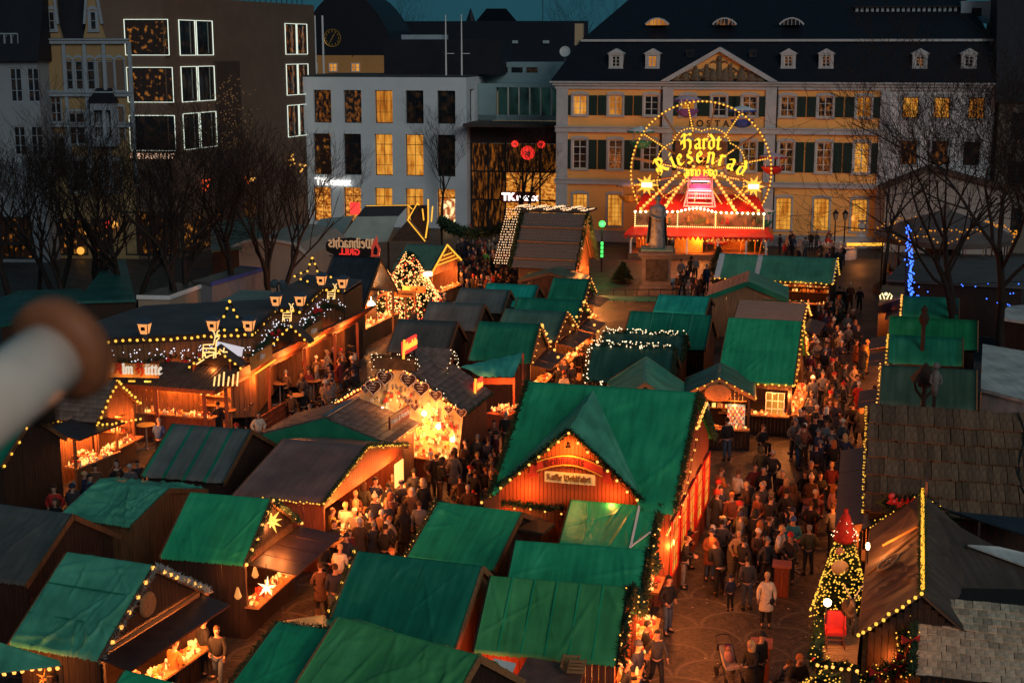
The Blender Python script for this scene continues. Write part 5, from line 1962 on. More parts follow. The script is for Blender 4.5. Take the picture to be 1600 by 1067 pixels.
KWR.mi=[m_ for m_,k in zip(KWR.mi,keep)if k]
KWR.f=[f for f,k in zip(KWR.f,keep)if k]
KWR.build('roof_cover',M_GREEN,kw,True)
for s in(-1,1):
 b=MB()
 vs=[]
 for j in range(n+1):
  for i in range(k_+1):
   u_,v_=i/k_,j/n
   z=apF.z+(zl-apF.z)*u_
   yb=-(hr-z)/(hr-he)*W+.05
   yf=fy-.1
   yy=yf+(yb-yf)*v_ if yb>yf else yf+.02*v_
   zz=z+(hr-apF.z)*v_*(1-u_)
   xx=cx_+s*ew*u_
   wr_=.03*sin(u_*9+v_*14+s)*(v_*(1-v_)*4)+.05*noise.noise((u_*5+s*9,v_*6,1.3))*min(1,(1-v_)*5)
   vs.append((xx,yy,zz+wr_+.05))
 fs=[(j*(k_+1)+i,j*(k_+1)+i+1,(j+1)*(k_+1)+i+1,(j+1)*(k_+1)+i)for j in range(n)for i in range(k_)]
 if s<0:
  fs=[f[::-1]for f in fs]
 b.add(vs,fs)
 b.build('cross_gable_cover',M_GREEN3,kw,True)
zlow=0.0
N_=44
M_KW=mat('orange_red_planks',(.46,.085,.02),.6,.2,2,.25,30,stretch=(6,6,.7))
pl_me={}
for i in range(N_):
 x0=cx_-ew+2*ew*i/N_
 xm=x0+ew/N_
 top=apF.z-.12-abs(xm-cx_)/ew*(apF.z-zl)
 key=round(top,2)
 b=MB()
 b.box((0,0,top/2),(2*ew/N_-.012,.05,top))
 if key not in pl_me:
  pl_me[key]=b.mesh('plank',M_KW)
 link('plank',pl_me[key],kw,(xm,fy+.12+rnd.uniform(-.008,.008),0))
b=MB()
hl,hw=L/2-.15,W-.3
plank_gable(b,-hl,hw,he+.1,hr-.08)
plank_wall(b,hw,-hl,hl,0,he)
plank_wall(b,-hw,-hl,cx_-ew,0,he)
plank_wall(b,-hw,cx_+ew,hl,0,he)
for s in(-1,1):
 b.box((cx_+s*(ew-.03),(fy-hw)/2+.05,zl/2),(.05,abs(fy+hw)+.1,zl))
b.build('plank_wall',M_WOODR,kw,kind='stuff')
b=MB()
b.box((0,0,.05),(2*hl,2*hw,.1))
b.build('floor_boards',M_WOODD,kw)
b=MB()
plank_gable(b,hl,hw,he+.1,hr-.08)
b.build('lane_gable',M_WOODR,kw,kind='stuff')
redp=mat('red_window_frame',(.45,.02,.015),.4,.15,3)
for i in range(5):
 yy=-hw+.7+i*(2*hw-1.4)/4
 b=MB()
 for s in(-1,1):
  b.box((.02,s*.62,.9),(.06,.09,1.85))
 for zz in(0,1.8):
  b.box((.02,0,zz),(.06,1.3,.09))
 for k in(-1,1):
  b.box((.012,k*.19,.9),(.02,.03,1.75))
 for k in(.45,.9,1.35):
  b.box((.014,0,k),(.02,1.16,.03))
 o=b.build('window',redp,kw)
 o.location=(hl+.06,yy,.95)
 b=MB()
 b.box((0,0,.9),(.02,1.16,1.75))
 b.build('pane',P_WARM2,o)
X=hl+.28
garland([(L/2+.05,-W,he),(L/2+.05,0,hr),(L/2+.05,W,he)],.14,kw,190)
garland([(-L/2-.05,-W,he),(-L/2-.05,0,hr),(-L/2-.05,W,he)],.16,kw,190)
bulbs(seg_points([(L/2+.2,-W*.25,hr-.9),(L/2+.2,0.9,hr-.55)],.2),.07,M_BULB,kw,True)
bulbs(seg_points([(L/2+.22,-W,he-.1),(L/2+.22,-W*.3,hr-1.2)],.5),.05,M_BULB,kw,True)
gp=[(cx_-ew-.05,fy-.14,zl-.02),(cx_,fy-.14,apF.z+.02),(cx_+ew+.05,fy-.14,zl-.02)]
garland(gp,.14,kw,330)
bulbs([V(p)+V((0,-.14,-.1))for p in seg_points(gp,.42)],.06,M_BULB,kw,True)
g2=seg_points([(cx_-ew,fy-.02,zl-.05),(cx_+ew,fy-.02,zl-.12)],.5)
g2=[(p.x,p.y,p.z-.09*abs(sin(i*1.2)))for i,p in enumerate(g2)]
garland(g2,.14,kw,330)
bulbs([V(p)+V((0,-.1,-.13))for p in g2],.045,M_BULB,kw,True)
red=mat('red_ribbon',(.45,.035,.02),.5,.15,3)
b=MB()
m_=14
cz=zl+1.02
wv,rv=1.05,.28
pt=[(cx_-wv+2*wv*i/m_,fy-.02,cz+rv*sin(pi*i/m_))for i in range(m_+1)]
for i in range(m_):
 p,q=pt[i],pt[i+1]
 b.prism([p,q,(q[0],q[1],q[2]+.32),(p[0],p[1],p[2]+.32)],(0,-.06,0))
for s in(-1,1):
 b.prism([(cx_+s*wv,fy+.02,cz-.18),(cx_+s*(wv+.34),fy+.02,cz-.24),(cx_+s*(wv+.24),fy+.02,cz+.02),(cx_+s*(wv+.3),fy+.02,cz+.2),(cx_+s*(wv-.02),fy+.02,cz+.16)],(0,-.05,0))
rb=b.build('ribbon_sign',red,kw)
gold=mat('gold_lettering',(.55,.28,.05),.4,.2,3)
b=MB()
for i in range(m_):
 p,q=pt[i],pt[i+1]
 b.prism([(p[0],fy-.085,p[2]+.29),(q[0],fy-.085,q[2]+.29),(q[0],fy-.085,q[2]+.33),(p[0],fy-.085,p[2]+.33)],(0,-.02,0))
 b.prism([(p[0],fy-.085,p[2]-.01),(q[0],fy-.085,q[2]-.01),(q[0],fy-.085,q[2]+.03),(p[0],fy-.085,p[2]+.03)],(0,-.02,0))
b.build('ribbon_edge',gold,rb)
def arc_place(xc):
 f=(xc-.97)/.97
 return Matrix.Translation((cx_+f*.8,fy-.1,cz+.07+rv*cos(f*1.15)*.98-.02))@Matrix.Rotation(f*.34,4,'Y')
dk=mat('dark_red_letters',(.12,.012,.008),.5)
black_word('Weihnachts',.165,dk,rb,lambda xx:Matrix.Translation((cx_-.83+xx,fy-.1,cz+.05+rv*sin(pi*((xx+.22)/2.1))))@Matrix.Rotation(-.26*cos(pi*((xx+.22)/2.1)),4,'Y'),.03,name='letter')
b=MB()
b.box((cx_,fy-.0,cz-.16),(1.62,.06,.34))
nb=b.build('name_board',mat('pale_yellow_board',(.75,.6,.3),.5,.06,2),kw)
x_=1.42
black_word('K\u00e4the Wohlfahrt'.replace('\u00e4','a'),.135,mat('brown_letters',(.2,.08,.02),.5),nb,lambda xx:Matrix.Translation((cx_-.74+xx*.93,fy-.06,cz-.24)),.03,name='letter')
b=MB()
for s in(-1,1):
 b.box((cx_-.40+s*.03,fy-.05,cz-.06),(.03,.02,.03))
b.build('umlaut_dot',MATS['brown_letters'],nb)
P=V((cx_,fy-.28,apF.z-.5))
b=MB()
b.lathe([(.02,.16),(.05,.12),(.05,.04),(.1,0),(.02,-.01)],10)
o=b.build('small_bell',mat('dark_bronze',(.06,.04,.02),.4,.2,4,metal=.8))
o.location=TK@P
tag(o,'small dark bell hanging below the tip of the garlanded red gable','bell')
lamp(TK@V((cx_,fy-.5,zl+1.75)),17,(1,.58,.1),r=.15)
lamp(TK@V((cx_-1.4,fy-.35,zl+.3)),6,(1,.4,.08),r=.1)
lamp(TK@V((cx_+1.4,fy-.35,zl+.3)),6,(1,.4,.08),r=.1)
lamp(TK@V((cx_-2.0,fy-.35,zl-.4)),6,(1,.4,.08),r=.1)
for yy in(-2.5,0.2,2.7):
 lamp(TK@V((hl+1.0,yy,2.3)),24,(1,.36,.08),r=.15)
 # gingerbread stall
x,y,yaw,L,W,he,hr=HUTS['GB']
TG=Matrix.Translation((x,y,0))@Matrix.Rotation(R(yaw),4,'Z')
h=hut('GB','gingerbread_stall','glowing gingerbread heart stall with a slate roof and red bulbs along its gable',M_SLATE,('A',),M_WOODR,roof_kind='none',flap=False,power=60,group=None,gable=('B',),glow=.55,goods_label='gingerbread and almonds heaped on the counter under the hanging hearts')
base_slopes(h,L,W,he,hr,M_DGREY)
tiles_on_slope(h,L,W,he,hr,-1,14,12,M_SLATE,'slate',True,.008,.025)
tiles_on_slope(h,L,W,he,hr,1,14,12,M_SLATE,'slate',False,.008,.025)
XA=-L/2-.1
gp=[(XA,W,he),(XA,0,hr+.02),(XA,-W,he)]
bulbs(seg_points(gp,.17),.06,emat('orange_red_bulb',(1,.2,.03),7),h,True)
garland([(XA+.04,W,he+.1),(XA+.04,0,hr+.14),(XA+.04,-W,he+.1)],.12,h,130,lights=M_BULBW,lr=.03,ld=6)
garland([(-L/2,-W,he),(L/2,-W,he)],.1,h,120)
b=MB()
b.prism([(XA+.16,W-.3,1.05),(XA+.16,-W+.3,1.05),(XA+.16,-W+.1,he-.1),(XA+.16,0,hr-.1),(XA+.16,W-.1,he-.1)],(-.04,0,0))
b.build('gable_cloth',mat('cream_gable_board',(.7,.5,.24),.6,.2,3),h)
b=MB()
b.box((0,0,0),(.08,1.9,.55))
o=b.build('crest_board',mat('carved_brown_board',(.22,.09,.035),.6,.35,5),h)
o.location=(XA-.04,.05,hr+.12)
fr=[(XA-.1,-.9,hr-.15),(XA-.1,-.9,hr+.4),(XA-.1,1.0,hr+.4),(XA-.1,1.0,hr-.15)]
garland(fr,.1,h,140,lights=M_BULBW,lr=.03,ld=10)
rs=MB()
P=TG.inverted()@at(641,538,hr+.75)
rs.prism([(P.x-.8,P.y,P.z-.3),(P.x+.8,P.y,P.z-.3),(P.x+.8,P.y,P.z+.25),(P.x-.8,P.y,P.z+.25)],(0,.08,0))
sg=rs.build('neon_sign',emat('red_neon_panel',(1,.03,.02),1.2),h)
text('Mandeln',.42,M_BULBY,sg,'sign_lettering',Matrix.Translation((P.x+.05,P.y-.02,P.z)),.03,.01)
b=MB()
b.tube([(P.x-.95,P.y-.05,P.z-.4),(P.x-.8,P.y-.05,P.z+.35)],.05,6)
b.build('neon_candle',M_LEDY,sg)
b=MB()
b.box((P.x-.6,P.y+.05,P.z-.55),(.06,.06,.6))
b.box((P.x+.6,P.y+.05,P.z-.55),(.06,.06,.6))
b.build('sign_post',M_BLACK,sg)
rs=MB()
P=TG.inverted()@at(747,602,he+.45)
rs.box((P.x,P.y,P.z),(1.1,.08,.5))
sg=rs.build('neon_sign',MATS['red_neon_panel'],h)
text('Nuss',.36,M_BULBY,sg,'sign_lettering',Matrix.Translation((P.x+.1,P.y-.06,P.z)),.03,.01)
b=MB()
b.tube([(P.x-.62,P.y-.05,P.z-.35),(P.x-.5,P.y-.05,P.z+.4)],.05,6)
b.build('neon_candle',M_LEDY,sg)
b=MB()
D_=TG.inverted()@at(700,570,4.05)
b.prism([(D_.x-.55,D_.y,D_.z-.5),(D_.x+.55,D_.y,D_.z-.5),(D_.x+.6,D_.y,D_.z+.1),(D_.x,D_.y,D_.z+.55),(D_.x-.6,D_.y,D_.z+.1)],(0,1.2,0))
d=b.build('roof_dormer',M_WOODR,h)
b=MB()
for s in(-1,1):
 b.prism([(D_.x+s*.8,D_.y-.2,D_.z+.0),(D_.x,D_.y-.2,D_.z+.62),(D_.x,D_.y+1.3,D_.z+.62),(D_.x+s*.8,D_.y+1.3,D_.z+.0)],(0,0,.06))
b.build('dormer_roof',M_SLATE,d)
garland([(D_.x-.7,D_.y-.2,D_.z-.45),(D_.x-.6,D_.y-.2,D_.z+.15),(D_.x,D_.y-.2,D_.z+.6),(D_.x+.6,D_.y-.2,D_.z+.15),(D_.x+.7,D_.y-.2,D_.z-.45)],.1,d,100,lights=M_BULBW,lr=.035,ld=12)
ht=mat('dark_gingerbread',(.09,.028,.014),.6,.25,6)
ice=mat('white_icing',(.75,.6,.5),.6,.1,4)
hb=MB()
out_=[]
for i in range(24):
 t=2*pi*i/24
 out_.append((.030*16*sin(t)**3,0,.030*(13*cos(t)-5*cos(2*t)-2*cos(3*t)-cos(4*t))))
hb.prism(out_,(0,.06,0))
heart_me=hb.mesh('gingerbread_heart',ht)
ib=MB()
ib.tube([(p[0]*.87,-.012,p[2]*.87)for p in out_]+[(out_[0][0]*.87,-.012,out_[0][2]*.87)],.022,4)
for k in range(3):
 ib.tube([(-.22+.03*k+j*.075,-.012,.12-k*.13+.02*((j+k)%2))for j in range(6-k)],.015,4)
ice_me=ib.mesh('icing',ice)
for px,py,s,lb in((601,590,.78,'large gingerbread heart, second highest on the left of the bright gable'),(583,605,.8,'large gingerbread heart, lowest on the left of the bright gable'),(638,594,.78,'large gingerbread heart hung right of the gable tip'),(658,607,.8,'large gingerbread heart hung low on the right of the bright gable'),(571,608,.45,'small gingerbread heart at the left end of the bright gable'),(681,618,.6,'pale gingerbread heart half in the glare at the right'),(648,636,.42,'small gingerbread heart hanging low in the middle of the bright stall'),(637,627,.36,'tiny gingerbread heart above the middle of the counter'),(701,640,.42,'small gingerbread heart near the right corner of the bright stall'),(721,645,.5,'round iced heart hanging at the right corner of the bright stall')):
 wp=at(px,py,3.4)
 loc=TG.inverted()@wp
 r_=ray(px,py)
 o_=V((0,0,CAM_H))
 nX=TG.to_3x3()@V((1,0,0))
 pl=TG@V((XA-.22,0,0))
 tt=(pl-o_).dot(nX)/r_.dot(nX)
 wp=o_+r_*tt
 o=link('gingerbread_heart',heart_me,None,wp,R(yaw)-pi/2)
 o.scale=(s,s,s)
 tag(o,lb,'gingerbread heart','gingerbread hearts hanging in the bright stall')
 link('icing',ice_me,o)
for i in range(7):
 yy=-W+.55+i*(2*W-1.1)/6
 lamp(TG@V((XA-.5,yy,(1.75,2.75)[i%2]+.5*(1-abs(yy)/W))),7,(1,.62,.2),r=.08)
for i in range(9):
 b=MB()
 yy=-W+.45+i*(2*W-.9)/8
 b.ball((XA-.16,yy,1.8+.45*(i%3)+.2*(1-abs(yy)/W)),.1,n=8)
 b.build('bare_lamp',M_LAMPG,h,True)
b=MB()
for i in range(330):
 yy=rnd.uniform(-W+.3,W-.3)
 zz=rnd.uniform(1.05,2.5+(1-abs(yy)/W)*1.3)
 s_=rnd.uniform(.05,.12)
 b.c=rnd.choice((0,1,2,2,3))
 b.box((XA-.08+rnd.uniform(0,.15),yy,zz),(s_*.5,s_,s_*1.5))
b.build('hanging_wares',M_GOODS,h,kind='stuff')
# landmarks
# big wheel
WC=aty(1095,268,118.5)
wh=thing('ferris_wheel','old fairground wheel outlined in yellow bulbs with a red base before the palace','ferris wheel',(WC.x,WC.y,0),R(-9))
WZ,WR=WC.z,5.75
M_WRED=mat('red_fairground_paint',(.5,.025,.02),.4,.2,2)
M_WPINK=mat('pale_pink_paint',(.6,.42,.45),.45,.1,3)
M_WTAN=mat('tan_gantry_paint',(.4,.2,.08),.5,.15,3)
def ring(r,y,n=56):
 return[(r*cos(2*pi*i/n),y,WZ+r*sin(2*pi*i/n))for i in range(n+1)]
for y,nm in((-.55,'rim'),(.75,'rim')):
 b=MB()
 b.tube(ring(WR,y),.07,6,False)
 b.build(nm,M_WTAN,wh)
bulbs([V(p)+V((0,-.12,0))for p in ring(WR,-.55,104)[:-1]],.125,M_BULBY,wh,False,'rim_lights',False)
sc_=[]
for i in range(97):
 t=2*pi*i/96
 r=3.35+.38*abs(cos(t*4+pi/2))**1.0
 sc_.append((r*cos(t),-.58,WZ+r*sin(t)))
b=MB()
b.tube(sc_,.05,5,False)
b.build('inner_rim',M_WTAN,wh)
bulbs([V(p)+V((0,-.1,0))for p in sc_[:-1]],.095,M_BULBY,wh,False,'inner_lights',False)
NG=8
for k in range(2*NG):
 t=2*pi*(k/2+.27)/NG
 b=MB()
 for y in(-.5,.7):
  b.tube([(.3*cos(t),y*.6,WZ+.3*sin(t)),(WR*cos(t),y,WZ+WR*sin(t))],.06,5)
 for f in(.35,.6,.85):
  b.tube([(WR*f*cos(t),-.5*f-.1,WZ+WR*f*sin(t)),(WR*f*cos(t),.6*f+.1,WZ+WR*f*sin(t))],.035,4)
 b.build('spoke',M_WTAN,wh)
 bulbs([(WR*f*cos(t),-.62,WZ+WR*f*sin(t))for f in[(.6 if k%2==0 else.2)+(.4 if k%2==0 else.38)*i/11 for i in range(11)]],.1,M_BULBY if k%2==0 else M_BULB,wh,False,'spoke_lights',False)
gcol=[((.45,.03,.03),'red'),((.03,.08,.4),'blue'),((.2,.08,.35),'purple'),((.03,.2,.12),'green'),((.5,.25,.05),'ochre'),((.05,.06,.06),'black'),((.45,.03,.03),'red'),((.03,.2,.12),'green')]
for k in range(NG):
 t=2*pi*(k+.27)/NG
 px_,pz_=(WR+.25)*cos(t),WZ+(WR+.25)*sin(t)
 gm=mat(gcol[k][1]+'_gondola_paint',gcol[k][0],.4,.2,4)
 b=MB()
 b.lathe([(.18,-1.45),(.5,-1.3),(.72,-.95),(.78,-.8),(.74,-.78),(.66,-.95),(.4,-1.2)],12,(px_,.1,pz_),1.25,.8)
 gd=b.build('gondola',gm,wh)
 b=MB()
 b.lathe([(1.0,-.0),(1.02,.05),(.6,.22),(.1,.34),(.06,.42)],12,(px_,.1,pz_),1.1,.8)
 cp=b.build('canopy',M_WHITE if k%2 else M_WPINK,gd)
 b=MB()
 for q in range(14):
  tt=2*pi*q/14
  b.box((px_+1.1*cos(tt),.1+.8*sin(tt),pz_-.06),(.3,.06,.16),tt+pi/2)
 b.build('scalloped_edge',gm,gd)
 for sx,sy in((-.6,-.35),(.6,-.35),(-.6,.55),(.6,.55)):
  b=MB()
  b.tube([(px_+sx,sy,pz_-.9),(px_+sx,sy,pz_+.05)],.035,4)
  b.build('hanger',M_WPINK,gd)
b=MB()
b.lathe([(.5,-.9),(.55,-.8),(.55,.8),(.5,.9)],12,M=Matrix.Translation((0,.1,WZ))@Matrix.Rotation(pi/2,4,'X'))
b.build('hub',M_WTAN,wh)
zb=3.9
for s,top,foot in((-1,.55,2.95),(1,.55,2.95),(-1,1.75,4.8),(1,1.75,4.8)):
 b=MB()
 b.beam((s*top,-1.15,WZ+.55-(top-.55)*.45),(s*foot,-1.6,zb),.26,.2)
 b.build('gantry_leg',M_WTAN,wh)
 pts=seg_points([(s*top,-1.33,WZ+.5-(top-.55)*.45),(s*foot,-1.78,zb+.1)],.36)
 b=MB()
 for p in pts:
  b.box(p,(.22,.05,.2))
 b.build('leg_lights',emat('amber_panel_light',(1,.45,.06),1.5),wh,kind='stuff')
 b=MB()
 b.beam((s*top,1.2,WZ+.4),(s*foot*.8,1.5,zb),.2,.2)
 b.build('back_leg',M_WPINK,wh)
b=MB()
for s in(-1,1):
 for y in(-1.0,-.5):
  b.beam((s*.75,y,WZ-.5),(s*1.35,y,zb),.12,.12)
  b.beam((s*.95,y,WZ+.2),(s*1.05,y,zb),.08,.08)
for z,wd in((WZ-.55,1.5),(WZ-1.35,1.9),(WZ-2.1,2.1),(WZ-2.8,2.5)):
 b.box((0,-1.05,z),(wd,.1,.12))
 b.box((0,-1.05,z-.42),(wd,.1,.1))
for i in range(9):
 b.beam((-.9+i*.22,-1.05,WZ-1.4),(-.8+i*.2,-1.05,WZ-2.2),.04,.04)
b.build('lattice_tower',M_WPINK,wh)
b=MB()
for z,wd in((WZ-.72,1.5),(WZ-1.5,1.85)):
 b.box((0,-1.14,z),(wd,.06,.09))
b.build('led_strip',emat('pink_white_led',(1,.55,.7),2.2),wh)
b=MB()
b.box((0,-1.1,WZ-.25),(1.35,.08,.4))
b.box((0,-1.1,WZ-1.15),(1.7,.08,.35))
b.build('painted_board',mat('violet_board',(.3,.08,.25),.5,.4,6),wh)
LT=emat('yellow_letter_light',(1,.62,.03),1.35)
def arc_letters(word,h,r,zc_,a0,span):
 tot=sum(BL[c][0]for c in word)*h
 black_word(word,h,LT,wh,lambda xx:Matrix.Translation((r*sin(a0+span*(xx/tot-.5)),-1.5,zc_+r*cos(a0+span*(xx/tot-.5))))@Matrix.Rotation(a0+span*(xx/tot-.5),4,'Y'),.14,.155,name='sign_letter')
arc_letters('Hardt',.82,30,WZ-30+1.95,0,3.2/30)
arc_letters('Riesenrad',.88,5.4,WZ-5.4+.85,0,7.4/5.4)
arc_letters('anno 1900',.52,30,WZ-30-.25,0,2.7/30)
b=MB()
b.box((0,-1.36,WZ+1.9),(4.2,.06,1.3))
b.tube([(5.4*sin(a),-1.36,WZ-5.4+.95+5.4*cos(a))for a in[-.75+1.5*i/16 for i in range(17)]],.05,5)
b.tube([(5.4*sin(a),-1.36,WZ-5.4+1.75+5.4*cos(a))for a in[-.75+1.5*i/16 for i in range(17)]],.05,5)
b.build('sign_frame',mat('dark_sign_lattice',(.12,.055,.03),.7,.3,3),wh)
for s in(-1,1):
 b=MB()
 n=10
 pts=[]
 for i in range(2*n):
  r=(1.0 if i%4==0 else.82)if i%2==0 else.45
  a=2*pi*i/(2*n)
  pts.append((s*4.35+r*cos(a),-1.55,WZ-1.05+r*sin(a)*.95))
 b.prism(pts,(0,.1,0))
 st=b.build('star_burst',emat('orange_star_light',(1,.38,.03),1.5),wh)
 b=MB()
 b.box((s*4.35,-1.6,WZ-1.05),(.85,.06,.36))
 b.build('star_plate',emat('white_plate_light',(1,.9,.65),1.8),st)
zu,zw=2.55,3.75
b=MB()
b.prism([(-5.3,-1.5,zw+.1),(5.3,-1.5,zw+.1),(4.7,.4,zw+1.25),(-4.7,.4,zw+1.25)],(0,.05,.05))
b.build('red_roof',M_WRED,wh)
pan=mat('painted_scenery',(.12,.10,.05),.5,.7,1.6,hue=(.32,.20,.11))
for i in range(3):
 b=MB()
 xa=(-5.25,-1.75,1.35)[i]+.1
 xb=(-1.75,1.35,5.25)[i]-.1
 top=[(xa+(xb-xa)*k/8,-1.75,zw-.05+(.25*sin(pi*k/8)if i==1 else.02))for k in range(9)]
 b.prism([(xa,-1.75,zu+.1),(xb,-1.75,zu+.1)]+top[::-1],(0,.1,0))
 sp=b.build('scenery_panel',pan,wh)
 b=MB()
 for _ in range(7):
  xx,zz=rnd.uniform(xa+.3,xb-.3),zu+rnd.uniform(.2,.45)
  b.c=rnd.choice((0,1,2))
  b.lathe([(.1,0),(.16,.1),(.1,.32),(.02,.36)],8,(xx,-1.8,zz),1,.25)
  b.ball((xx,-1.8,zz+.42),.08,n=6,sc=(1,.3,1))
 b.build('painted_figures',[mat('fig_ochre',(.4,.2,.06)),mat('fig_red',(.3,.04,.03)),mat('fig_green',(.08,.12,.04))],sp,kind='stuff')
fr=MB()
pts=[]
for xx in(-5.25,-1.75,1.35,5.25):
 pts+=seg_points([(xx,-1.88,zu),(xx,-1.88,zw)],.17)
pts+=seg_points([(-5.25,-1.88,zu+.02),(5.25,-1.88,zu+.02)],.17)
top=[(-5.25,-1.88,zw)]+[(-1.75+3.1*k/10,-1.88,zw+.05+.3*sin(pi*k/10))for k in range(11)]+[(5.25,-1.88,zw)]
bulbs(seg_points(top,.42),.13,M_LAMPG,wh,False,'cornice_lights',False)
bulbs(pts,.085,emat('warm_white_bulb',(1,.6,.18),2.6),wh,False,'frame_lights',False)
b=MB()
n=30
for i in range(n):
 x0,x1=-6.1+12.2*i/n,-6.1+12.2*(i+1)/n
 b.prism([(x0*.9,-1.6,zu),(x1*.9,-1.6,zu),(x1,-3.2,zu-.62),(x0,-3.2,zu-.62)],(0,0,.04))
 b.prism([(x0,-3.2,zu-.6),(x1,-3.2,zu-.6),((x0+x1)/2,-3.22,zu-.95)],(0,.03,0))
for s in(-1,1):
 b.prism([(s*5.5,-1.6,zu),(s*6.1,-3.2,zu-.62),(s*6.1,2.6,zu-.62),(s*5.5,1.6,zu)],(0,0,.04))
b.build('red_awning',M_WRED,wh)
bulbs(seg_points([(-5.4,-3.1,zu-.85),(5.4,-3.1,zu-.85)],.3),.07,M_BULB,wh,False,'awning_lights',False)
for xx in(-5.5,-3.2,-.9,1.6,3.9,5.5):
 b=MB()
 b.box((xx,-2.9,(zu-.6)/2),(.14,.14,zu-.6))
 b.build('post',M_WHITE,wh)
b=MB()
b.box((0,-.4,.22),(11.4,5.2,.44))
b.build('deck',mat('deck_boards',(.16,.09,.05),.6,.3,3),wh)
b=MB()
b.box((-.8,-1.2,1.15),(2.3,1.4,1.4))
b.box((-.8,-1.2,1.98),(2.9,1.9,.14))
b.build('ticket_booth',mat('yellow_booth_paint',(.6,.33,.05),.5,.2,4),wh)
bulbs(seg_points([(-2.2,-2.2,1.95),(.6,-2.2,1.95)],.14),.06,M_BULBY,wh,False,'booth_lights',False)
b=MB()
for _ in range(16):
 xx=rnd.choice((rnd.uniform(-5,-2.6),rnd.uniform(1.2,5)))
 b.tube([(xx,-1.6,.4),(xx+rnd.uniform(-.5,.5),-1.6,1.9)],.05,4)
b.box((3.2,.4,1.3),(4,.1,1.7))
b.box((-4.0,.4,1.3),(2.6,.1,1.7))
b.build('deck_railing',mat('orange_deck_panels',(.5,.22,.05),.5,.3,3),wh,kind='stuff')
TW=Matrix.Translation((WC.x,WC.y,0))@Matrix.Rotation(R(-9),4,'Z')
for p,pw,c_ in(((-3.5,-2.0,1.9),70,(1,.4,.08)),((0,-2.4,1.7),70,(1,.45,.08)),((3.5,-2.0,1.9),70,(1,.4,.08)),((-2.6,-2.3,zw+.4),70,(1,.35,.12)),((2.6,-2.3,zw+.4),70,(1,.35,.12)),((0,-1.9,WZ-1.6),75,(1,.25,.35)),((0,-2.2,zw+.6),50,(1,.4,.1)),((-4.5,-2.4,WZ-1),40,(1,.4,.08)),((4.5,-2.4,WZ-1),40,(1,.4,.08)),((0,-2.2,WZ+1),50,(1,.5,.1)),((0,-3.6,2.7),60,(1,.35,.08))):
 lamp(TW@V(p),pw*.6,c_,r=.25)
 # monument: bronze figure on a stone pedestal
MP=at(1025,461,0)
TOPZ=aty(1025,389,MP.y).z
mo=thing('monument','green bronze statue of a cloaked man on a tall dark stone pedestal','statue',MP,R(-6))
stn=mat('dark_pedestal_stone',(.10,.09,.085),.7,.3,2,.2,10)
b=MB()
hw_=1.0
for z0,z1,w_ in((0,.3,1.55),(.3,.55,1.35),(.55,.85,1.15),(.85,TOPZ-.55,1.0),(TOPZ-.55,TOPZ-.35,1.12),(TOPZ-.35,TOPZ-.12,1.28),(TOPZ-.12,TOPZ,1.12)):
 b.box((0,0,(z0+z1)/2),(2*w_,2*w_,z1-z0-.004))
b.build('pedestal',stn,mo)
b=MB()
b.box((0,-1.03,1.9),(1.5,.06,1.5))
b.build('relief_panel',mat('bronze_panel',(.05,.045,.035),.5,.5,5,metal=.6),mo)
b=MB()
b.box((0,0,TOPZ+.04),(2.2,2.2,.08))
b.build('copper_cap',mat('verdigris',(.10,.26,.21),.6,.3,3),mo)
bz=mat('verdigris_bronze',(.15,.19,.185),.5,.45,2.5,.3,10,metal=.25,hue=(.30,.33,.34))
fh=aty(1025,306,MP.y).z-TOPZ-.08
b=MB()
k=fh/1.78
def Z(z):
 return TOPZ+.08+z*k
n=26
prof=[(.30,0),(.31,.12),(.27,.45),(.25,.8),(.24,1.0),(.26,1.2),(.27,1.34),(.2,1.44),(.09,1.49)]
vs,fs=[],[]
for j,(r,z)in enumerate(prof):
 for i in range(n):
  t=2*pi*i/n
  fold=1+(.11*sin(t*7+z*2.2)+.06*sin(t*11-z*3))*max(0,1-z/1.25)
  vs.append((r*k*cos(t)*fold*1.05,r*k*sin(t)*fold*.72,Z(z)))
for j in range(len(prof)-1):
 for i in range(n):
  fs.append((j*n+i,j*n+(i+1)%n,(j+1)*n+(i+1)%n,(j+1)*n+i))
b.add(vs,fs)
b.tube([(0,0,Z(1.44)),(0,-.02*k,Z(1.56))],[.075*k,.07*k],8)
b.ball((0,-.02*k,Z(1.65)),.115*k,n=10,sc=(.9,1,1.12))
b.ball((0,.01*k,Z(1.685)),.125*k,n=8,sc=(1,1,.9))
b.tube([(0,-.12*k,Z(1.66)),(0,-.155*k,Z(1.63))],[.02*k,.025*k],5)
for s in(-1,1):
 pts=[(s*.21*k,0,Z(1.38)),(s*.29*k,.02,Z(1.12)),(s*.17*k,-.2*k,Z(.98 if s>0 else 1.06)),(s*-.02*k,-.25*k,Z(1.0))]
 b.tube(pts,[.095*k,.08*k,.06*k,.04*k],8)
 b.ball((s*.1*k,-.12*k,Z(.02)),.08*k,n=6,sc=(.7,1.6,.5))
fg=b.build('bronze_figure',bz,mo,True)
fg.scale=(.86,.86,1)
b=MB()
vs,fs=[],[]
m_=13
for j in range(12):
 z=1.42-j*.118
 for i in range(m_):
  t=-.35+(pi+.7)*i/(m_-1)
  r=(.25+.012*j+.025*sin(i*2.1+j*.3))*k
  vs.append((r*cos(t)*1.15,r*sin(t)*.8,Z(z)))
for j in range(11):
 for i in range(m_-1):
  fs.append((j*m_+i,j*m_+i+1,(j+1)*m_+i+1,(j+1)*m_+i))
b.add(vs,fs)
cl=b.build('cloak',bz,mo,True)
cl.scale=(.86,.86,1)
b=MB()
for i in range(9):
 b.box((-3.2+i*.8,-2.9,.45),(.06,.06,.9))
b.box((0,-2.9,.88),(6.5,.06,.06))
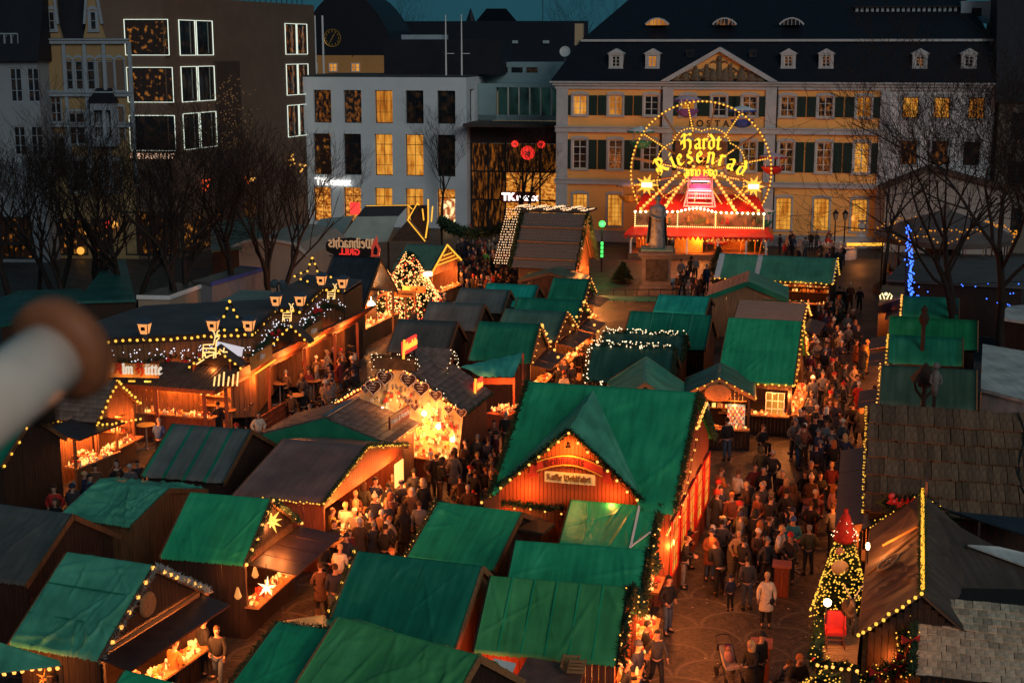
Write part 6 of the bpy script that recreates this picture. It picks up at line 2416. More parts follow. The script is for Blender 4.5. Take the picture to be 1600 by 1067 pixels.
b.box((0,-2.9,.4),(6.5,.05,.06))
o=b.build('railing',M_BLACK)
o.location=MP
tag(o,'low dark railing round the foot of the monument','railing')
for px,py,lb in((1058,452,'white market board standing right of the pedestal, left of two'),(1085,455,'white market board standing right of the pedestal, right of two')):
 p=at(px,py+8,0)
 b=MB()
 b.box((0,0,.6),(1.1,.08,1.1))
 o=thing('white_board',lb,'board',p,R(-8))
 b.build('panel',M_WHITE,o)
 b=MB()
 for s in(-1,1):
  b.box((s*.45,.1,.4),(.06,.3,.8))
 b.build('foot',M_STEEL,o)
p=at(1000,462,1.3)
b=MB()
b.box((0,0,0),(5.4,1.2,.1))
b.box((-2.5,0,-.65),(.1,.9,1.2))
b.box((2.5,0,-.65),(.1,.9,1.2))
o=b.build('low_stage_roof',M_GREEN2)
o.location=p+V((-1.4,-1.0,0))
o.rotation_euler=(0,0,R(-8))
tag(o,'long low green board roof in front of the pedestal','canopy')
def fir(loc,h,r,label,lights=None,group=None,name='fir_tree',n=900,lr=.03,nl=0,m=None,baubles=None):
 t=thing(name,label,'fir tree',loc,0,group)
 b=MB()
 b.tube([(0,0,0),(0,0,h*.96)],[.07,.015],6)
 b.build('trunk',M_WOODD,t)
 b=MB()
 for _ in range(n):
  f=rnd.random()**.7
  z=h*(.1+.9*(1-f))
  rr=r*f*rnd.uniform(.45,.95)
  a=rnd.random()*2*pi
  p=V((rr*cos(a),rr*sin(a),z))
  d=V((cos(a),sin(a),rnd.uniform(-.5,.1))).normalized()
  s_=V((-sin(a),cos(a),rnd.uniform(-.3,.3)))*r*.09
  L_=r*rnd.uniform(.22,.4)
  b.add([p-d*L_*.6-s_*.5,p+s_,p+d*L_,p-s_],[(0,3,2),(0,2,1)])
 b.build('crown',m or M_PINE,t)
 if lights:
  pts=[]
  for _ in range(nl):
   f=rnd.random()**.6
   z=h*(.1+.9*(1-f))
   a=rnd.random()*2*pi
   pts.append((r*(f*1.12+.1)*cos(a),r*(f*1.12+.1)*sin(a),z))
  bulbs(pts,lr,lights,t,False,'fairy_lights',False)
 if baubles:
  b=MB()
  for _ in range(nl//5):
   f=rnd.random()**.6
   a=rnd.random()*2*pi
   b.ball((r*f*cos(a)*1.03,r*f*sin(a)*1.03,h*(.1+.9*(1-f))),lr*2.2,n=6)
  b.build('baubles',baubles,t,kind='stuff')
 return t
for px,py,hh,lb in((1122,428,2.2,'small dark fir on the right of the big wheel deck'),(973,440,1.5,'dark fir bush at the left foot of the pedestal'),(1180,400,2.6,'dark fir at the right end of the big wheel')):
 fir(at(px,py,0),hh,.9,lb,M_BULB if px==1180 else None,'firs round the big wheel',nl=14,lr=.06)
 # long shingle roofed hall with a net of lights
x,y,yaw,L,W,he,hr=HUTS['L6']
h=hut('L6','shingle_hall','tall hall with a steep wooden shingle roof under a net of fairy lights',M_SHAKE,('B',),M_WOOD,roof_kind='none',flap=False,power=120,group=None,cat='market hall',gable=('B',))
base_slopes(h,L+.8,W,he,hr,M_WOODD)
tiles_on_slope(h,L,W,he,hr,-1,20,16,mat('grey_wood_shingles',(.15,.12,.10),.8,.4,3,.4,12,stretch=(5,1,1)),'roof_shingle',True,.02,.04,x0=-L/2-.3,x1=L/2+.3)
for f in(.28,.55,.86):
 b=MB()
 b.box((0,-f*W-.06,hr-f*(hr-he)+.12),(L+.6,.12,.08))
 b.build('snow_board',M_WOODL,h)
garland([(L/2+.45,-W,he),(L/2+.45,0,hr+.1),(L/2+.45,W,he)],.22,h,140)
garland([(-L/2-.45,-W,he),(-L/2-.45,0,hr+.1)],.25,h,140)
b=MB()
for i in range(26):
 for j in range(9):
  b.ball((-L/2-1.0+(L+1.3)*i/25+rnd.uniform(-.05,.05),.3+j*.28,hr+.35-j*.02+.12*sin(i)),.05)
for i in range(22):
 for j in range(6):
  f=i/21
  b.ball((-L/2-.65-j*.17+rnd.uniform(-.04,.04),-W*f,hr+.25-(hr-he)*f),.05)
b.build('fairy_light_net',emat('peach_fairy_bulb',(1,.6,.32),1.3),h,kind='stuff')
b=MB()
b.box((-.35,1.6,hr+.12),(L+1.6,2.9,.1))
b.build('net_roof',M_WOODD,h)
b=MB()
b.box((L/2+.08,-.1,(he+hr)/2+.1),(.08,.35,1.5))
b.build('lit_window',emat('white_window_light',(1,.75,.45),2.4),h)
TT=Matrix.Translation((x,y,0))@Matrix.Rotation(R(yaw),4,'Z')
lamp(TT@V((L/2+.9,0,he+1.5)),120,(1,.45,.1))
lamp(TT@V((L/2+1.2,-1.4,2.2)),90,(1,.42,.1))
lamp(TT@V((0,-W-.8,1.9)),60,(1,.4,.1))
bulbs(seg_points([(-.9,-W-.1,he-.35),(.9,-W-.1,he-.35)],.16),.06,M_BULBY,h)
p=at(812,378,2.6)
t=thing('wall_lamp','bright lamp at the left corner of the shingle hall','lamp',p)
b=MB()
b.lathe([(.1,0),(.16,.1),(.16,.3),(.08,.42)],8)
b.build('glass',M_LAMPG,t)
b=MB()
b.lathe([(.2,.42),(.05,.6)],8)
b.tube([(0,0,.6),(0,.4,.6)],.02,4)
b.build('cap',M_BLACK,t)
lamp(p+V((0,-.3,.2)),60)
p=at(897,425,0)
t=thing('carved_animal','pale carved animal figure in greenery at the front of the shingle hall','figure',V((p.x,p.y-.3,0)))
fz=2.0
b=MB()
b.lathe([(.05,-.6),(.3,-.45),(.34,0),(.3,.4),(.1,.6)],10,M=Matrix.Translation((0,0,fz+.75))@Matrix.Rotation(pi/2,4,'Y'))
b.tube([(-.45,0,fz+.9),(-.75,-.05,fz+1.25),(-1.05,-.1,fz+1.2)],[.2,.14,.09],8)
for sx,sy in((-.35,-.14),(-.3,.14),(.4,-.14),(.45,.14)):
 b.tube([(sx,sy,fz+.6),(sx+.05,sy,fz+.3),(sx,sy,fz)],[.1,.06,.05],6)
b.build('body',mat('pale_carved_wood',(.38,.28,.2),.7,.2,4),t,True)
b=MB()
b.box((0,0,1.0),(2.4,.9,2.0))
b.build('plinth',M_WOOD,t)
garland([(-1.2,-.5,2.0),(1.3,-.5,2.0)],.35,t,260)
p=at(940,425,0)
t=thing('green_lit_mast','slim mast with green glowing lamps left of the big wheel','lamp post',p)
zt=aty(940,350,p.y).z
b=MB()
b.tube([(0,0,0),(0,0,zt)],.07,6)
b.build('post',M_BLACK,t)
gl_=emat('green_lamp',(.05,1,.12),2.0)
b=MB()
b.ball((0,0,zt),.26,n=8)
b.build('lamp_head',gl_,t)
for k in range(4):
 b=MB()
 b.box((0,-.08,zt-1.5-k*.32),(.18,.1,.22))
 b.build('lamp_panel',gl_,t)
lamp(p+V((0,-.5,zt)),20,(.1,1,.2))
# alpine restaurant: stepped timber front under a long shingled canopy
ZT,ZC0,ZC1=4.3,2.6,3.35
T_=[at(*p,ZT)for p in((150,538),(394,526),(432,488),(469,490),(503,456),(537,458))]
CA,CC,CB=at(150,597,ZC0),at(336,611,ZC0),at(559,500,ZC0)
O_=V((CC.x,CC.y,0))
alm=thing('alpine_restaurant','timber alpine restaurant with a stepped front, strings of bulbs and a slatted canopy','restaurant',O_)
Tl=[p-O_ for p in T_]
b=MB()
for p,q in zip(Tl,Tl[1:]):
 L=(q-p).length
 n=max(2,int(L/.22))
 for i in range(n):
  a,c=p.lerp(q,i/n),p.lerp(q,(i+.94)/n)
  m=(a+c)/2
  m.z=ZT/2+.3
  d=(c-a)
  b.box(m,(d.length,.06+rnd.uniform(-.012,.012),ZT-.6),atan2(d.y,d.x))
b.build('plank_wall',M_WOOD,alm,kind='stuff')
back=[at(537,458,ZT),at(565,440,ZT),at(480,432,ZT),at(418,471,ZT),at(225,481,ZT),at(150,506,ZT)]
rp=[p-O_ for p in(T_[:-1]+back)]
b=MB()
b.prism(rp,(0,0,.12))
b.build('flat_roof',mat('grey_roof_felt',(.085,.08,.082),.85,.25,.8,.2,5),alm)
b=MB()
for p,q in zip(Tl,Tl[1:]):
 b.beam(p+V((0,-.02,.1)),q+V((0,-.02,.1)),.14,.3)
b.build('roof_edge_board',M_WOODD,alm)
b=MB()
q0,q1=rp[5+2],rp[5+4]
for p,q in zip(rp[5:],rp[6:]):
 b.beam(V((p.x,p.y,2.1)),V((q.x,q.y,2.1)),.06,4.2)
b.build('back_wall',M_WOODD,alm)
bulbs([V(p)+V((0,-.16,.12))for p in seg_points(Tl,.29)],.085,M_BULBY,alm,True)
ca,cb,cc=CA-O_,CB-O_,CC-O_
ia,ic,ib=ca+V((.3,1.5,.75)),cc+V((.95,1.35,.75)),cb+V((.95,.25,.75))
slm=mat('dark_canopy_slats',(.055,.045,.042),.6,.35,3,.2,12)
for p0,p1,q0,q1 in((ca,cc,ia,ic),(cc,cb,ic,ib)):
 n=int((p1-p0).length/.085)
 b=MB()
 for i in range(n):
  f,g_=i/n,(i+.8)/n
  b.prism([p0.lerp(p1,f),p0.lerp(p1,g_),q0.lerp(q1,g_),q0.lerp(q1,f)],(0,0,.04+.02*(i%2)))
 b.build('canopy_slats',slm,alm,kind='stuff')
 b=MB()
 b.prism([p0-V((0,0,.05)),p1-V((0,0,.05)),q1-V((0,0,.05)),q0-V((0,0,.05))],(0,0,.03))
 b.beam(p0+V((0,-.03,-.06)),p1+V((0,-.03,-.06)),.06,.16)
 b.build('canopy_boards',M_WOODR,alm)
for p in[ca.lerp(cc,f)+V((0,.2,0))for f in(.08,.5,.9)]+[cc.lerp(cb,f)+V((.15,0,0))for f in(.04,.3,.55,.78,.97)]:
 b=MB()
 b.box((p.x,p.y,ZC0/2),(.14,.14,ZC0-.06))
 b.build('post',M_WOODR,alm)
sgm=mat('lit_wood_board',(.34,.17,.05),.6,.2,3)
wl_=emat('white_letter_light',(1,.85,.65),.6)
rl_=mat('unlit_red_letters',(.28,.02,.015),.5,.1,4)
p0,p1=at(183,577,3.45),at(238,580,3.45)
m=(p0+p1)/2-O_
b=MB()
b.box((0,0,0),(2.3,.1,.6))
sb=b.build('sign_board',sgm,alm)
sb.location=m+V((0,-.25,.05))
sb.rotation_euler=(-.1,0,-.1)
black_word('Alm H\u00fctte',.31,wl_,sb,lambda xx:Matrix.Translation((-.78+xx*.95,-.1,-.14)),.05,.2,'sign_letter',mats=[rl_,wl_,wl_,wl_,rl_,wl_,wl_,wl_,wl_])
b=MB()
for i in range(10):
 a=2*pi*i/10
 b.tube([(-.97+.07*cos(a),-.09,.02+.07*sin(a)),(-.97+.14*cos(a),-.09,.02+.14*sin(a))],.022,4)
b.build('edelweiss_emblem',M_WHITE,sb)
b=MB()
for xx in(-.7,0.05,.75):
 b.box((xx,-.3,-.42),(.28,.08,.06))
b.build('sign_lamp',M_LEDY,sb)
lamp(O_+sb.location+V((-.4,-.5,-.35)),5,(1,.55,.1))
lamp(O_+sb.location+V((.6,-.5,-.35)),5,(1,.55,.1))
for(xa,ya,xb,yb)in((392,569,424,548),(476,527,502,510)):
 p0,p1=at(xa,ya,3.5)-O_,at(xb,yb,3.5)-O_
 d=p1-p0
 b=MB()
 b.box((0,0,0),(d.length,.08,.62))
 sb=b.build('bench_board',sgm,alm)
 sb.location=(p0+p1)/2
 sb.rotation_euler=(0,0,atan2(d.y,d.x))
 text('Alm' if xa<400 else 'H\u00fctte',.4,M_WHITE,sb,'sign_lettering',Matrix.Translation((0,-.06,.05)),.02)
 b=MB()
 b.tube([(-d.length/2,-.18,-.42),(d.length/2,-.18,-.42)],.045,5)
 b.build('led_tube',M_LEDY,sb)
for px,py,wdt in((338,563,2.0),(457,528,1.4),(520,475,1.2)):
 P=at(px,py-12,4.0)-O_
 b=MB()
 b.prism([(-wdt/2,0,-.55),(wdt/2,0,-.55),(0,0,.12)],(0,.6,0))
 dm=b.build('dormer',M_WOODD,alm)
 dm.location=P
 dm.rotation_euler=(0,0,-.12)
 b=MB()
 for s in(-1,1):
  b.prism([(s*(wdt/2+.15),-.2,-.62),(0,-.2,.2),(0,.7,.2),(s*(wdt/2+.15),.7,-.62)],(0,0,.06))
 b.build('dormer_roof',slm,dm)
 bulbs(seg_points([(-wdt/2-.15,-.25,-.6),(0,-.25,.24),(wdt/2+.15,-.25,-.6)],.3),.075,M_BULBY,dm,True)
pts=[]
for p,q in zip(Tl,Tl[1:]):
 for _ in range(int((q-p).length*16)):
  f=rnd.random()
  r=p.lerp(q,f)
  pts.append((r.x+rnd.gauss(0,.1),r.y-.15-abs(rnd.gauss(0,.25)),ZT-.25-abs(rnd.gauss(0,.45))))
bulbs(pts,.035,M_COLD,alm,False,'fairy_lights',False)
garl=[V(p)+V((0,-.22,-.75))for p in seg_points(Tl,.7)]
for i,p in enumerate(garl):
 p.z+=.12*sin(i*1.7)
garland(garl,.2,alm,90)
b=MB()
for _ in range(26):
 f=rnd.uniform(.62,1)
 p=rnd.choice(garl)
 b.ball((p.x+rnd.uniform(-.3,.3),p.y-.15,p.z+rnd.uniform(-.2,.25)),.12,n=6)
b.build('red_baubles',mat('red_bauble',(.5,.02,.02),.3,.2,4),alm,kind='stuff')
def led_deer(P,s,label,rz=-.12):
 t=thing('light_deer',label,'light figure',P,rz)
 b=MB()
 for path in([(-.5,.0),(-.45,.55),(.3,.6),(.42,1.1),(.68,1.2),(.7,1.05),(.5,.85),(.45,.4),(.4,-.35)],[(-.5,.0),(-.55,-.4)],[(-.4,.05),(-.3,-.4)],[(.3,.05),(.25,-.4)],[(-.5,.0),(.42,.05)],[(.45,1.15),(.35,1.5),(.2,1.6)],[(.55,1.2),(.6,1.5),(.75,1.6)],[(-.45,.3),(.4,.3)]):
  b.tube([(x*s,0,z*s)for x,z in path],.05*s,4)
 b.build('light_tube',emat('gold_light_tube',(1,.6,.2),1.3),t)
 b=MB()
 b.box((0,.04,-.45*s),(.9*s,.05,.06))
 b.build('stand',M_BLACK,t)
 return t
led_deer(at(328,551,4.1),.62,'gold lit deer in front of the longest stretch of the restaurant wall')
led_deer(at(449,497,4.2),.45,'small gold lit deer on the second step of the restaurant front')
led_deer(at(518,463,4.2),.42,'small gold lit deer on the farthest step of the restaurant front')
P=at(358,545,3.9)-O_
b=MB()
b.box((0,0,0),(1.25,.06,.42))
gs=b.build('glitter_board',emat('glitter_white',(.95,.9,1),.55),alm)
gs.location=P
gs.rotation_euler=(0,.2,-.15)
P=at(335,580,3.1)
nt_=thing('nativity_scene','glowing nativity box with small figures under the restaurant dormer','nativity',P,-.15)
b=MB()
b.box((0,.35,0),(1.7,.06,1.1))
b.box((0,0,-.5),(1.8,.8,.08))
for s in(-1,1):
 b.box((s*.85,0,0),(.06,.7,1.0))
b.build('box',M_WOODR,nt_)
for i,xx in enumerate((-.5,-.15,.2,.55)):
 b=MB()
 b.lathe([(.13,0),(.12,.3),(.06,.45),(.02,.48)],8,(xx,0,-.46))
 b.ball((xx,0,.08),.08,n=6)
 b.build('figure',(M_GOODS[0],M_GOODS[1],M_GOODS[2],M_GOODS[0])[i],nt_,True)
b=MB()
b.tube([(-.7,-.3,.35),(-.1,-.3,.75),(.5,-.3,.95)],.03,4)
for i in range(5):
 a=2*pi*i/5
 b.tube([(.55,-.3,.95),(.55+.2*cos(a),-.3,.95+.2*sin(a))],.03,4)
b.build('comet_light',MATS['gold_light_tube'],nt_)
lamp(P+V((0,-.3,.2)),8,(1,.4,.08))
def bulb_star(P,r,label,rz=-.1):
 t=thing('bulb_star',label,'light figure',P,rz)
 pts=[]
 for i in range(8):
  a=2*pi*i/8+pi/2
  pts.append(V((r*(1 if i%2==0 else.42)*cos(a),0,r*(1 if i%2==0 else.42)*sin(a))))
 b=MB()
 b.tube(pts+[pts[0]],.04,4)
 b.tube([(0,0,-r),(0,0,-r-.5)],.04,4)
 b.build('frame',M_BLACK,t)
 bulbs([p+V((0,-.08,0))for p in seg_points(pts,.33,True)],.08,M_BULBY,t,True)
bulb_star(at(361,505,4.9),1.0,'four pointed bulb star on the restaurant roof, left of two')
bulb_star(at(489,432,4.9),1.0,'four pointed bulb star on the far end of the restaurant roof')
lg=emat('orange_lantern_glass',(1,.36,.1),.95)
lan=None
for px,py,lb in((227,520,'orange roof lantern, leftmost on the restaurant edge'),(334,515,'orange roof lantern just left of the bulb star'),(390,515,'orange roof lantern just right of the bulb star'),(432,475,'orange roof lantern in front of the street lamp'),(470,475,'orange roof lantern on the second step of the restaurant'),(503,442,'orange roof lantern left on the farthest step'),(536,447,'orange roof lantern right on the farthest step')):
 P=at(px,py+10,ZT+.2)
 if lan is None:
  lan=thing('roof_lantern',lb,'lantern',P,-.15,'orange lanterns on the restaurant roof')
  b=MB()
  b.lathe([(.2,.25),(.34,.72)],4,M=Matrix.Rotation(pi/4,4,'Z'))
  b.build('glass',lg,lan)
  b=MB()
  b.lathe([(.42,.72),(.4,.78),(.1,.92)],4,M=Matrix.Rotation(pi/4,4,'Z'))
  b.box((0,0,.12),(.12,.12,.28))
  b.build('cap',mat('blue_grey_metal',(.05,.07,.1),.5,.2,3),lan)
  b=MB()
  b.box((0,-.2,.5),(.18,.04,.16))
  for s in(-1,1):
   b.box((s*.22,-.215,.48),(.03,.03,.46))
  b.build('bars',M_BLACK,lan)
  o=lan
 else:
  o=copy_tree(lan)
  o.location=P
  o['label']=lb
bar=thing('bar_counter','long lit wooden bar counter under the left run of the restaurant canopy','bar',(ca+O_).lerp(CC,.5)*1.0,atan2((cc-ca).y,(cc-ca).x))
bar.location.z=0
Lb=(cc-ca).length
b=MB()
plank_wall(b,1.0,-Lb/2+.2,Lb/2-.6,0,1.05)
b.build('bar_front',M_WOODR,bar,kind='stuff')
b=MB()
b.box((-.2,1.15,1.1),(Lb-.9,.7,.07))
b.build('bar_top',M_WOODL,bar)
b=MB()
b.box((-.2,2.6,1.3),(Lb-.9,.08,2.6))
for zz in(1.3,1.75,2.2):
 b.box((-.2,2.4,zz),(Lb-1.2,.3,.05))
b.build('back_shelves',M_WOODL,bar)
TB=Matrix.Translation(bar.location)@Matrix.Rotation(bar.rotation_euler.z,4,'Z')
goods('bar_wares','glasses and bottles along the lit bar of the restaurant',TB@V((-.2,1.15,1.14)),0,Lb/2-.6,.28,bar.rotation_euler.z,90,.3,.3)
goods('bar_wares','bottles on the upper back shelf of the restaurant bar',TB@V((-.2,2.38,1.78)),0,Lb/2-.8,.1,bar.rotation_euler.z,70,.3,.3)
for xx in(-1.6,.1,1.6):
 lamp(TB@V((xx,1.6,2.4)),55,(1,.42,.08))
for f in(.2,.42,.64,.85):
 p=CC.lerp(CB,f)
 lamp(V((p.x+.5,p.y-.1,2.35)),38,(1,.4,.08))
P=at(352,596,3.0)-O_
b=MB()
for k in range(6):
 b.tube([(P.x-.5+k*.2,P.y,P.z-.2),(P.x-.45+k*.2,P.y+.1,P.z+.2+.1*(k%3))],.035,4)
b.build('led_rods',MATS['gold_light_tube'],alm,kind='stuff')
# standing tables
TAB=None
tabs=[]
def bar_table(P,label,m=None,lit=False):
 global TAB
 if TAB is None:
  TAB={}
 key=(m or M_WOODL).name
 if key not in TAB:
  t=thing('bar_table',label,'table',P,0,'round standing tables')
  b=MB()
  b.lathe([(.38,0),(.4,.02),(.4,.04),(.36,.05)],20,(0,0,1.06))
  b.build('table_top',m or M_WOODL,t)
  b=MB()
  b.tube([(0,0,.04),(0,0,1.06)],.04,8)
  b.build('post',M_STEEL,t)
  b=MB()
  for k in range(4):
   a=pi/2*k+.4
   b.beam((0,0,.05),(.4*cos(a),.4*sin(a),.03),.06,.05)
  b.build('foot',M_STEEL,t)
  TAB[key]=t
  return t
 o=copy_tree(TAB[key])
 o.location=P
 o['label']=label
 return o
M_TYEL=mat('yellow_table_top',(.6,.36,.08),.5,.2,3)
M_TRED=mat('red_table_top',(.55,.12,.05),.5,.2,3)
for px,py,lb,m in((236,638,'yellow topped standing table before the restaurant bar',M_TYEL),(228,663,'large yellow topped standing table nearest the striped hut',M_TYEL),(574,832,'empty red round table beside the crowd at the brown hut',M_TRED),(355,640,'standing table with cups by the corner post of the restaurant',M_WOODL),(490,594,'standing table among the crowd under the long canopy',M_WOODL),(437,598,'standing table among guests left under the long canopy',M_WOODL),(462,617,'standing table beside the low fence of the restaurant yard',M_WOODL),(1270,783,'standing table with drinks by the woman in pink',M_WOODR),(1242,842,'standing table with drinks before the man in a teal jacket',M_WOODR)):
 bar_table(at(px,py,1.1)-V((0,0,1.1)),lb,m)
pb=None
for px,py,lb in((1222,880,'square red brown pedestal table in the lane behind the woman in a checked coat'),(1190,1003,'square red brown pedestal table beside the pushchair'),(1268,795,'square red brown pedestal below the drinkers near the dwarf tree')):
 P=at(px,py,1.05)-V((0,0,1.05))
 if pb is None:
  pb=thing('pedestal_table',lb,'table',P,R(-12),'square pedestal tables in the lane')
  b=MB()
  plank_gable(b,-.2,.22,1,1,0,1.0,.11)
  plank_gable(b,.2,.22,1,1,0,1.0,.11)
  plank_wall(b,-.2,-.18,.18,0,1.0,.11)
  plank_wall(b,.2,-.18,.18,0,1.0,.11)
  b.build('planks',M_WOODR,pb,kind='stuff')
  b=MB()
  b.box((0,0,1.03),(.6,.6,.06))
  b.build('table_top',mat('worn_red_board',(.3,.10,.07),.5,.3,4),pb)
 else:
  o=copy_tree(pb)
  o.location=P
  o['label']=lb
p0,p1=at(402,700,0),at(450,655,0)
p0,p1=at(408,680,0),at(452,652,0)
d=p1-p0
t=thing('yard_fence','low wooden plank fence between the restaurant yard and the slate roofed stall','fence',(p0+p1)/2,atan2(d.y,d.x))
for k in range(3):
 b=MB()
 b.box((0,0,.22+k*.27),(d.length,.05,.22))
 b.build('plank',M_WOODR,t)
each('post',M_WOODR,t,[((s*d.length*.48,.06,.45),(.09,.07,.9))for s in(-1,0,1)])
# grill building with its sign seen from behind, counter, lit tree, log cabin
x,y,yaw,L,W,he,hr=HUTS['GRL']
h=hut('GRL','grill_hut','grill hut with a plain black sloping roof carrying a reversed sign',M_NAVY,(),M_WOODD,.5,fine=1,group=None)
for c in list(h.children):
 if c.name.startswith(('plank_wall','floor')):
  bpy.data.objects.remove(c)
b=MB()
plank_wall(b,W-.3,-L/2+.1,L/2-1.2,0,he)
plank_wall(b,-W+.3,-L/2+.1,-.4,0,he)
plank_gable(b,-L/2+.1,W-.25,he,hr-.1)
b.build('plank_wall',M_WOODD,h,kind='stuff')
each('post',M_WOOD,h,[((L/2-.15,s*(W-.3),he/2),(.12,.12,he))for s in(-1,1)])
Y_=HUTS['GRL'][1]+1.5
P=aty(549,387,Y_)
sgn=thing('grill_sign','dark scalloped sign with reversed lettering and a red flame above the black roof','sign',P,R(-14))
b=MB()
ol=[]
for i in range(41):
 a=2*pi*i/40
 ol.append((1.62*cos(a)*(1-.05*abs(sin(a*2))),0,.56*(abs(sin(a))**.55)*(1 if sin(a)>0 else-1)+.03*sin(a*9)))
b.prism(ol[:-1],(0,.08,0))
b.build('board',mat('black_sign_board',(.02,.014,.012),.5),sgn)
FL=Matrix.Diagonal((-1,1,1,1))
black_word('Weihnachts',.40,emat('tan_letters_lit',(.8,.42,.2),.45),sgn,lambda xx:FL@Matrix.Translation((-1.38+xx*.92,-.05,.0)),.05,.15,'sign_letter')
text('GRILL',.5,emat('red_letters_lit',(1,.03,.02),.8),sgn,'sign_lettering',FL@Matrix.Translation((.1,-.05,-.27)),.05,.012)
b=MB()
fl=[(1.25,0,-.5),(1.75,0,-.45),(1.82,0,0),(1.66,0,.25),(1.62,0,.75),(1.42,0,.4),(1.28,0,.1)]
b.prism(fl,(0,-.1,0))
b.build('flame',emat('red_flame_panel',(.8,.05,.02),.4),sgn)
b=MB()
b.prism([(1.42,-.12,-.35),(1.64,-.12,-.35),(1.68,-.12,-.05),(1.56,-.12,.2),(1.42,-.12,-.05)],(0,-.03,0))
b.build('flame_core',M_BLACK,sgn)
b=MB()
for xx in(-1.1,-.5,.6,1.1):
 b.beam((xx,.1,-.5),(xx,.1,-1.3),.06,.06)
b.box((0,.1,-.56),(2.9,.06,.06))
b.build('frame',M_BLACK,sgn)
p0,p1=at(536,531,1.0),at(622,489,1.0)
d=p1-p0
m=(p0+p1)/2
rz=atan2(d.y,d.x)
t=thing('grill_counter','long wooden grill counter blazing with light and food below the black roof','counter',V((m.x,m.y,0)),rz)
b=MB()
plank_wall(b,0,-d.length/2,d.length/2,0,.95)
b.build('plank_front',M_WOOD,t,kind='stuff')
b=MB()
b.box((0,.35,.98),(d.length,.9,.07))
b.build('counter_top',M_WOODL,t)
b=MB()
b.box((0,2.2,.5),(d.length,1.0,1.0))
b.build('grill_bench',M_STEEL,t)
each('post',M_WOOD,t,[((xx,.7,1.6),(.1,.1,1.2))for xx in(-d.length/2+.1,-.6,.9,d.length/2-.1)])
each('beam',M_WOOD,t,[((0,.7,2.25),(d.length,.12,.14))])
for xx in(-2.0,-.9,1.2):
 b=MB()
 b.lathe([(.02,.3),(.12,.22),(.26,.04),(.24,0)],10,(xx,.5,2.0))
 b.tube([(xx,.5,2.3),(xx,.5,2.5)],.02,4)
 b.build('hanging_lamp',M_LAMPG,t)
TT=Matrix.Translation((m.x,m.y,0))@Matrix.Rotation(rz,4,'Z')
goods('grill_food','sausages, plates and bottles spread along the grill counter',TT@V((0,.35,1.02)),0,d.length/2-.15,.35,rz,130,.3,.4)
goods('grill_food','food heaped on the steel grill bench behind the counter',TT@V((0,2.1,1.0)),0,d.length/2-.3,.4,rz,90,.2,.35)
for xx in(-2.2,-.6,1,2.4):
 lamp(TT@V((xx,.9,2.1)),75,(1,.45,.1))
p=aty(640,470,89.0)
TH=aty(640,394,89).z
xt=fir(V((p.x,p.y,0)),TH,2.1,'broad fir densely wrapped in red and white lights behind the grill',emat('peach_fairy_light',(1,.45,.13),2.6),None,'lit_fir_tree',1500,.06,1300)
b=MB()
for _ in range(330):
 f=rnd.random()**.6
 a=rnd.random()*2*pi
 b.ball(((2.4*f+.2)*cos(a),(2.4*f+.2)*sin(a),TH*(.1+.9*(1-f))),.055)
b.build('red_lights',M_BULBR,xt,kind='stuff')
p=aty(598,490,88.5)
TH=aty(598,418,88.5).z
xt2=fir(V((p.x,p.y,0)),TH,2.0,'low fir wrapped in red and white lights left of the broad one',MATS['peach_fairy_light'],None,'lit_fir_tree',1200,.06,1000)
b=MB()
for _ in range(240):
 f=rnd.random()**.6
 a=rnd.random()*2*pi
 b.ball(((2.3*f+.2)*cos(a),(2.3*f+.2)*sin(a),TH*(.1+.9*(1-f))),.055)
b.build('red_lights',M_BULBR,xt2,kind='stuff')
lamp(V((p.x+1.2,p.y-2.2,2.6)),90,(1,.35,.1))
fl_=at(668,428,3.0)
t=thing('floodlight','glaring floodlight at the corner of the log cabin','lamp',fl_)
b=MB()
b.box((0,0,0),(.55,.12,.26))
b.build('glass',emat('flood_glass',(1,.7,.35),16),t)
b=MB()
b.box((0,.12,0),(.6,.12,.32))
b.beam((0,.15,0),(0,.7,.2),.05,.05)
b.build('housing',M_BLACK,t)
lamp(fl_+V((0,-.35,-.05)),170,(1,.5,.14),r=.2)
x,y,yaw,L,W,he,hr=HUTS['LOG']
h=hut('LOG','log_cabin','log cabin with a grey green roof and a yellow outlined gable',M_GGREY,('B',),M_WOOD,.5,fine=1,flap=False,power=70,group=None)
b=MB()
for k in range(9):
 b.tube([(-L/2,-W+.05,.15+k*.27),(L/2,-W+.05,.15+k*.27)],.13,7)
b.build('log_wall',M_WOODL,h,kind='stuff')
b=MB()
X=L/2+.12
b.tube([(X,-W-.1,he-.1),(X,0,hr+.08),(X,W,he)],.06,5)
b.build('led_outline',M_LEDY,h)
b=MB()
for k in range(3):
 b.tube([(X,-W*(.7-.2*k),he+.25+k*.25),(X,W*(.7-.2*k),he+.25+k*.25)],.035,4)
b.build('led_bar',M_LEDY,h)
for(px,py,wd_)in((647,452,1.5),(633,459,1.4)):
 P=at(px,py,2.4)
 b=MB()
 b.box((0,0,0),(wd_,.08,.4))
 t=thing('carved_sign','small orange lit wooden sign, %s of the two below the lit fir'%('upper' if py<455 else 'lower'),'sign',P,R(-14))
 b.build('board',mat('orange_board',(.5,.2,.05),.6,.2,3),t)
 text('Grill' if py<455 else 'Bratwurst',.26,M_WOODD,t,'sign_lettering',Matrix.Translation((0,-.05,0)),.02)
 b=MB()
 b.box((0,.06,-1.2),(.1,.06,2.4))
 b.build('post',M_WOOD,t)
p0,p1=at(668,500,0),at(690,478,0)
d=p1-p0
t=thing('plank_railing','short plank railing lit orange in front of the log cabin','fence',(p0+p1)/2,atan2(d.y,d.x))
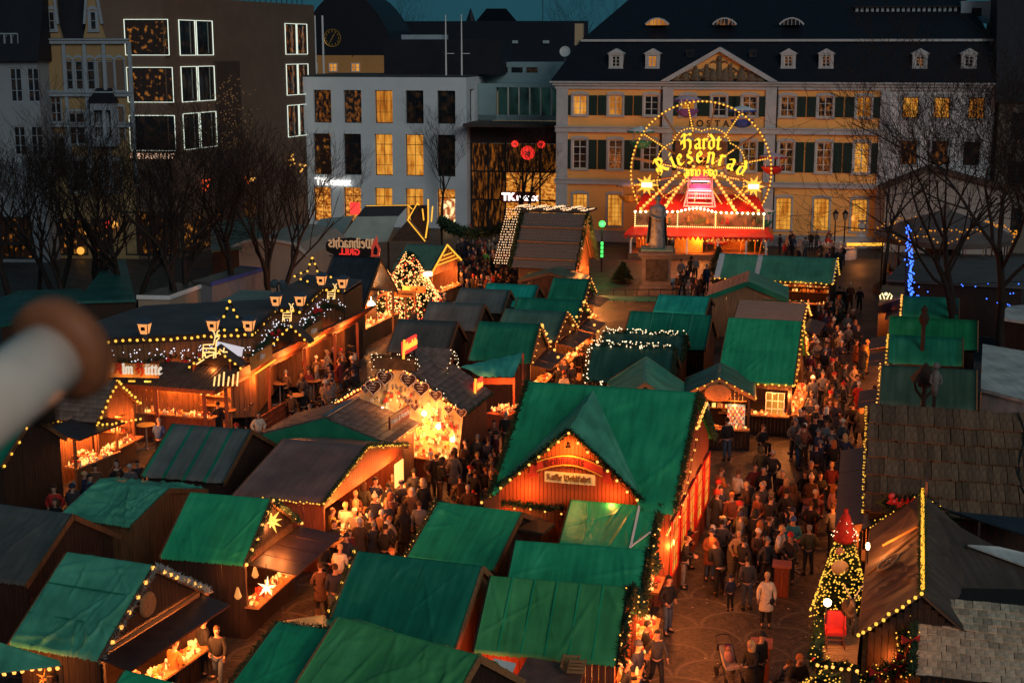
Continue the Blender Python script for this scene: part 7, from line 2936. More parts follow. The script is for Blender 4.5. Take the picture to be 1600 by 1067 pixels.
for k in range(6):
 b=MB()
 b.box((-d.length/2+d.length*(k+.5)/6,0,.55),(d.length/6-.06,.04,1.1))
 b.build('plank',M_WOOD,t)
b=MB()
b.box((0,-.04,.9),(d.length,.05,.1))
b.box((0,-.04,.3),(d.length,.05,.1))
b.build('rail',M_WOOD,t)
# pale pavilion outlined in yellow with a star of light tubes
P0=at(625,400,0)
pv=thing('pale_pavilion','pavilion with a pale canvas roof, dark cap and yellow outlined ridge','pavilion',(P0.x,P0.y,0),R(-12))
def rel(px,py,z):
 return Matrix.Rotation(R(12),4,'Z')@(at(px,py,z)-V((P0.x,P0.y,0)))
a1,a2,a3,a4=rel(572,322,5.6),rel(638,321,5.6),rel(622,339,4.8),rel(557,340,4.8)
e1,e2=rel(530,379,3.0),rel(606,378,3.0)
b=MB()
b.prism([a1,a2,a3,a4],(0,0,.06))
b.build('roof_cap',R_SLATE,pv)
b=MB()
b.prism([a4,a3,e2,e1],(0,0,.06))
b.build('canvas_roof',mat('pale_green_canvas',(.28,.34,.31),.7,.15,1.2),pv)
each('post',M_WOODD,pv,[((p.x,p.y+.1,1.5),(.12,.12,3.0))for p in(e1,e2,(e1+e2)/2)])
b=MB()
b.box(((e1+e2)/2).to_tuple()[:2]+(.6,),((e2-e1).length,.2,1.2),atan2((e2-e1).y,(e2-e1).x))
b.build('base_wall',M_WOODD,pv)
b=MB()
b.tube([a1,a2,rel(644,327,5.3)],.04,5)
b.build('led_outline',M_LEDY,pv)
s1,s2,s3,s4=rel(637,344,5.0),rel(609,377,3.2),rel(664,377,3.2),rel(650,350,4.6)
b=MB()
b.prism([s1,s2,s3],(0,.5,.0))
b.build('slate_hip',M_SLATE,pv)
b=MB()
b.tube([rel(655,321,5.4),rel(652,318,5.6),s1,s3],.04,5)
b.build('led_star',M_LEDY,pv)
b=MB()
b.tube([rel(669,312,6.0),rel(669,345,4.7),rel(665,372,3.6)],.055,5)
b.tube([rel(660,327,5.4),rel(662,344,4.8)],.05,5)
b.tube([rel(676,323,5.5),rel(674,346,4.7)],.05,5)
b.build('led_rays',M_LEDY,pv)
b=MB()
b.prism([rel(640,322,5.4),rel(664,322,5.4),rel(668,376,3.2),rel(642,345,4.7)],(0,.6,0))
b.build('star_panel',M_WOODD,pv)
ga=[at(690,345,4.6),at(712,360,4.3),at(745,366,4.2),at(780,360,4.4),at(808,346,4.8)]
t=thing('lane_garland','thick pine garland slung across the lane to the shingle hall','garland',(ga[0].x,ga[0].y,0))
garland([p-V((ga[0].x,ga[0].y,0))for p in ga],.42,t,220)
each('post',M_WOODD,t,[((p.x-ga[0].x,p.y-ga[0].y,p.z/2),(.14,.14,p.z))for p in(ga[0],ga[-1])])
# sheds, tents and containers on the dark left side
def slab_roof(name,label,pts,z,m,wallm,cat='shed',th=.15,zs=None,edge=None):
 ps=[at(px,py,(zs[i]if zs else z))for i,(px,py)in enumerate(pts)]
 o_=V((ps[0].x,ps[0].y,0))
 t=thing(name,label,cat,o_)
 b=MB()
 b.prism([p-o_ for p in ps],(0,0,th))
 b.build('roof',m,t)
 c=sum(ps,V())/len(ps)-o_
 b=MB()
 for p,q in zip(ps,ps[1:]+ps[:1]):
  a_,b_=(p-o_),(q-o_)
  a_=a_+(c-a_)*.03
  b_=b_+(c-b_)*.03
  b.poly([(a_.x,a_.y,0),(b_.x,b_.y,0),(b_.x,b_.y,b_.z),(a_.x,a_.y,a_.z)])
 b.build('wall',wallm,t)
 if edge:
  b=MB()
  b.beam(ps[0]-o_+V((0,-.03,th/2)),ps[1]-o_+V((0,-.03,th/2)),.08,th+.1)
  b.beam(ps[1]-o_+V((0.02,-.03,th/2)),ps[2]-o_+V((.02,-.03,th/2)),.08,th+.1)
  b.build('edge_trim',edge,t)
 return t
W_BEI=mat('beige_container',(.34,.26,.19),.7,.12,1)
slab_roof('storage_container','beige storage shed with a pale edged dark roof between the left trees',[(214,466),(264,467),(330,443),(275,446)],2.7,M_DGREY,W_BEI,edge=M_WHITE)
t=slab_roof('blue_edged_shed','grey shed with a blue roof edge and a lit doorway behind the left trees',[(330,446),(410,423),(375,420),(300,443)],2.9,M_DGREY,mat('grey_shed_panel',(.16,.17,.19),.7,.15,1),edge=mat('blue_trim',(.03,.07,.3),.5,.1,3))
P=at(381,446,1.6)
b=MB()
b.box((0,0,0),(.75,.08,1.8))
o=b.build('lit_doorway',P_WARM2,t)
o.location=P-t.location+V((0,-.15,0))
P=at(353,455,1.5)
b=MB()
b.box((0,0,0),(.4,.08,1.4))
o=b.build('lit_doorway',P_WARM,t)
o.location=P-t.location+V((0,-.15,0))
slab_roof('pale_green_container','pale green flat container roof beside the tree fork',[(335,478),(424,478),(424,458),(378,457)],2.6,mat('pale_green_sheet',(.20,.27,.24),.7,.1,1),W_BEI)
ps0=[(352,405),(372,384),(400,372),(440,369),(480,375),(500,392)]
P0=at(420,478,0)
t=thing('pale_tent','large pale beige tent with a bowed roof behind the forked tree','tent',(P0.x,P0.y,0),R(-10))
RT=Matrix.Rotation(R(10),4,'Z')
fr=[]
for px,py in ps0:
 q=RT@(aty(px,py,P0.y+2.0)-V((P0.x,P0.y,0)))
 fr.append((q.x,0,q.z))
b=MB()
b.prism([(fr[0][0],0,0)]+fr+[(fr[-1][0],0,0)],(0,9,0))
b.build('canvas',mat('beige_canvas',(.30,.25,.20),.8,.12,.8),t)
b=MB()
for p,q in zip(fr,fr[1:]):
 b.beam((p[0],-.1,p[2]+.05),(q[0],-.1,q[2]+.05),.2,.18)
b.build('roof_edge',mat('pale_canvas_edge',(.40,.42,.40),.7,.1,1),t)
for lb,pts,zz,m in(('dark teal tarp roof beside the blurred tube, lowest at the left',[(0,512),(150,487),(128,455),(30,458),(0,470)],3.0,tarp('deep_teal_tarpaulin',(.01,.10,.085))),('dark teal tarp roof at the foot of the left trees',[(120,475),(212,472),(196,408),(170,412)],3.6,tarp('deep_teal_tarpaulin',(.01,.10,.085))),('dull teal tarp roof between the trees under the brown store',[(330,395),(420,385),(408,340),(330,352)],3.8,tarp('deep_teal_tarpaulin',(.01,.10,.085))),('pale tarp roof of a hut right of the forked tree',[(478,378),(532,376),(552,340),(500,345)],3.0,mat('pale_green_canvas',(.28,.34,.31)))):
 slab_roof('tarp_hut',lb,pts,zz,m,M_WOODD,'hut')
 # right foreground: gabled tent roof outlined in bulbs, platform with sleigh, dwarf tree, reindeer
RA_,RB_=at(1441,928,3.7),at(1441,772,3.7)
d=RB_-RA_
d.z=0
yaw=atan2(d.y,d.x)
L=d.length
O_=V(((RA_.x+RB_.x)/2,(RA_.y+RB_.y)/2,0))
ct=thing('tent_roofed_hut','hut whose dark tarp gable roof is outlined in bulbs, right foreground','market stall',O_,yaw)
W,he,hr=1.5,2.45,3.7
tarp_sheet(L,W,he,hr,2,1.5).build('roof_cover',tarp('brown_black_tarpaulin',(.10,.065,.045),.5,.75),ct,True)
b=MB()
for s in(-1,1):
 plank_wall(b,s*(W-.25),-L/2+.1,L/2-.1,0,he-.05)
plank_gable(b,-L/2+.12,W-.25,he,hr-.12)
plank_gable(b,L/2-.12,W-.25,he,hr-.12)
b.build('plank_wall',M_WOODD,ct,kind='stuff')
gA=[(-L/2-.1,W,he),(-L/2-.1,0,hr+.05)]
gB=[(L/2+.1,W,he),(L/2+.1,0,hr+.05),(L/2+.1,-W,he)]
bulbs(seg_points(gA,.2),.065,M_BULBY,ct,True)
garland(gB,.12,ct,140,lights=M_BULBY,lr=.03,ld=4)
bulbs(seg_points(gB[:2],.13),.04,M_BULBY,ct,False)
b=MB()
b.tube([(-L/2,0,hr+.16),(L/2,0,hr+.16)],.05,6)
b.build('ridge_led',M_LEDY,ct)
garland([(-L/2,.0,hr+.1),(L/2,.0,hr+.1)],.13,ct,150)
b=MB()
b.box((L/2-.4,-.1,hr+.3),(.9,.06,.7))
b.build('ridge_board',mat('reddish_boards',(.20,.085,.06)),ct)
sl=(hr-he)/W
def on(xx,f,up=.1):
 return V((xx,W*f,hr-(hr-he)*f+up))
for xa,fa,xb,fb in((1.3,.7,.95,.05),(-.4,.95,.4,.05)):
 b=MB()
 b.beam(on(xa,fa,.14),on(xb,fb,.14),.06,.06)
 b.build('lit_batten',mat('varnished_batten',(.5,.24,.06),.5,.2,3),ct)
wm=MB()
n=20
R_=.36
TWm=Matrix.Translation(on(-.55,.58,.16))@Matrix.Rotation(-atan(sl),4,'X')
ring_=[TWm@V((R_*cos(2*pi*i/n),R_*sin(2*pi*i/n),0))for i in range(n+1)]
wm.tube(ring_,.035,6,False)
for i in range(8):
 a=2*pi*i/8
 wm.tube([TWm@V((0,0,0)),TWm@V((R_*cos(a),R_*sin(a),0))],.02,5)
wm.lathe([(.06,-.04),(.07,0),(.05,.06)],8,M=TWm)
ww=wm.build('wagon_wheel',mat('grey_old_wood',(.22,.17,.12),.8,.3,5))
ww.parent=None
ww.matrix_world=Matrix.Translation(O_)@Matrix.Rotation(yaw,4,'Z')
tag(ww,'old eight spoked wagon wheel lying on the dark tarp slope','wagon wheel')
TC=Matrix.Translation(O_)@Matrix.Rotation(yaw,4,'Z')
lamp(TC@on(1.2,.75,.75),12,(1,.42,.1))
for lb,pts,zs,m in(('dark creased tarp sloping right of the bulb outlined roof',[(1452,800),(1600,880),(1640,960),(1480,940)],(3.3,2.8,2.3,2.6),tarp('brown_black_tarpaulin',(.075,.055,.042))),('dark tarp with pale pipes below the shake roof',[(1452,788),(1530,815),(1640,850),(1640,815),(1480,800)],(3.1,3.0,2.8,2.9,3.05),M_NAVY),('dark tarp behind the lit dwarf tree',[(1345,830),(1385,812),(1420,800),(1352,798)],(2.3,2.6,2.7,2.3),M_NAVY),('pale sheet roof below the dark tarp on the right edge',[(1512,853),(1640,900),(1640,875),(1560,856)],(3.05,2.75,2.8,3.0),M_WHITET)):
 ps=[at(px,py,z)for(px,py),z in zip(pts,zs)]
 o_=V((ps[0].x,ps[0].y,0))
 t=thing('tarp_cover',lb,'tarpaulin',o_)
 b=MB()
 b.prism([p-o_ for p in ps],(0,0,.05))
 b.build('sheet',m,t)
 each('post',M_WOODD,t,[((p.x-o_.x,p.y-o_.y,p.z/2),(.08,.08,p.z))for p in(ps[0],ps[1],ps[-1])])
p0,p1=at(1452,890,3.0),at(1512,948,2.7)
for k in range(3):
 b=MB()
 o_=V((0,0,0))
 a_,c_=at(1452-(k==2)*0,880+k*12,3.2-.1*k),at(1515-k*12,950,2.75)
 b.tube([(0,0,0),c_-a_],.025,5)
 o=b.build('metal_pole',M_STEEL)
 o.location=a_
 tag(o,('upper','middle','lower')[k]+' thin metal pole leaning beside the bulb outlined roof','pole','thin poles beside the bulb outlined roof')
p0,p1=at(1506,585,3.0),at(1520,612,2.8)
PZ=2.35
pp=[at(1285,968,PZ),at(1347,962,PZ),at(1338,1038,PZ),at(1276,1030,PZ)]
pc=sum(pp,V())/4
PC_=V((pc.x,pc.y,0))
pf=thing('sleigh_platform','small raised platform hung with bulbs and pine in the bottom right','platform',PC_)
n=7
for i in range(n):
 b=MB()
 f0,f1=i/n,(i+.95)/n
 b.prism([pp[0].lerp(pp[3],f0)-PC_,pp[1].lerp(pp[2],f0)-PC_,pp[1].lerp(pp[2],f1)-PC_,pp[0].lerp(pp[3],f1)-PC_],(0,0,-.06))
 b.build('deck_board',M_WOODL,pf)
each('post',M_WOODD,pf,[(((p.x-PC_.x)*.92,(p.y-PC_.y)*.92,PZ/2-.04),(.14,.14,PZ-.08))for p in pp])
b=MB()
for p,q in zip(pp,pp[1:]+pp[:1]):
 a_,c_=(p-PC_)*.95,(q-PC_)*.95
 b.poly([(a_.x,a_.y,0),(c_.x,c_.y,0),(c_.x,c_.y,PZ-.1),(a_.x,a_.y,PZ-.1)])
b.build('panel_wall',M_WOOD,pf)
edge=[pp[0]-PC_,pp[3]-PC_,pp[2]-PC_]
garland([p+V((-.03,-.05,-.03))for p in edge],.2,pf,260,lights=M_BULBY,lr=.03,ld=14)
bulbs([p+V((-.03,-.22,-.05))for p in seg_points(edge[1:],.2)],.06,M_BULB,pf,True)
b=MB()
for i in range(7):
 p=edge[0].lerp(edge[1],(i+.3)/7)
 b.ball((p.x-.1,p.y-.15,p.z-.05),.07,n=6)
b.build('red_baubles',MATS['red_bauble'],pf,kind='stuff')
p=at(1288,1072,1.9)
t=thing('light_bush','bush of yellow fairy lights at the bottom edge below the platform','light figure',V((p.x,p.y,0)))
garland([(-.35,0,1.7),(0,0,2.1),(.4,0,1.75)],.34,t,260,lights=M_BULBY,lr=.03,ld=90)
b=MB()
b.tube([(0,0,0),(0,0,2.0)],.06,6)
b.build('post',M_WOODD,t)
p=at(1400,1050,1.8)
t=thing('bow_garland','pine garland with red bows and yellow lights under the bulb outlined roof','garland',V((p.x,p.y,0)))
garland([(-1.0,0,1.6),(-.3,-.1,1.85),(.5,.1,2.0)],.3,t,260,lights=M_BULBY,lr=.03,ld=30)
garland([(.1,.2,1.9),(.3,.5,2.7)],.22,t,240,lights=M_BULBY,lr=.03,ld=16)
b=MB()
for px,pz in((-.5,1.9),(.15,2.3),(.25,2.75),(.0,2.05)):
 for s in(-1,1):
  b.prism([(px,-.25,pz),(px+s*.22,-.25,pz+.13),(px+s*.22,-.25,pz-.09)],(0,.05,0))
  b.prism([(px,-.25,pz),(px+s*.1,-.25,pz-.34),(px+s*.02,-.25,pz-.34)],(0,.03,0))
b.build('red_bows',M_WRED,t,kind='stuff')
b=MB()
b.box((0,.2,1.0),(.1,.1,2.0))
b.build('post',M_WOODD,t)
p=at(1418,1010,2.2)
t=thing('wooden_slats','stack of pale wooden slats leaning under the bulb outlined roof','boards',V((p.x,p.y,0)),R(70))
for k in range(7):
 b=MB()
 b.box((0,k*.02-.05,1.2+k*.16),(.85,.04,.13),0)
 b.build('slat',M_WOODL,t)
b=MB()
for s in(-1,1):
 b.box((s*.35,.1,1.1),(.06,.05,2.2))
b.build('batten',M_WOOD,t)
p=at(1303,1004,PZ)
sl_=thing('red_sleigh','bright red padded sleigh seat on wooden runners upon the platform','sleigh',p,R(-8))
b=MB()
b.prism([(-.33,.18,.5),(.33,.18,.5),(.36,.26,1.0),(.22,.3,1.16),(-.22,.3,1.16),(-.36,.26,1.0)],(0,.08,.02))
b.box((0,-.05,.46),(.62,.5,.12))
b.build('seat',M_WRED,sl_)
for s in(-1,1):
 b=MB()
 b.prism([(s*.36,-.28,.42),(s*.36,.26,.42),(s*.38,.3,.98),(s*.37,.05,.72),(s*.37,-.26,.68)],(.05,0,0))
 b.build('side_panel',M_WRED,sl_)
for s in(-1,1):
 b=MB()
 b.tube([(s*.33,-.75,.3),(s*.33,-.68,.08),(s*.33,-.4,.03),(s*.33,.4,.03),(s*.33,.5,.06)],.025,6)
 for yy in(-.3,.2):
  b.beam((s*.33,yy,.05),(s*.31,yy,.42),.04,.04)
 b.build('runner',M_WOODR,sl_)
b=MB()
b.beam((-.33,-.3,.25),(.33,-.3,.25),.04,.04)
b.beam((-.33,.2,.25),(.33,.2,.25),.04,.04)
b.build('cross_bar',M_WOODR,sl_)
sl_.scale=(.66,.66,.66)
p=at(1293,941,3.45)
t=thing('flood_lamp','dazzling white lamp above the red sleigh','lamp',p)
b=MB()
b.ball((0,0,0),.1,n=10)
b.build('lamp_head',emat('flood_glass',(1,.7,.35),16),t)
b=MB()
b.tube([(0,.1,.05),(0,.16,-.9)],.02,5)
b.build('arm',M_BLACK,t)
lamp(p+V((-.35,-.55,.3)),22,(1,.6,.2),r=.1)
p=at(1356,853,3.1)
t=thing('spot_lamp','small glaring white lamp shining on the dark tarp slope beside the dwarf tree','lamp',p)
b=MB()
b.ball((0,0,0),.09,n=10,sc=(.6,1,1.3))
b.build('lamp_head',MATS['flood_glass'],t)
b=MB()
b.tube([(0,.05,-.05),(.1,.3,-.9)],.02,5)
b.build('arm',M_BLACK,t)
lamp(p+V((.25,-.1,.1)),9,(1,.5,.12),r=.08)
p=at(1325,985,PZ)
rd=thing('reindeer','life size brown reindeer with pale antlers behind the red sleigh','animal figure',p,R(-95))
b=MB()
b.lathe([(.04,-.5),(.17,-.42),(.2,-.1),(.17,.25),(.19,.42),(.1,.52)],12,M=Matrix.Translation((0,0,.78))@Matrix.Rotation(pi/2,4,'Y')@Matrix.Rotation(0,4,'Z'))
b.tube([(.42,0,.88),(.58,0,1.12),(.66,0,1.28)],[.14,.1,.085],8)
b.tube([(.6,0,1.3),(.76,0,1.28),(.9,0,1.2)],[.09,.08,.045],8)
for s in(-1,1):
 b.tube([(.62,s*.07,1.36),(.54,s*.16,1.42)],[.035,.012],5)
 b.tube([(.36,s*.1,.75),(.37,s*.11,.42),(.36,s*.11,.04)],[.075,.042,.035],7)
 b.tube([(-.36,s*.1,.78),(-.3,s*.12,.55),(-.43,s*.12,.33),(-.39,s*.12,.04)],[.1,.07,.04,.035],7)
b.tube([(-.5,0,.85),(-.58,0,.78)],[.04,.02],5)
b.build('body',mat('brown_fur',(.12,.065,.035),.85,.3,8),rd,True)
b=MB()
for s in(-1,1):
 b.tube([(.62,s*.05,1.38),(.55,s*.18,1.6),(.62,s*.3,1.85)],[.022,.02,.012],5)
 for q,e in(((.56,s*.16,1.56),(.7,s*.2,1.68)),((.58,s*.23,1.7),(.48,s*.32,1.8)),((.6,s*.26,1.76),(.74,s*.3,1.86))):
  b.tube([q,e],[.018,.008],5)
rd.scale=(.78,.78,.78)
b.build('antlers',mat('pale_antler',(.55,.45,.32),.6,.15,5),rd,True)
tp=aty(1317,900,40.0)
tp.z=0
hh=aty(1322,797,40.0).z
xd=fir(tp,hh*.93,.78,'lit fir dressed as a dwarf with a red cap and a pale beard',M_BULBY,None,'dwarf_tree',3200,.036,800)
b=MB()
b.lathe([(.30,hh*.74),(.34,hh*.77),(.26,hh*.86),(.13,hh*.95),(.03,hh*1.0)],14)
b.ball((.0,0,hh*1.0),.07,n=8)
cpx=b.build('red_cap',mat('red_felt',(.26,.018,.014),.95,.3,8),xd,True)
pts=[]
for _ in range(60):
 f=rnd.random()
 a=rnd.random()*2*pi
 r=.36*(1-f)+.05
 pts.append((r*cos(a)*1.05,r*sin(a)*1.05,hh*(.76+.22*f)))
bulbs(pts,.025,M_BULBW,cpx,False,'cap_lights',False)
b=MB()
b.ball((-.2,-.42,hh*.56),.26,n=12,sc=(1,.35,.9))
b.build('beard',mat('cream_felt',(.55,.42,.24),.9,.2,6),xd,True)
b=MB()
b.ball((-.16,-.24,hh*.68),.16,n=10,sc=(1,.5,.8))
b.build('face',M_SKIN,xd,True)
p=at(1402,787,3.3)
t=thing('red_bow_bunch','bunch of red bows with greenery behind the bulb outlined roof','decoration',p)
garland([(-.5,0,0),(.5,0,.1)],.3,t,240)
b=MB()
for k in range(5):
 b.ball((rnd.uniform(-.4,.4),-.2,rnd.uniform(0,.35)),.1,n=6)
 b.prism([(k*.17-.4,-.25,.1),(k*.17-.25,-.25,.3),(k*.17-.2,-.25,.05)],(0,.04,0))
b.build('bows',M_WRED,t,kind='stuff')
b=MB()
b.tube([(0,.05,-3.3),(0,.05,0)],.05,6)
b.build('post',M_WOODD,t)
# carved houses on posts rising from the right hand roofs
for px,py,yg,s,lb in((1443,632,53.5,1.0,'dark wooden bird house with a pyramid roof on a forked post before the grey hut'),(1443,515,66.5,.55,'small dark figure on a post before the green huts')):
 p=aty(px,py,yg)
 t=thing('bird_house',lb,'post figure',V((p.x,yg,0)))
 zt=aty(px,py-(66 if s==1 else 38),yg).z
 b=MB()
 b.tube([(0,0,0),(0,0,zt-.5*s)],.1,7)
 if s==1:
  for q in(-1,1):
   b.tube([(0,0,zt-1.5),(q*.32,0,zt-1.1),(q*.42,0,zt-.7)],[.06,.05,.04],6)
 b.build('post',M_WOODD,t)
 b=MB()
 if s==1:
  b.lathe([(.72,zt-.72),(.66,zt-.66),(.02,zt)],4,M=Matrix.Rotation(.6,4,'Z'))
  for k in range(4):
   b.lathe([(.6-k*.14,zt-.6+k*.15),(.56-k*.14,zt-.55+k*.15)],4,M=Matrix.Rotation(.6,4,'Z'))
 else:
  b.lathe([(.18,zt-.9),(.26,zt-.6),(.12,zt-.35),(.18,zt-.2),(.03,zt)],8)
 b.build('roof',M_WOODD,t)
 b=MB()
 b.lathe([(.26*s,zt-.95),(.26*s,zt-.66)],6)
 b.build('body',M_WOODD,t)
p=aty(1462,590,52.5)
t=thing('pale_figure','pale carved figure standing right of the bird house','figure',V((p.x,52.5,0)))
zt=aty(1462,566,52.5).z
b=MB()
b.lathe([(.1,zt-1.3),(.14,zt-.9),(.18,zt-.55),(.12,zt-.35),(.05,zt-.28)],10)
b.ball((0,0,zt-.14),.14,n=8)
for s in(-1,1):
 b.tube([(s*.15,0,zt-.45),(s*.22,-.08,zt-.75),(s*.1,-.15,zt-.85)],[.05,.045,.03],6)
b.build('body',mat('grey_carving',(.15,.135,.12),.7,.25,5),t,True)
b=MB()
b.tube([(0,0,0),(0,0,zt-1.25)],.07,6)
b.build('post',M_WOODD,t)
p=at(1380,540,0)
t=thing('light_angel','small white and gold angel made of light tubes on a pole above the lane','light figure',V((p.x,p.y,0)))
zt=aty(1380,482,p.y).z
b=MB()
for s in(-1,1):
 b.tube([(0,0,zt),(s*.2,0,zt+.25),(s*.35,0,zt+.75),(s*.22,0,zt+.9),(s*.08,0,zt+.6),(s*.05,0,zt+.2)],.035,5)
 b.tube([(s*.05,0,zt+.5),(s*.2,0,zt),(0,0,zt-.15)],.03,5)
b.ball((0,0,zt+.85),.1,n=6)
b.build('light_tube',emat('warm_tube_light',(1,.75,.35),2),t)
b=MB()
b.tube([(0,.05,0),(0,.05,zt+.1)],.05,6)
b.build('pole',M_BLACK,t)
garland([(0,0,.3),(0,0,zt-.2)],.3,t,160,lights=M_BULBY,lr=.05,ld=2)
# far right: carousel roof with gold bulbs, blue light curtain, gabled hall, tents
p=at(1455,420,0)
hall=thing('gabled_hall','grey hall with a broad pale gable glowing behind the bare trees','hall',V((p.x+1,p.y+9,0)),R(-11))
yq=p.y+9
z0,z1,z2=aty(1450,325,yq).z,aty(1450,296,yq).z,aty(1450,266,yq).z
x0,x1=aty(1385,300,yq).x-p.x-1,aty(1575,300,yq).x-p.x-1
b=MB()
b.prism([(x0,0,0),(x1,0,0),(x1,0,z1),((x0+x1)/2-1.5,0,z2),(x0,0,z1)],(0,6,0))
b.build('wall',mat('pinkish_canvas',(.36,.30,.26),.85,.12,.8),hall)
b=MB()
mm=(x0+x1)/2-1.5
b.prism([(x0-.5,-.4,z1-.2),(mm,-.4,z2),(mm,-.4,z2+.35),(x0-.5,-.4,z1+.15)],(0,7,0))
b.prism([(mm,-.4,z2),(x1+.5,-.4,z1-.2),(x1+.5,-.4,z1+.15),(mm,-.4,z2+.35)],(0,7,0))
b.build('roof',mat('brown_hall_roof',(.10,.06,.045),.8,.2,1),hall)
p=at(1490,470,0)
cr=thing('carousel','dim carousel with a round canopy edged in gold bulbs behind the bare trees','carousel',V((p.x,p.y+3,0)))
zc_=aty(1480,345,p.y+3).z
b=MB()
b.lathe([(4.6,zc_-1.4),(4.8,zc_-1.0),(3.0,zc_-.2),(.4,zc_+.7),(.1,zc_+1.2)],24)
b.build('canopy',mat('dull_brown_canopy',(.12,.09,.08),.8,.3,.8),cr)
pts=[]
for i in range(90):
 a=2*pi*i/90
 for rr,zz in((4.75,zc_-1.0+.4*abs(sin(a*5))),(3.6,zc_-.42+.25*abs(sin(a*6)))):
  if sin(a*3+rr)>.3:
   continue
  pts.append((rr*cos(a)+rnd.uniform(-.08,.08),rr*sin(a),zz+rnd.uniform(-.1,.1)))
bulbs(pts,.09,emat('amber_bulb',(1,.34,.02),.7),cr,False,'canopy_lights',False)
b=MB()
for i in range(12):
 a=2*pi*i/12
 b.tube([(4.3*cos(a),4.3*sin(a),.3),(4.3*cos(a),4.3*sin(a),zc_-1.3)],.05,5)
b.lathe([(4.7,0),(4.7,.35),(4.5,.4)],24)
b.lathe([(1.2,.4),(1.2,zc_-1)],12)
b.build('deck',M_WOODD,cr)
for i in range(10):
 a=2*pi*i/10+.2
 b=MB()
 cx2,cy2=3.6*cos(a),3.6*sin(a)
 b.lathe([(.05,-.5),(.22,-.35),(.2,.2),(.1,.45)],8,M=Matrix.Translation((cx2,cy2,1.4))@Matrix.Rotation(a+pi/2,4,'Z')@Matrix.Rotation(pi/2,4,'Y'))
 b.tube([(cx2,cy2,.4),(cx2,cy2,zc_-1.2)],.025,4)
 b.tube([(cx2-.4*sin(a),cy2+.4*cos(a),1.5),(cx2-.65*sin(a),cy2+.65*cos(a),1.95)],[.14,.08],6)
 b.build('wooden_horse',M_GOODS[i%4],cr,True)
lamp(V((p.x,p.y-2.4,2.2)),50,(1,.35,.06))
t=thing('blue_light_string','vertical string of blue lights hanging left of the dim carousel','light string',V((aty(1424,400,82).x,82,0)))
zt=aty(1418,352,82).z
bulbs([(-.3+rnd.gauss(0,.09)+.45*(i/110),-.15+rnd.gauss(0,.06),zt-(zt-2.2)*i/110)for i in range(110)],.075,M_BULBB,t,False,'blue_lights',False)
b=MB()
b.tube([(-.1,.15,0),(-.3,.15,zt+.2)],.06,6)
b.build('pole',M_BLACK,t)
pts=[(rnd.uniform(.4,6.5),rnd.uniform(-.1,.1),3.6-rnd.random()**2*1.4)for _ in range(26)]
bulbs(pts,.06,M_BULBB,t,False,'blue_curtain',False)
b=MB()
b.tube([(-.2,0,3.7),(3.5,0,3.5),(7,0,3.7)],.02,4)
b.build('light_cable',M_BLACK,t)
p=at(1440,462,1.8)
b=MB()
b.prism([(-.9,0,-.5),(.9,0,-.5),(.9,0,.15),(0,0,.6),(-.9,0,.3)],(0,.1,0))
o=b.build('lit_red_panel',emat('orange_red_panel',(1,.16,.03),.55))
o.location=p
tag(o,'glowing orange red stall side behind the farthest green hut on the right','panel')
slab_roof('grey_market_hut','hut with a grey board roof behind the farthest green hut on the right',[(1372,478),(1412,466),(1418,440),(1378,450)],2.6,mat('warm_planks',(.3,.15,.07)),M_WOODD,'hut')
slab_roof('white_tent','white sheeted tent roof at the right edge between the huts',[(1532,612),(1640,640),(1640,560),(1535,542)],2.7,M_WHITET,M_WHITET,'tent')
slab_roof('white_parasol','small white parasol roof at the far right edge',[(1558,500),(1640,512),(1640,478),(1575,482)],2.6,M_WHITET,M_WOODD,'parasol')
slab_roof('dark_stall','dark stall roof on the right beyond the wide lane',[(1385,440),(1600,452),(1600,405),(1420,400)],3.0,mat('dusk_grey_roof',(.10,.09,.085),.8,.2,1),M_WOODD,'hut')
p=at(1312,403,0)
t=thing('round_stand','round pale counter stand in front of the palace','stand',p)
b=MB()
b.lathe([(1.35,0),(1.4,.85),(1.55,.95),(1.5,1.05)],20)
b.build('counter',mat('pale_counter',(.40,.35,.32),.6,.1,2),t)
b=MB()
for k in range(14):
 a=2*pi*k/14
 b.ball((1.3*cos(a),1.3*sin(a),1.12),.1,n=6)
b.build('wares',M_GOODS[2],t,kind='stuff')
lamp(p+V((1.2,-1.8,1.6)),16)
p=at(1345,386,0)
t=thing('snowman','white and blue snowman figure with a tall hat near the palace corner','figure',p)
zt=aty(1345,330,p.y).z
b=MB()
for z,r in((.8,.8),(1.85,.55),(2.55,.38)):
 b.ball((0,0,z*zt/3.1),r*zt/3.1,n=12)
b.build('body',mat('pale_blue_snow',(.5,.56,.62),.8,.1,2),t,True)
b=MB()
b.lathe([(.45,zt*.88),(.45,zt*.9),(.3,zt*.9),(.28,zt)],12)
b.build('hat',mat('pale_blue_metal',(.3,.38,.42)),t)
b=MB()
b.box((0,-.5,zt*.74),(.9,.3,.12))
b.build('scarf',mat('blue_scarf',(.08,.15,.3),.8),t)
p=at(1345,372,1.5)
b=MB()
b.box((0,0,0),(3.0,.2,.22))
o=b.build('yellow_light_bar',M_LEDY)
o.location=at(1352,382,1.3)
tag(o,'short bar of yellow light below the snowman figure','light bar')
lp_=None
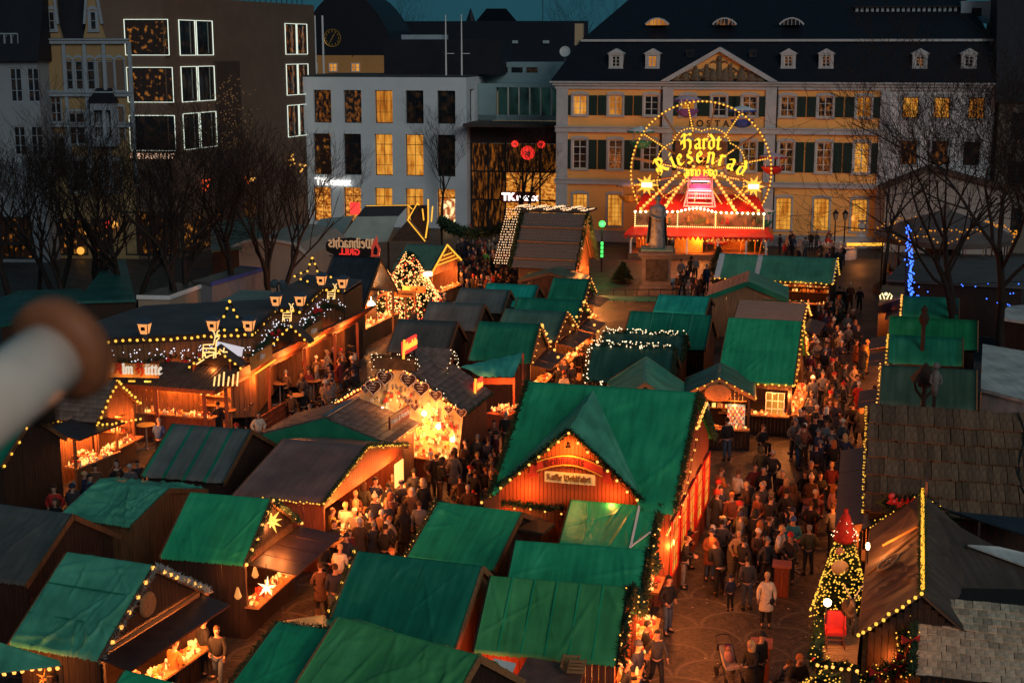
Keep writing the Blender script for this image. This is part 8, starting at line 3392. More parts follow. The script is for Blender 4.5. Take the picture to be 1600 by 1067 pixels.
for px,yt,lb in((1303,331,'black lamp post with a glass lantern before the palace, left of two'),(1318,326,'black lamp post with a glass lantern before the palace, right of two')):
 p=at(px,396,0)
 zt=aty(px,yt,p.y).z
 if lp_ is None:
  lp_=thing('street_lamp',lb,'street lamp',p,0,'lantern posts before the palace')
  b=MB()
  b.tube([(0,0,0),(0,0,.5),(0,0,zt-.7)],[.12,.07,.05],8)
  b.build('post',M_BLACK,lp_)
  b=MB()
  b.lathe([(.14,zt-.7),(.26,zt-.15),(.06,zt+.12)],6)
  b.build('lantern',mat('dull_lantern_glass',(.14,.14,.13),.3),lp_)
  b=MB()
  b.lathe([(.3,zt-.15),(.12,zt+.06),(.02,zt+.2)],6)
  b.build('cap',M_BLACK,lp_)
 else:
  o=copy_tree(lp_)
  o.location=p
  o['label']=lb
p=at(440,560,0)
yq=78.0
for px,pyt,lb in((433,446,'dark street lamp head with several globes before the forked tree, left'),(448,452,'dark street lamp head with several globes before the forked tree, right')):
 p=aty(px,pyt,yq)
 t=thing('street_lamp',lb,'street lamp',V((p.x,yq,0)),0,'unlit globe lamps')
 b=MB()
 b.tube([(0,0,0),(0,0,p.z)],[.09,.05],6)
 b.build('post',M_BLACK,t)
 b=MB()
 for k in range(3):
  a=2*pi*k/3
  b.ball((.3*cos(a),.3*sin(a),p.z+.1),.22,n=8)
 b.build('globe',mat('dark_glass_globe',(.06,.08,.09),.25),t)
BK=None
for k,px in enumerate((1212,1224,1240)):
 p=FP.O+FP.d*FP.u(px,384)+FP.n*.7
 if BK is None:
  BK=thing('bicycle','bicycle leaning at the palace wall, leftmost of three','bicycle',p,FP.yaw,'bicycles at the palace wall')
  for s in(-1,1):
   b=MB()
   b.tube([(s*.52+.34*cos(2*pi*i/16),0,.36+.34*sin(2*pi*i/16))for i in range(17)],.025,5,False)
   for i in range(8):
    a=2*pi*i/8
    b.tube([(s*.52,0,.36),(s*.52+.33*cos(a),0,.36+.33*sin(a))],.006,3)
   b.build('wheel',mat('light_tyre',(.12,.12,.12),.6),BK)
  b=MB()
  for a,c in(((-.52,.36),(-.1,.36)),((-.1,.36),(.38,.8)),((-.1,.36),(-.22,.85)),((-.22,.8),(.36,.86)),((-.52,.36),(-.2,.78)),((.52,.36),(.36,.95))):
   b.tube([(a[0],0,a[1]),(c[0],0,c[1])],.018,5)
  b.build('frame',mat('bike_paint',(.2,.2,.22),.4),BK)
  b=MB()
  b.box((-.24,0,.92),(.24,.12,.05))
  b.build('saddle',M_BLACK,BK)
  b=MB()
  b.tube([(.28,-.26,1.0),(.36,0,.97),(.28,.26,1.0)],.015,5)
  b.build('handlebar',M_STEEL,BK)
 else:
  o=copy_tree(BK)
  o.location=p
  o['label']='bicycle leaning at the palace wall, '+('middle of three' if k==1 else 'rightmost of three')
b=MB()
for _ in range(40):
 p=at(rnd.uniform(1080,1300),rnd.uniform(760,1060),0)
 s=rnd.uniform(.03,.08)
 a=rnd.random()*3
 b.add([(p.x,p.y,.006),(p.x+s*cos(a),p.y+s*sin(a),.008),(p.x+s*cos(a+.9),p.y+s*sin(a+.9),.014)],[(0,1,2)])
o=b.build('paper_litter',M_WHITE)
tag(o,'scraps of pale litter scattered on the paving of the right lane','litter',None,'stuff')
def pushchair(P,rz,label,colr):
 t=thing('pushchair',label,'pushchair',P,rz)
 for sx in(-1,1):
  for sy,r in((-.32,.09),(.35,.13)):
   b=MB()
   b.lathe([(r*.5,-.02),(r,-.02),(r,.02),(r*.5,.02)],12,M=Matrix.Translation((sx*.24,sy,r))@Matrix.Rotation(pi/2,4,'Y'))
   b.build('wheel',M_BLACK,t)
 b=MB()
 for sx in(-1,1):
  b.tube([(sx*.24,-.32,.1),(sx*.22,.1,.5),(sx*.22,.45,.95),(sx*.2,.58,1.05)],.016,6)
  b.tube([(sx*.24,.35,.13),(sx*.22,.05,.5)],.016,6)
 b.tube([(-.2,.58,1.05),(0,.62,1.08),(.2,.58,1.05)],.02,6)
 b.build('frame',M_BLACK,t)
 b=MB()
 b.prism([(-.2,-.25,.38),(.2,-.25,.38),(.2,.05,.4),(.2,.3,.85),(-.2,.3,.85),(-.2,.05,.4)],(0,.04,.06))
 b.build('seat',mat('pale_pushchair_lining',(.4,.34,.3),.8,.1,5),t)
 b=MB()
 n=8
 prev=None
 for i in range(n+1):
  a=.2+1.5*i/n
  row=[(xx,.12+.36*cos(a)*.8,.62+.38*sin(a))for xx in(-.24,-.12,.12,.24)]
  if prev:
   for k in range(3):
    b.poly([prev[k],prev[k+1],row[k+1],row[k]])
  prev=row
 b.build('hood',colr,t)
 b=MB()
 b.lathe([(.1,0),(.15,.1),(.13,.25),(.06,.33)],8,(0,.1,.46))
 bb=b.build('blanket',mat('rose_blanket',(.35,.2,.22),.9,.2,6),t,True)
 b=MB()
 b.ball((0,.14,.86),.085,n=8)
 b.build('baby_head',M_SKIN,t,True)
 b=MB()
 b.ball((0,.17,.895),.088,n=8,sc=(1,1,.85))
 b.build('baby_cap',mat('violet_cap',(.3,.04,.2),.8),t,True)
pushchair(at(1140,1050,.2)-V((0,0,.2)),R(15),'dark pushchair with a baby in a violet cap, bottom right lane',mat('dark_hood',(.02,.02,.025),.7))
pushchair(at(1274,713,.1)-V((0,0,.1)),R(-60),'pushchair with a bright pink hood in the middle of the wide lane',mat('pink_hood',(.6,.03,.18),.6))
p=at(1330,776,0)
t=thing('folding_chair','dark folding chair under the seated man in red','chair',p,R(-50))
b=MB()
for s in(-1,1):
 b.tube([(s*.2,-.25,0),(s*.2,.2,.46),(s*.2,.25,.9)],.016,5)
 b.tube([(s*.18,.25,0),(s*.18,-.2,.46)],.016,5)
b.build('frame',M_BLACK,t)
b=MB()
b.box((0,0,.46),(.42,.4,.03))
b.build('seat',M_WOODD,t)
b=MB()
b.box((0,.25,.8),(.42,.03,.2))
b.build('backrest',M_WOODD,t)
# bare trees
M_BARK=mat('wet_dark_bark',(.02,.014,.011),.85,.4,4,.5,12,stretch=(3,3,.6))
def bare_tree(loc,h,spread,label,seed,stems=1,depth=6,r0=.22,lean=(0,0),first=.4):
 rr=random.Random(seed)
 t=thing('bare_tree',label,'tree',loc,0,'bare winter trees round the square')
 tr,cr=MB(),MB()
 def branch(p,d,L,r,lv):
  n=5 if lv<2 else 3
  pts,rad=[p],[r]
  dd=d.copy()
  for i in range(n):
   dd=(dd+V((rr.gauss(0,.11),rr.gauss(0,.11),rr.gauss(0,.08)+(.06 if lv else.02)))).normalized()
   pts.append(pts[-1]+dd*L/n)
   rad.append(max(.008,r*(1-(.3 if lv==0 else.5)*(i+1)/n)))
  (tr if lv==0 else cr).tube(pts,rad,7 if lv==0 else(5 if lv<3 else 3),False)
  if lv>=depth:
   return
  k=(5,3,3,3,3,2,2)[lv]-(lv>1 and rr.random()<.4)
  for c in range(k):
   f=(.72+.28*c/4)if lv==0 else(.35+.65*(c+rr.random()*.5)/k)
   f=min(f,1)
   i=min(n-1,int(f*n))
   q=pts[i].lerp(pts[i+1],f*n-i)
   o=Matrix.Rotation(rr.random()*2*pi,3,dd)@dd.orthogonal().normalized()
   nd=(dd*rr.uniform(.7,1.0)+o*rr.uniform(.35,.75)*spread+V((0,0,.16))).normalized()
   branch(q,nd,L*rr.uniform(.62,.86),max(.009,rad[i]*rr.uniform(.5,.68)),lv+1)
 for s in range(stems):
  a=2*pi*s/max(1,stems)+rr.random()
  k=.26 if stems>1 else 0
  branch(V((0,0,0)),V((cos(a)*k+lean[0],sin(a)*k*.7+lean[1],1)).normalized(),h*first*1.12,r0*(.8 if stems>1 else 1),0)
 tr.build('trunk',M_BARK,t,True)
 cr.build('crown',M_BARK,t,True)
 return t
for px,pyb,pyt,sp,lb,sd_,st,Y in((62,470,190,1.0,'slim bare tree before the pale house at the left edge',1,1,None),(92,480,215,1.1,'bare tree before the ornate gabled house',2,2,None),(165,505,205,1.1,'large bare tree left of the brown store front',3,1,None),(205,520,225,1.1,'bare tree directly before the brown store windows',4,2,None),(272,528,205,1.15,'bare tree with a wide fork rising through the restaurant roof',5,2,None),(362,500,190,1.1,'bare tree before the blind panel of the brown store',6,1,None),(428,505,235,.8,'bare tree with three stems beside the pale tent',7,3,None),(690,362,195,.9,'young bare tree before the pale store, right of its signs',8,1,None),(815,372,205,1.1,'bare tree in front of the glazed shop entrance',9,2,None),(1383,470,150,.9,'thin bare tree right of the palace corner',10,1,None),(1495,560,130,1.35,'wide bare tree before the dim carousel',11,2,None),(1568,600,75,1.3,'tallest bare tree at the right edge',12,1,None),(1620,560,120,1.15,'bare tree half outside the right edge of the photo',13,2,None),(20,500,230,1.0,'dark bare tree at the far left edge',14,1,None),(120,520,250,1.0,'low bare tree between the two left shop fronts',15,2,None),(300,515,270,1.0,'low bare tree behind the restaurant bulb star',16,1,None),):
 p=at(px,pyb,0)
 hh=aty(px,pyt,p.y).z
 bare_tree(p,hh,sp,lb,sd_,st,7 if px in(1495,1568)else 6,.24 if px not in(690,62,1383)else.15,(-.12 if px in(1495,1568)else 0,0))
for px,Y,zt,lb in((875,230,24.5,'distant bare crown on the skyline left of the palace roof'),(590,235,23.5,'distant bare crown on the skyline right of the church dome')):
 p=aty(px,60,Y)
 bare_tree(V((p.x,Y,0)),zt,1.0,lb,px,1,6,.4,first=.4)
 # the out of focus viewing tube beside the camera
A=aty(-90,690,1.35)
B=aty(96,546,1.5)
tb=thing('viewing_tube','out of focus pale metal tube with a rusty collar close by on the left','telescope',A)
q=B-A
b=MB()
b.tube([V((0,0,0)),q*.5,q],[.040,.040,.040],28)
b.build('tube',mat('pale_painted_metal',(.88,.70,.56),.4,.15,12),tb,True)
d=q.normalized()
b=MB()
M4=d.to_track_quat('Z','Y').to_matrix().to_4x4()
M4.translation=q
b.lathe([(.040,-.016),(.058,-.012),(.060,.0),(.058,.016),(.050,.022),(.032,.018)],30,M=M4)
b.build('collar',mat('rusty_collar',(.36,.12,.05),.5,.3,20),tb,True)
b=MB()
b.tube([q*.82+V((0,0,-.02)),q*.82+V((0,.0,-.065))],.014,10)
b.build('bracket',mat('dark_bracket',(.03,.018,.012),.6),tb,True)
# people
def skin_mesh(name,J,edges,sub=1,m=None,root=0):
 me=bpy.data.meshes.new(name)
 me.from_pydata([j[0]for j in J],edges,[])
 o=bpy.data.objects.new('tmp',me)
 COL.objects.link(o)
 o.modifiers.new('s','SKIN')
 for i,(d,j)in enumerate(zip(me.skin_vertices[0].data,J)):
  d.radius=j[1]if hasattr(j[1],'__len__')else(j[1],j[1])
  d.use_root=i==root
 if sub:
  o.modifiers.new('u','SUBSURF').levels=sub
 dg=bpy.context.evaluated_depsgraph_get()
 r=bpy.data.meshes.new_from_object(o.evaluated_get(dg))
 r.name=name
 bpy.data.objects.remove(o)
 r.materials.clear()
 if m:
  r.materials.append(m)
 r.polygons.foreach_set('use_smooth',[True]*len(r.polygons))
 return r
M_EYE=mat('dark_eyes',(.02,.015,.012),.3)
M_LIP=mat('lips',(.32,.11,.09),.6)
ARM={'down':((.25,.03,1.12),(.26,-.05,.88)),'pocket':((.29,.06,1.13),(.2,-.12,.98)),'cup':((.24,-.03,1.12),(.14,-.28,1.2)),'both':((.25,-.06,1.12),(.1,-.3,1.08)),'swing':((.25,-.08,1.13),(.24,-.24,.95)),'back':((.25,.14,1.14),(.26,.12,.9)),'point':((.26,-.2,1.3),(.2,-.45,1.38)),'face':((.24,-.12,1.15),(.08,-.2,1.44))}
LEG={'stand':(((.1,-.01,.49),(.11,.02,.09)),((.1,-.01,.49),(.12,.02,.09))),'walk':(((.1,-.17,.52),(.1,-.24,.1)),((.1,.04,.5),(.1,.3,.14))),'ease':(((.11,-.01,.49),(.13,.02,.09)),((.12,-.07,.5),(.17,-.08,.09)))}
SEATED=(((.12,-.4,.52),(.13,-.36,.09)),((.12,-.4,.52),(.14,-.42,.09)))
def person_kit(key,armR,armL,leg,lean=0.0,coat=.0,seated=False,slim=1.0):
 """meshes for one pose: body with face and fingers, coat, trousers, shoes"""
 dz=-.42 if seated else 0.0
 ly=-lean
 def P(x,y,z):
  f=max(0,(z-.9))
  return(x*slim,y+ly*f,z+dz)
 hipz=.93
 legs=SEATED if seated else LEG[leg]
 J=[(P(0,0,hipz),(.1,.075)),(P(0,0,1.1),(.09,.07)),(P(0,.0,1.3),(.13,.09)),(P(0,.01,1.44),(.075,.065)),(P(0,-.005,1.52),(.052,.055)),(P(0,-.02,1.575),(.075,.085)),(P(0,-.015,1.65),(.082,.1)),(P(0,-.005,1.72),(.05,.06))]
 E_=[(i,i+1)for i in range(7)]
 C=[(P(0,0,.86),(.2,.15)),(P(0,0,1.08),(.17,.135)),(P(0,.0,1.3),(.2,.145)),(P(0,.012,1.43),(.115,.095))]
 CE=[(0,1),(1,2),(2,3)]
 T=[(P(0,.0,.96),(.165,.125))]
 TE=[]
 fing=MB()
 for s,arm in((1,armR),(-1,armL)):
  e,w_=ARM[arm]
  n=len(J)
  pe,pw=V(P(s*e[0],e[1],e[2])),V(P(s*w_[0],w_[1],w_[2]))
  J+=[(P(s*.17,.005,1.395),.06),(pe,.043),(pw,.03)]
  hd=(pw-pe).normalized()
  J.append((pw+hd*.07,(.036,.02)))
  E_+=[(2,n),(n,n+1),(n+1,n+2),(n+2,n+3)]
  side=hd.orthogonal().normalized()
  up=hd.cross(side)
  for q in range(4):
   b0=pw+hd*.075+side*(q-1.5)*.017
   L_=(.06,.072,.068,.052)[q]
   fing.tube([b0,b0+hd*L_*.5-up*.008,b0+hd*L_*.85-up*.03],[.0095,.0085,.006],5)
  b0=pw+hd*.02+side*.03
  fing.tube([b0,b0+hd*.035+side*.022-up*.01,b0+hd*.06+side*.022-up*.025],[.011,.0095,.007],5)
  n=len(C)
  C+=[(P(s*.175,.005,1.38),.092),(pe,.07),(pw-hd*.01,.052)]
  CE+=[(2,n),(n,n+1),(n+1,n+2)]
 for s,(k_,a_)in((1,legs[0]),(-1,legs[1])):
  pk=V((s*k_[0]*slim,k_[1],k_[2]if not seated else k_[2]))
  pa=V((s*a_[0]*slim,a_[1],a_[2]))
  hp=P(s*.09,0,.86)
  n=len(J)
  J+=[(hp,.07),(tuple(pk),.055),(tuple(pa),.04),(tuple(pa+V((0,-.12,-.045))),(.04,.03))]
  E_+=[(0,n),(n,n+1),(n+1,n+2),(n+2,n+3)]
  n=len(T)
  T+=[(hp,.102),(tuple(pk),.077),(tuple(pa+V((0,0,.02))),.062)]
  TE+=[(0,n),(n,n+1),(n+1,n+2)]
 body=skin_mesh('person',J,E_,1,M_SKIN)
 f=MB()
 hy=P(0,0,1.65)[1]
 z0=dz
 f.c=1
 for s in(-1,1):
  f.ball((s*.032,hy-.098,1.648+z0),.011,n=6)
 f.c=2
 f.ball((0,hy-.095,1.575+z0),.022,n=6,sc=(1,.4,.35))
 f.c=0
 f.tube([(0,hy-.095,1.645+z0),(0,hy-.122,1.61+z0),(0,hy-.1,1.6+z0)],[.008,.014,.01],5)
 for s in(-1,1):
  f.ball((s*.084,hy+.0,1.64+z0),.024,n=6,sc=(.4,.8,1.2))
 o=len(f.v)
 f.v+=fing.v
 f.f+=[tuple(o+i for i in q)for q in fing.f]
 f.mi+=[0]*len(fing.f)
 vs=[tuple(v.co)for v in body.vertices]
 fs=[tuple(p.vertices)for p in body.polygons]
 q=MB()
 q.v,q.f,q.mi=vs,fs,[0]*len(fs)
 q.add(f.v,f.f)
 q.mi=[0]*len(fs)+f.mi
 bm_=q.mesh('person',[M_SKIN,M_EYE,M_LIP],True)
 cm=skin_mesh('coat',C,CE,1)
 if coat and not seated:
  q=MB()
  q.v,q.f,q.mi=[tuple(v.co)for v in cm.vertices],[tuple(p.vertices)for p in cm.polygons],[0]*len(cm.polygons)
  n=16
  prof=[(.17,1.04),(.2,.9),(.215,coat+.05),(.215,coat),(.19,coat+.01)]
  q2=MB()
  for r,z in prof:
   q2.v+=[(r*slim*cos(2*pi*i/n)*1.05,r*sin(2*pi*i/n)*.82-.02*(1-z)*(leg=='walk'),z)for i in range(n)]
  q2.f=[(j*n+i,j*n+(i+1)%n,(j+1)*n+(i+1)%n,(j+1)*n+i)[::-1]for j in range(len(prof)-1)for i in range(n)]
  q.add(q2.v,q2.f)
  cm=q.mesh('coat',MATS['skin'],True)
 elif not len(cm.materials):
  cm.materials.append(M_SKIN)
 b=MB()
 b.lathe([(.085,1.43+dz),(.1,1.47+dz),(.08,1.5+dz),(.06,1.49+dz)],10,(0,P(0,.005,1.45)[1],0))
 tm=skin_mesh('trousers',T,TE,1,M_SKIN)
 shoes=[]
 for s,(k_,a_)in((1,legs[0]),(-1,legs[1])):
  sh=MB()
  x,y,z=s*a_[0]*slim,a_[1],a_[2]-.05
  sh.lathe([(.05,-.04),(.055,-.02),(.05,.02),(.045,.09)],8,(x,y+.01,z))
  sh.ball((x,y-.1,z-.005),.055,n=8,sc=(.85,1.75,.7))
  shoes.append(sh.mesh('shoe',M_BLACK,True))
 return dict(body=bm_,coat=cm,trousers=tm,shoes=shoes,collar=b.mesh('scarf',M_BLACK,True),hz=dz,hy=P(0,0,1.65)[1])
def hair_mesh(style,hy,dz):
 b=MB()
 z=1.665+dz
 y=hy+.012
 n,vs=12,[]
 nm='hair'
 def cap(r,low,front):
  vs,fs=[],[]
  for j in range(6):
   a=pi/2*j/5
   for i in range(n):
    t=2*pi*i/n
    fr=sin(t)<-.35
    zz=z+r*1.12*cos(a)-(low if j==5 and not fr else 0)+(front if j==5 and fr else 0)
    k=max(.06,sin(a))
    vs.append((r*.93*k*cos(t),y+r*1.1*k*sin(t),zz))
  for j in range(5):
   for i in range(n):
    fs.append((j*n+i,(j+1)*n+i,(j+1)*n+(i+1)%n,j*n+(i+1)%n))
  fs.append(tuple(range(n)))
  b.add(vs,fs)
 if style=='short':
  cap(.1,.05,.025)
 elif style=='long':
  cap(.105,.07,.03)
  b.lathe([(.085,-.27),(.115,-.2),(.115,-.05),(.1,.04)],12,(0,y+.035,z),1.0,.75)
 elif style=='bun':
  cap(.103,.05,.03)
  b.ball((0,y+.11,z+.06),.05,n=8)
 elif style=='beanie':
  nm='woolly_hat'
  cap(.113,.02,.01)
  b.lathe([(.106,-.03),(.118,-.02),(.118,.02),(.106,.03)],12,(0,y,z),.95,1.1)
 elif style=='bobble':
  nm='bobble_hat'
  cap(.113,.02,.01)
  b.ball((0,y,z+.155),.042,n=8)
 elif style=='cap':
  nm='flat_cap'
  cap(.11,.0,.0)
  b.ball((0,y-.1,z+.01),.075,n=8,sc=(1,1,.2))
 elif style=='hood':
  nm='hood'
  cap(.125,.12,.04)
  b.ball((0,y+.06,z-.1),.11,n=8,sc=(1.1,.8,.9))
 elif style=='bald':
  b.lathe([(.085,-.05),(.094,-.02),(.094,.03),(.086,.05)],12,(0,y+.018,z-.01),.95,1.05)
 return nm,b.mesh(nm,M_BLACK,True)
KIT={}
for key,a in{'stand':('down','down','stand'),'pocket':('pocket','pocket','ease'),'cup':('cup','pocket','ease'),'both':('both','both','stand'),'walk':('swing','back','walk'),'stroll':('pocket','pocket','walk'),'point':('point','pocket','ease'),'lift':('face','both','stand')}.items():
 for ln,cz in(('jacket',0),('coat',.55)):
  KIT[key,ln]=person_kit(key,*a,lean=.05 if key!='both' else.16,coat=cz,slim=1.0 if ln=='jacket' else.95)
KIT['bend','jacket']=person_kit('bend','both','both','ease',lean=.75)
KIT['bend','coat']=KIT['bend','jacket']
KIT['sit','jacket']=person_kit('sit','both','pocket','stand',lean=.1,seated=True)
KIT['sit','coat']=KIT['sit','jacket']
HAIRS={}
CLOTH={'black':(.012,.012,.014),'charcoal':(.035,.035,.04),'navy':(.015,.02,.045),'brown':(.085,.045,.026),'olive':(.07,.062,.032),'grey':(.12,.12,.125),'beige':(.26,.20,.145),'cream':(.55,.48,.38),'red':(.28,.018,.016),'burgundy':(.10,.015,.02),'teal':(.02,.14,.19),'orange':(.5,.14,.03),'green':(.02,.16,.05),'pink':(.45,.2,.17),'yellow':(.5,.36,.06),'rust':(.16,.05,.025),'blue':(.03,.07,.2),'white':(.6,.58,.55),'denim':(.05,.075,.12),'violet':(.2,.05,.2)}
HAIRC={'dark':(.018,.012,.01),'brown':(.07,.035,.018),'blond':(.42,.27,.12),'grey':(.19,.18,.17),'white':(.42,.40,.37),'ginger':(.3,.1,.03)}
def cm(kind,c):
 return mat(c+'_'+kind,(HAIRC if kind=='hair' else CLOTH)[c],.85,.22,9,.2,60)
def child_of(root,name,me,m):
 o=link(name,me,root)
 if not len(me.materials):
  me.materials.append(M_BLACK)
 o.material_slots[0].link='OBJECT'
 o.material_slots[0].material=m
 return o
PEOPLE=[]
def person(P,face,pose,ln,cc,tc,hs,hc,label,size=1.0,scarf=None,group='people at the market'):
 k=KIT[pose,ln]
 o=link('person',k['body'],None,(P.x,P.y,0),R(face))
 o.scale=(size,size,size)
 tag(o,label,'person',group)
 c=child_of(o,'coat' if ln=='coat' else 'jacket',k['coat'],cm('cloth',cc))
 child_of(o,'trousers',k['trousers'],cm('cloth',tc))
 for q in k['shoes']:
  link('shoe',q,o)
 hk=(hs,round(k['hy'],3),k['hz'])
 if hk not in HAIRS:
  HAIRS[hk]=hair_mesh(*hk)
 nm,me=HAIRS[hk]
 child_of(o,nm,me,cm('hair',hc)if nm=='hair' else cm('cloth',hc))
 if scarf:
  child_of(o,'scarf',k['collar'],cm('cloth',scarf))
 PEOPLE.append((P.x,P.y))
 return o
def head_at(px,py,size=1.0,h=1.70):
 return at(px,py,h*size)
HW={'short':'%s short hair','long':'long %s hair','bun':'%s hair in a bun','beanie':'a %s woolly hat','bobble':'a %s bobble hat','cap':'a %s flat cap','hood':'a %s hood up','bald':'a balding %s head'}
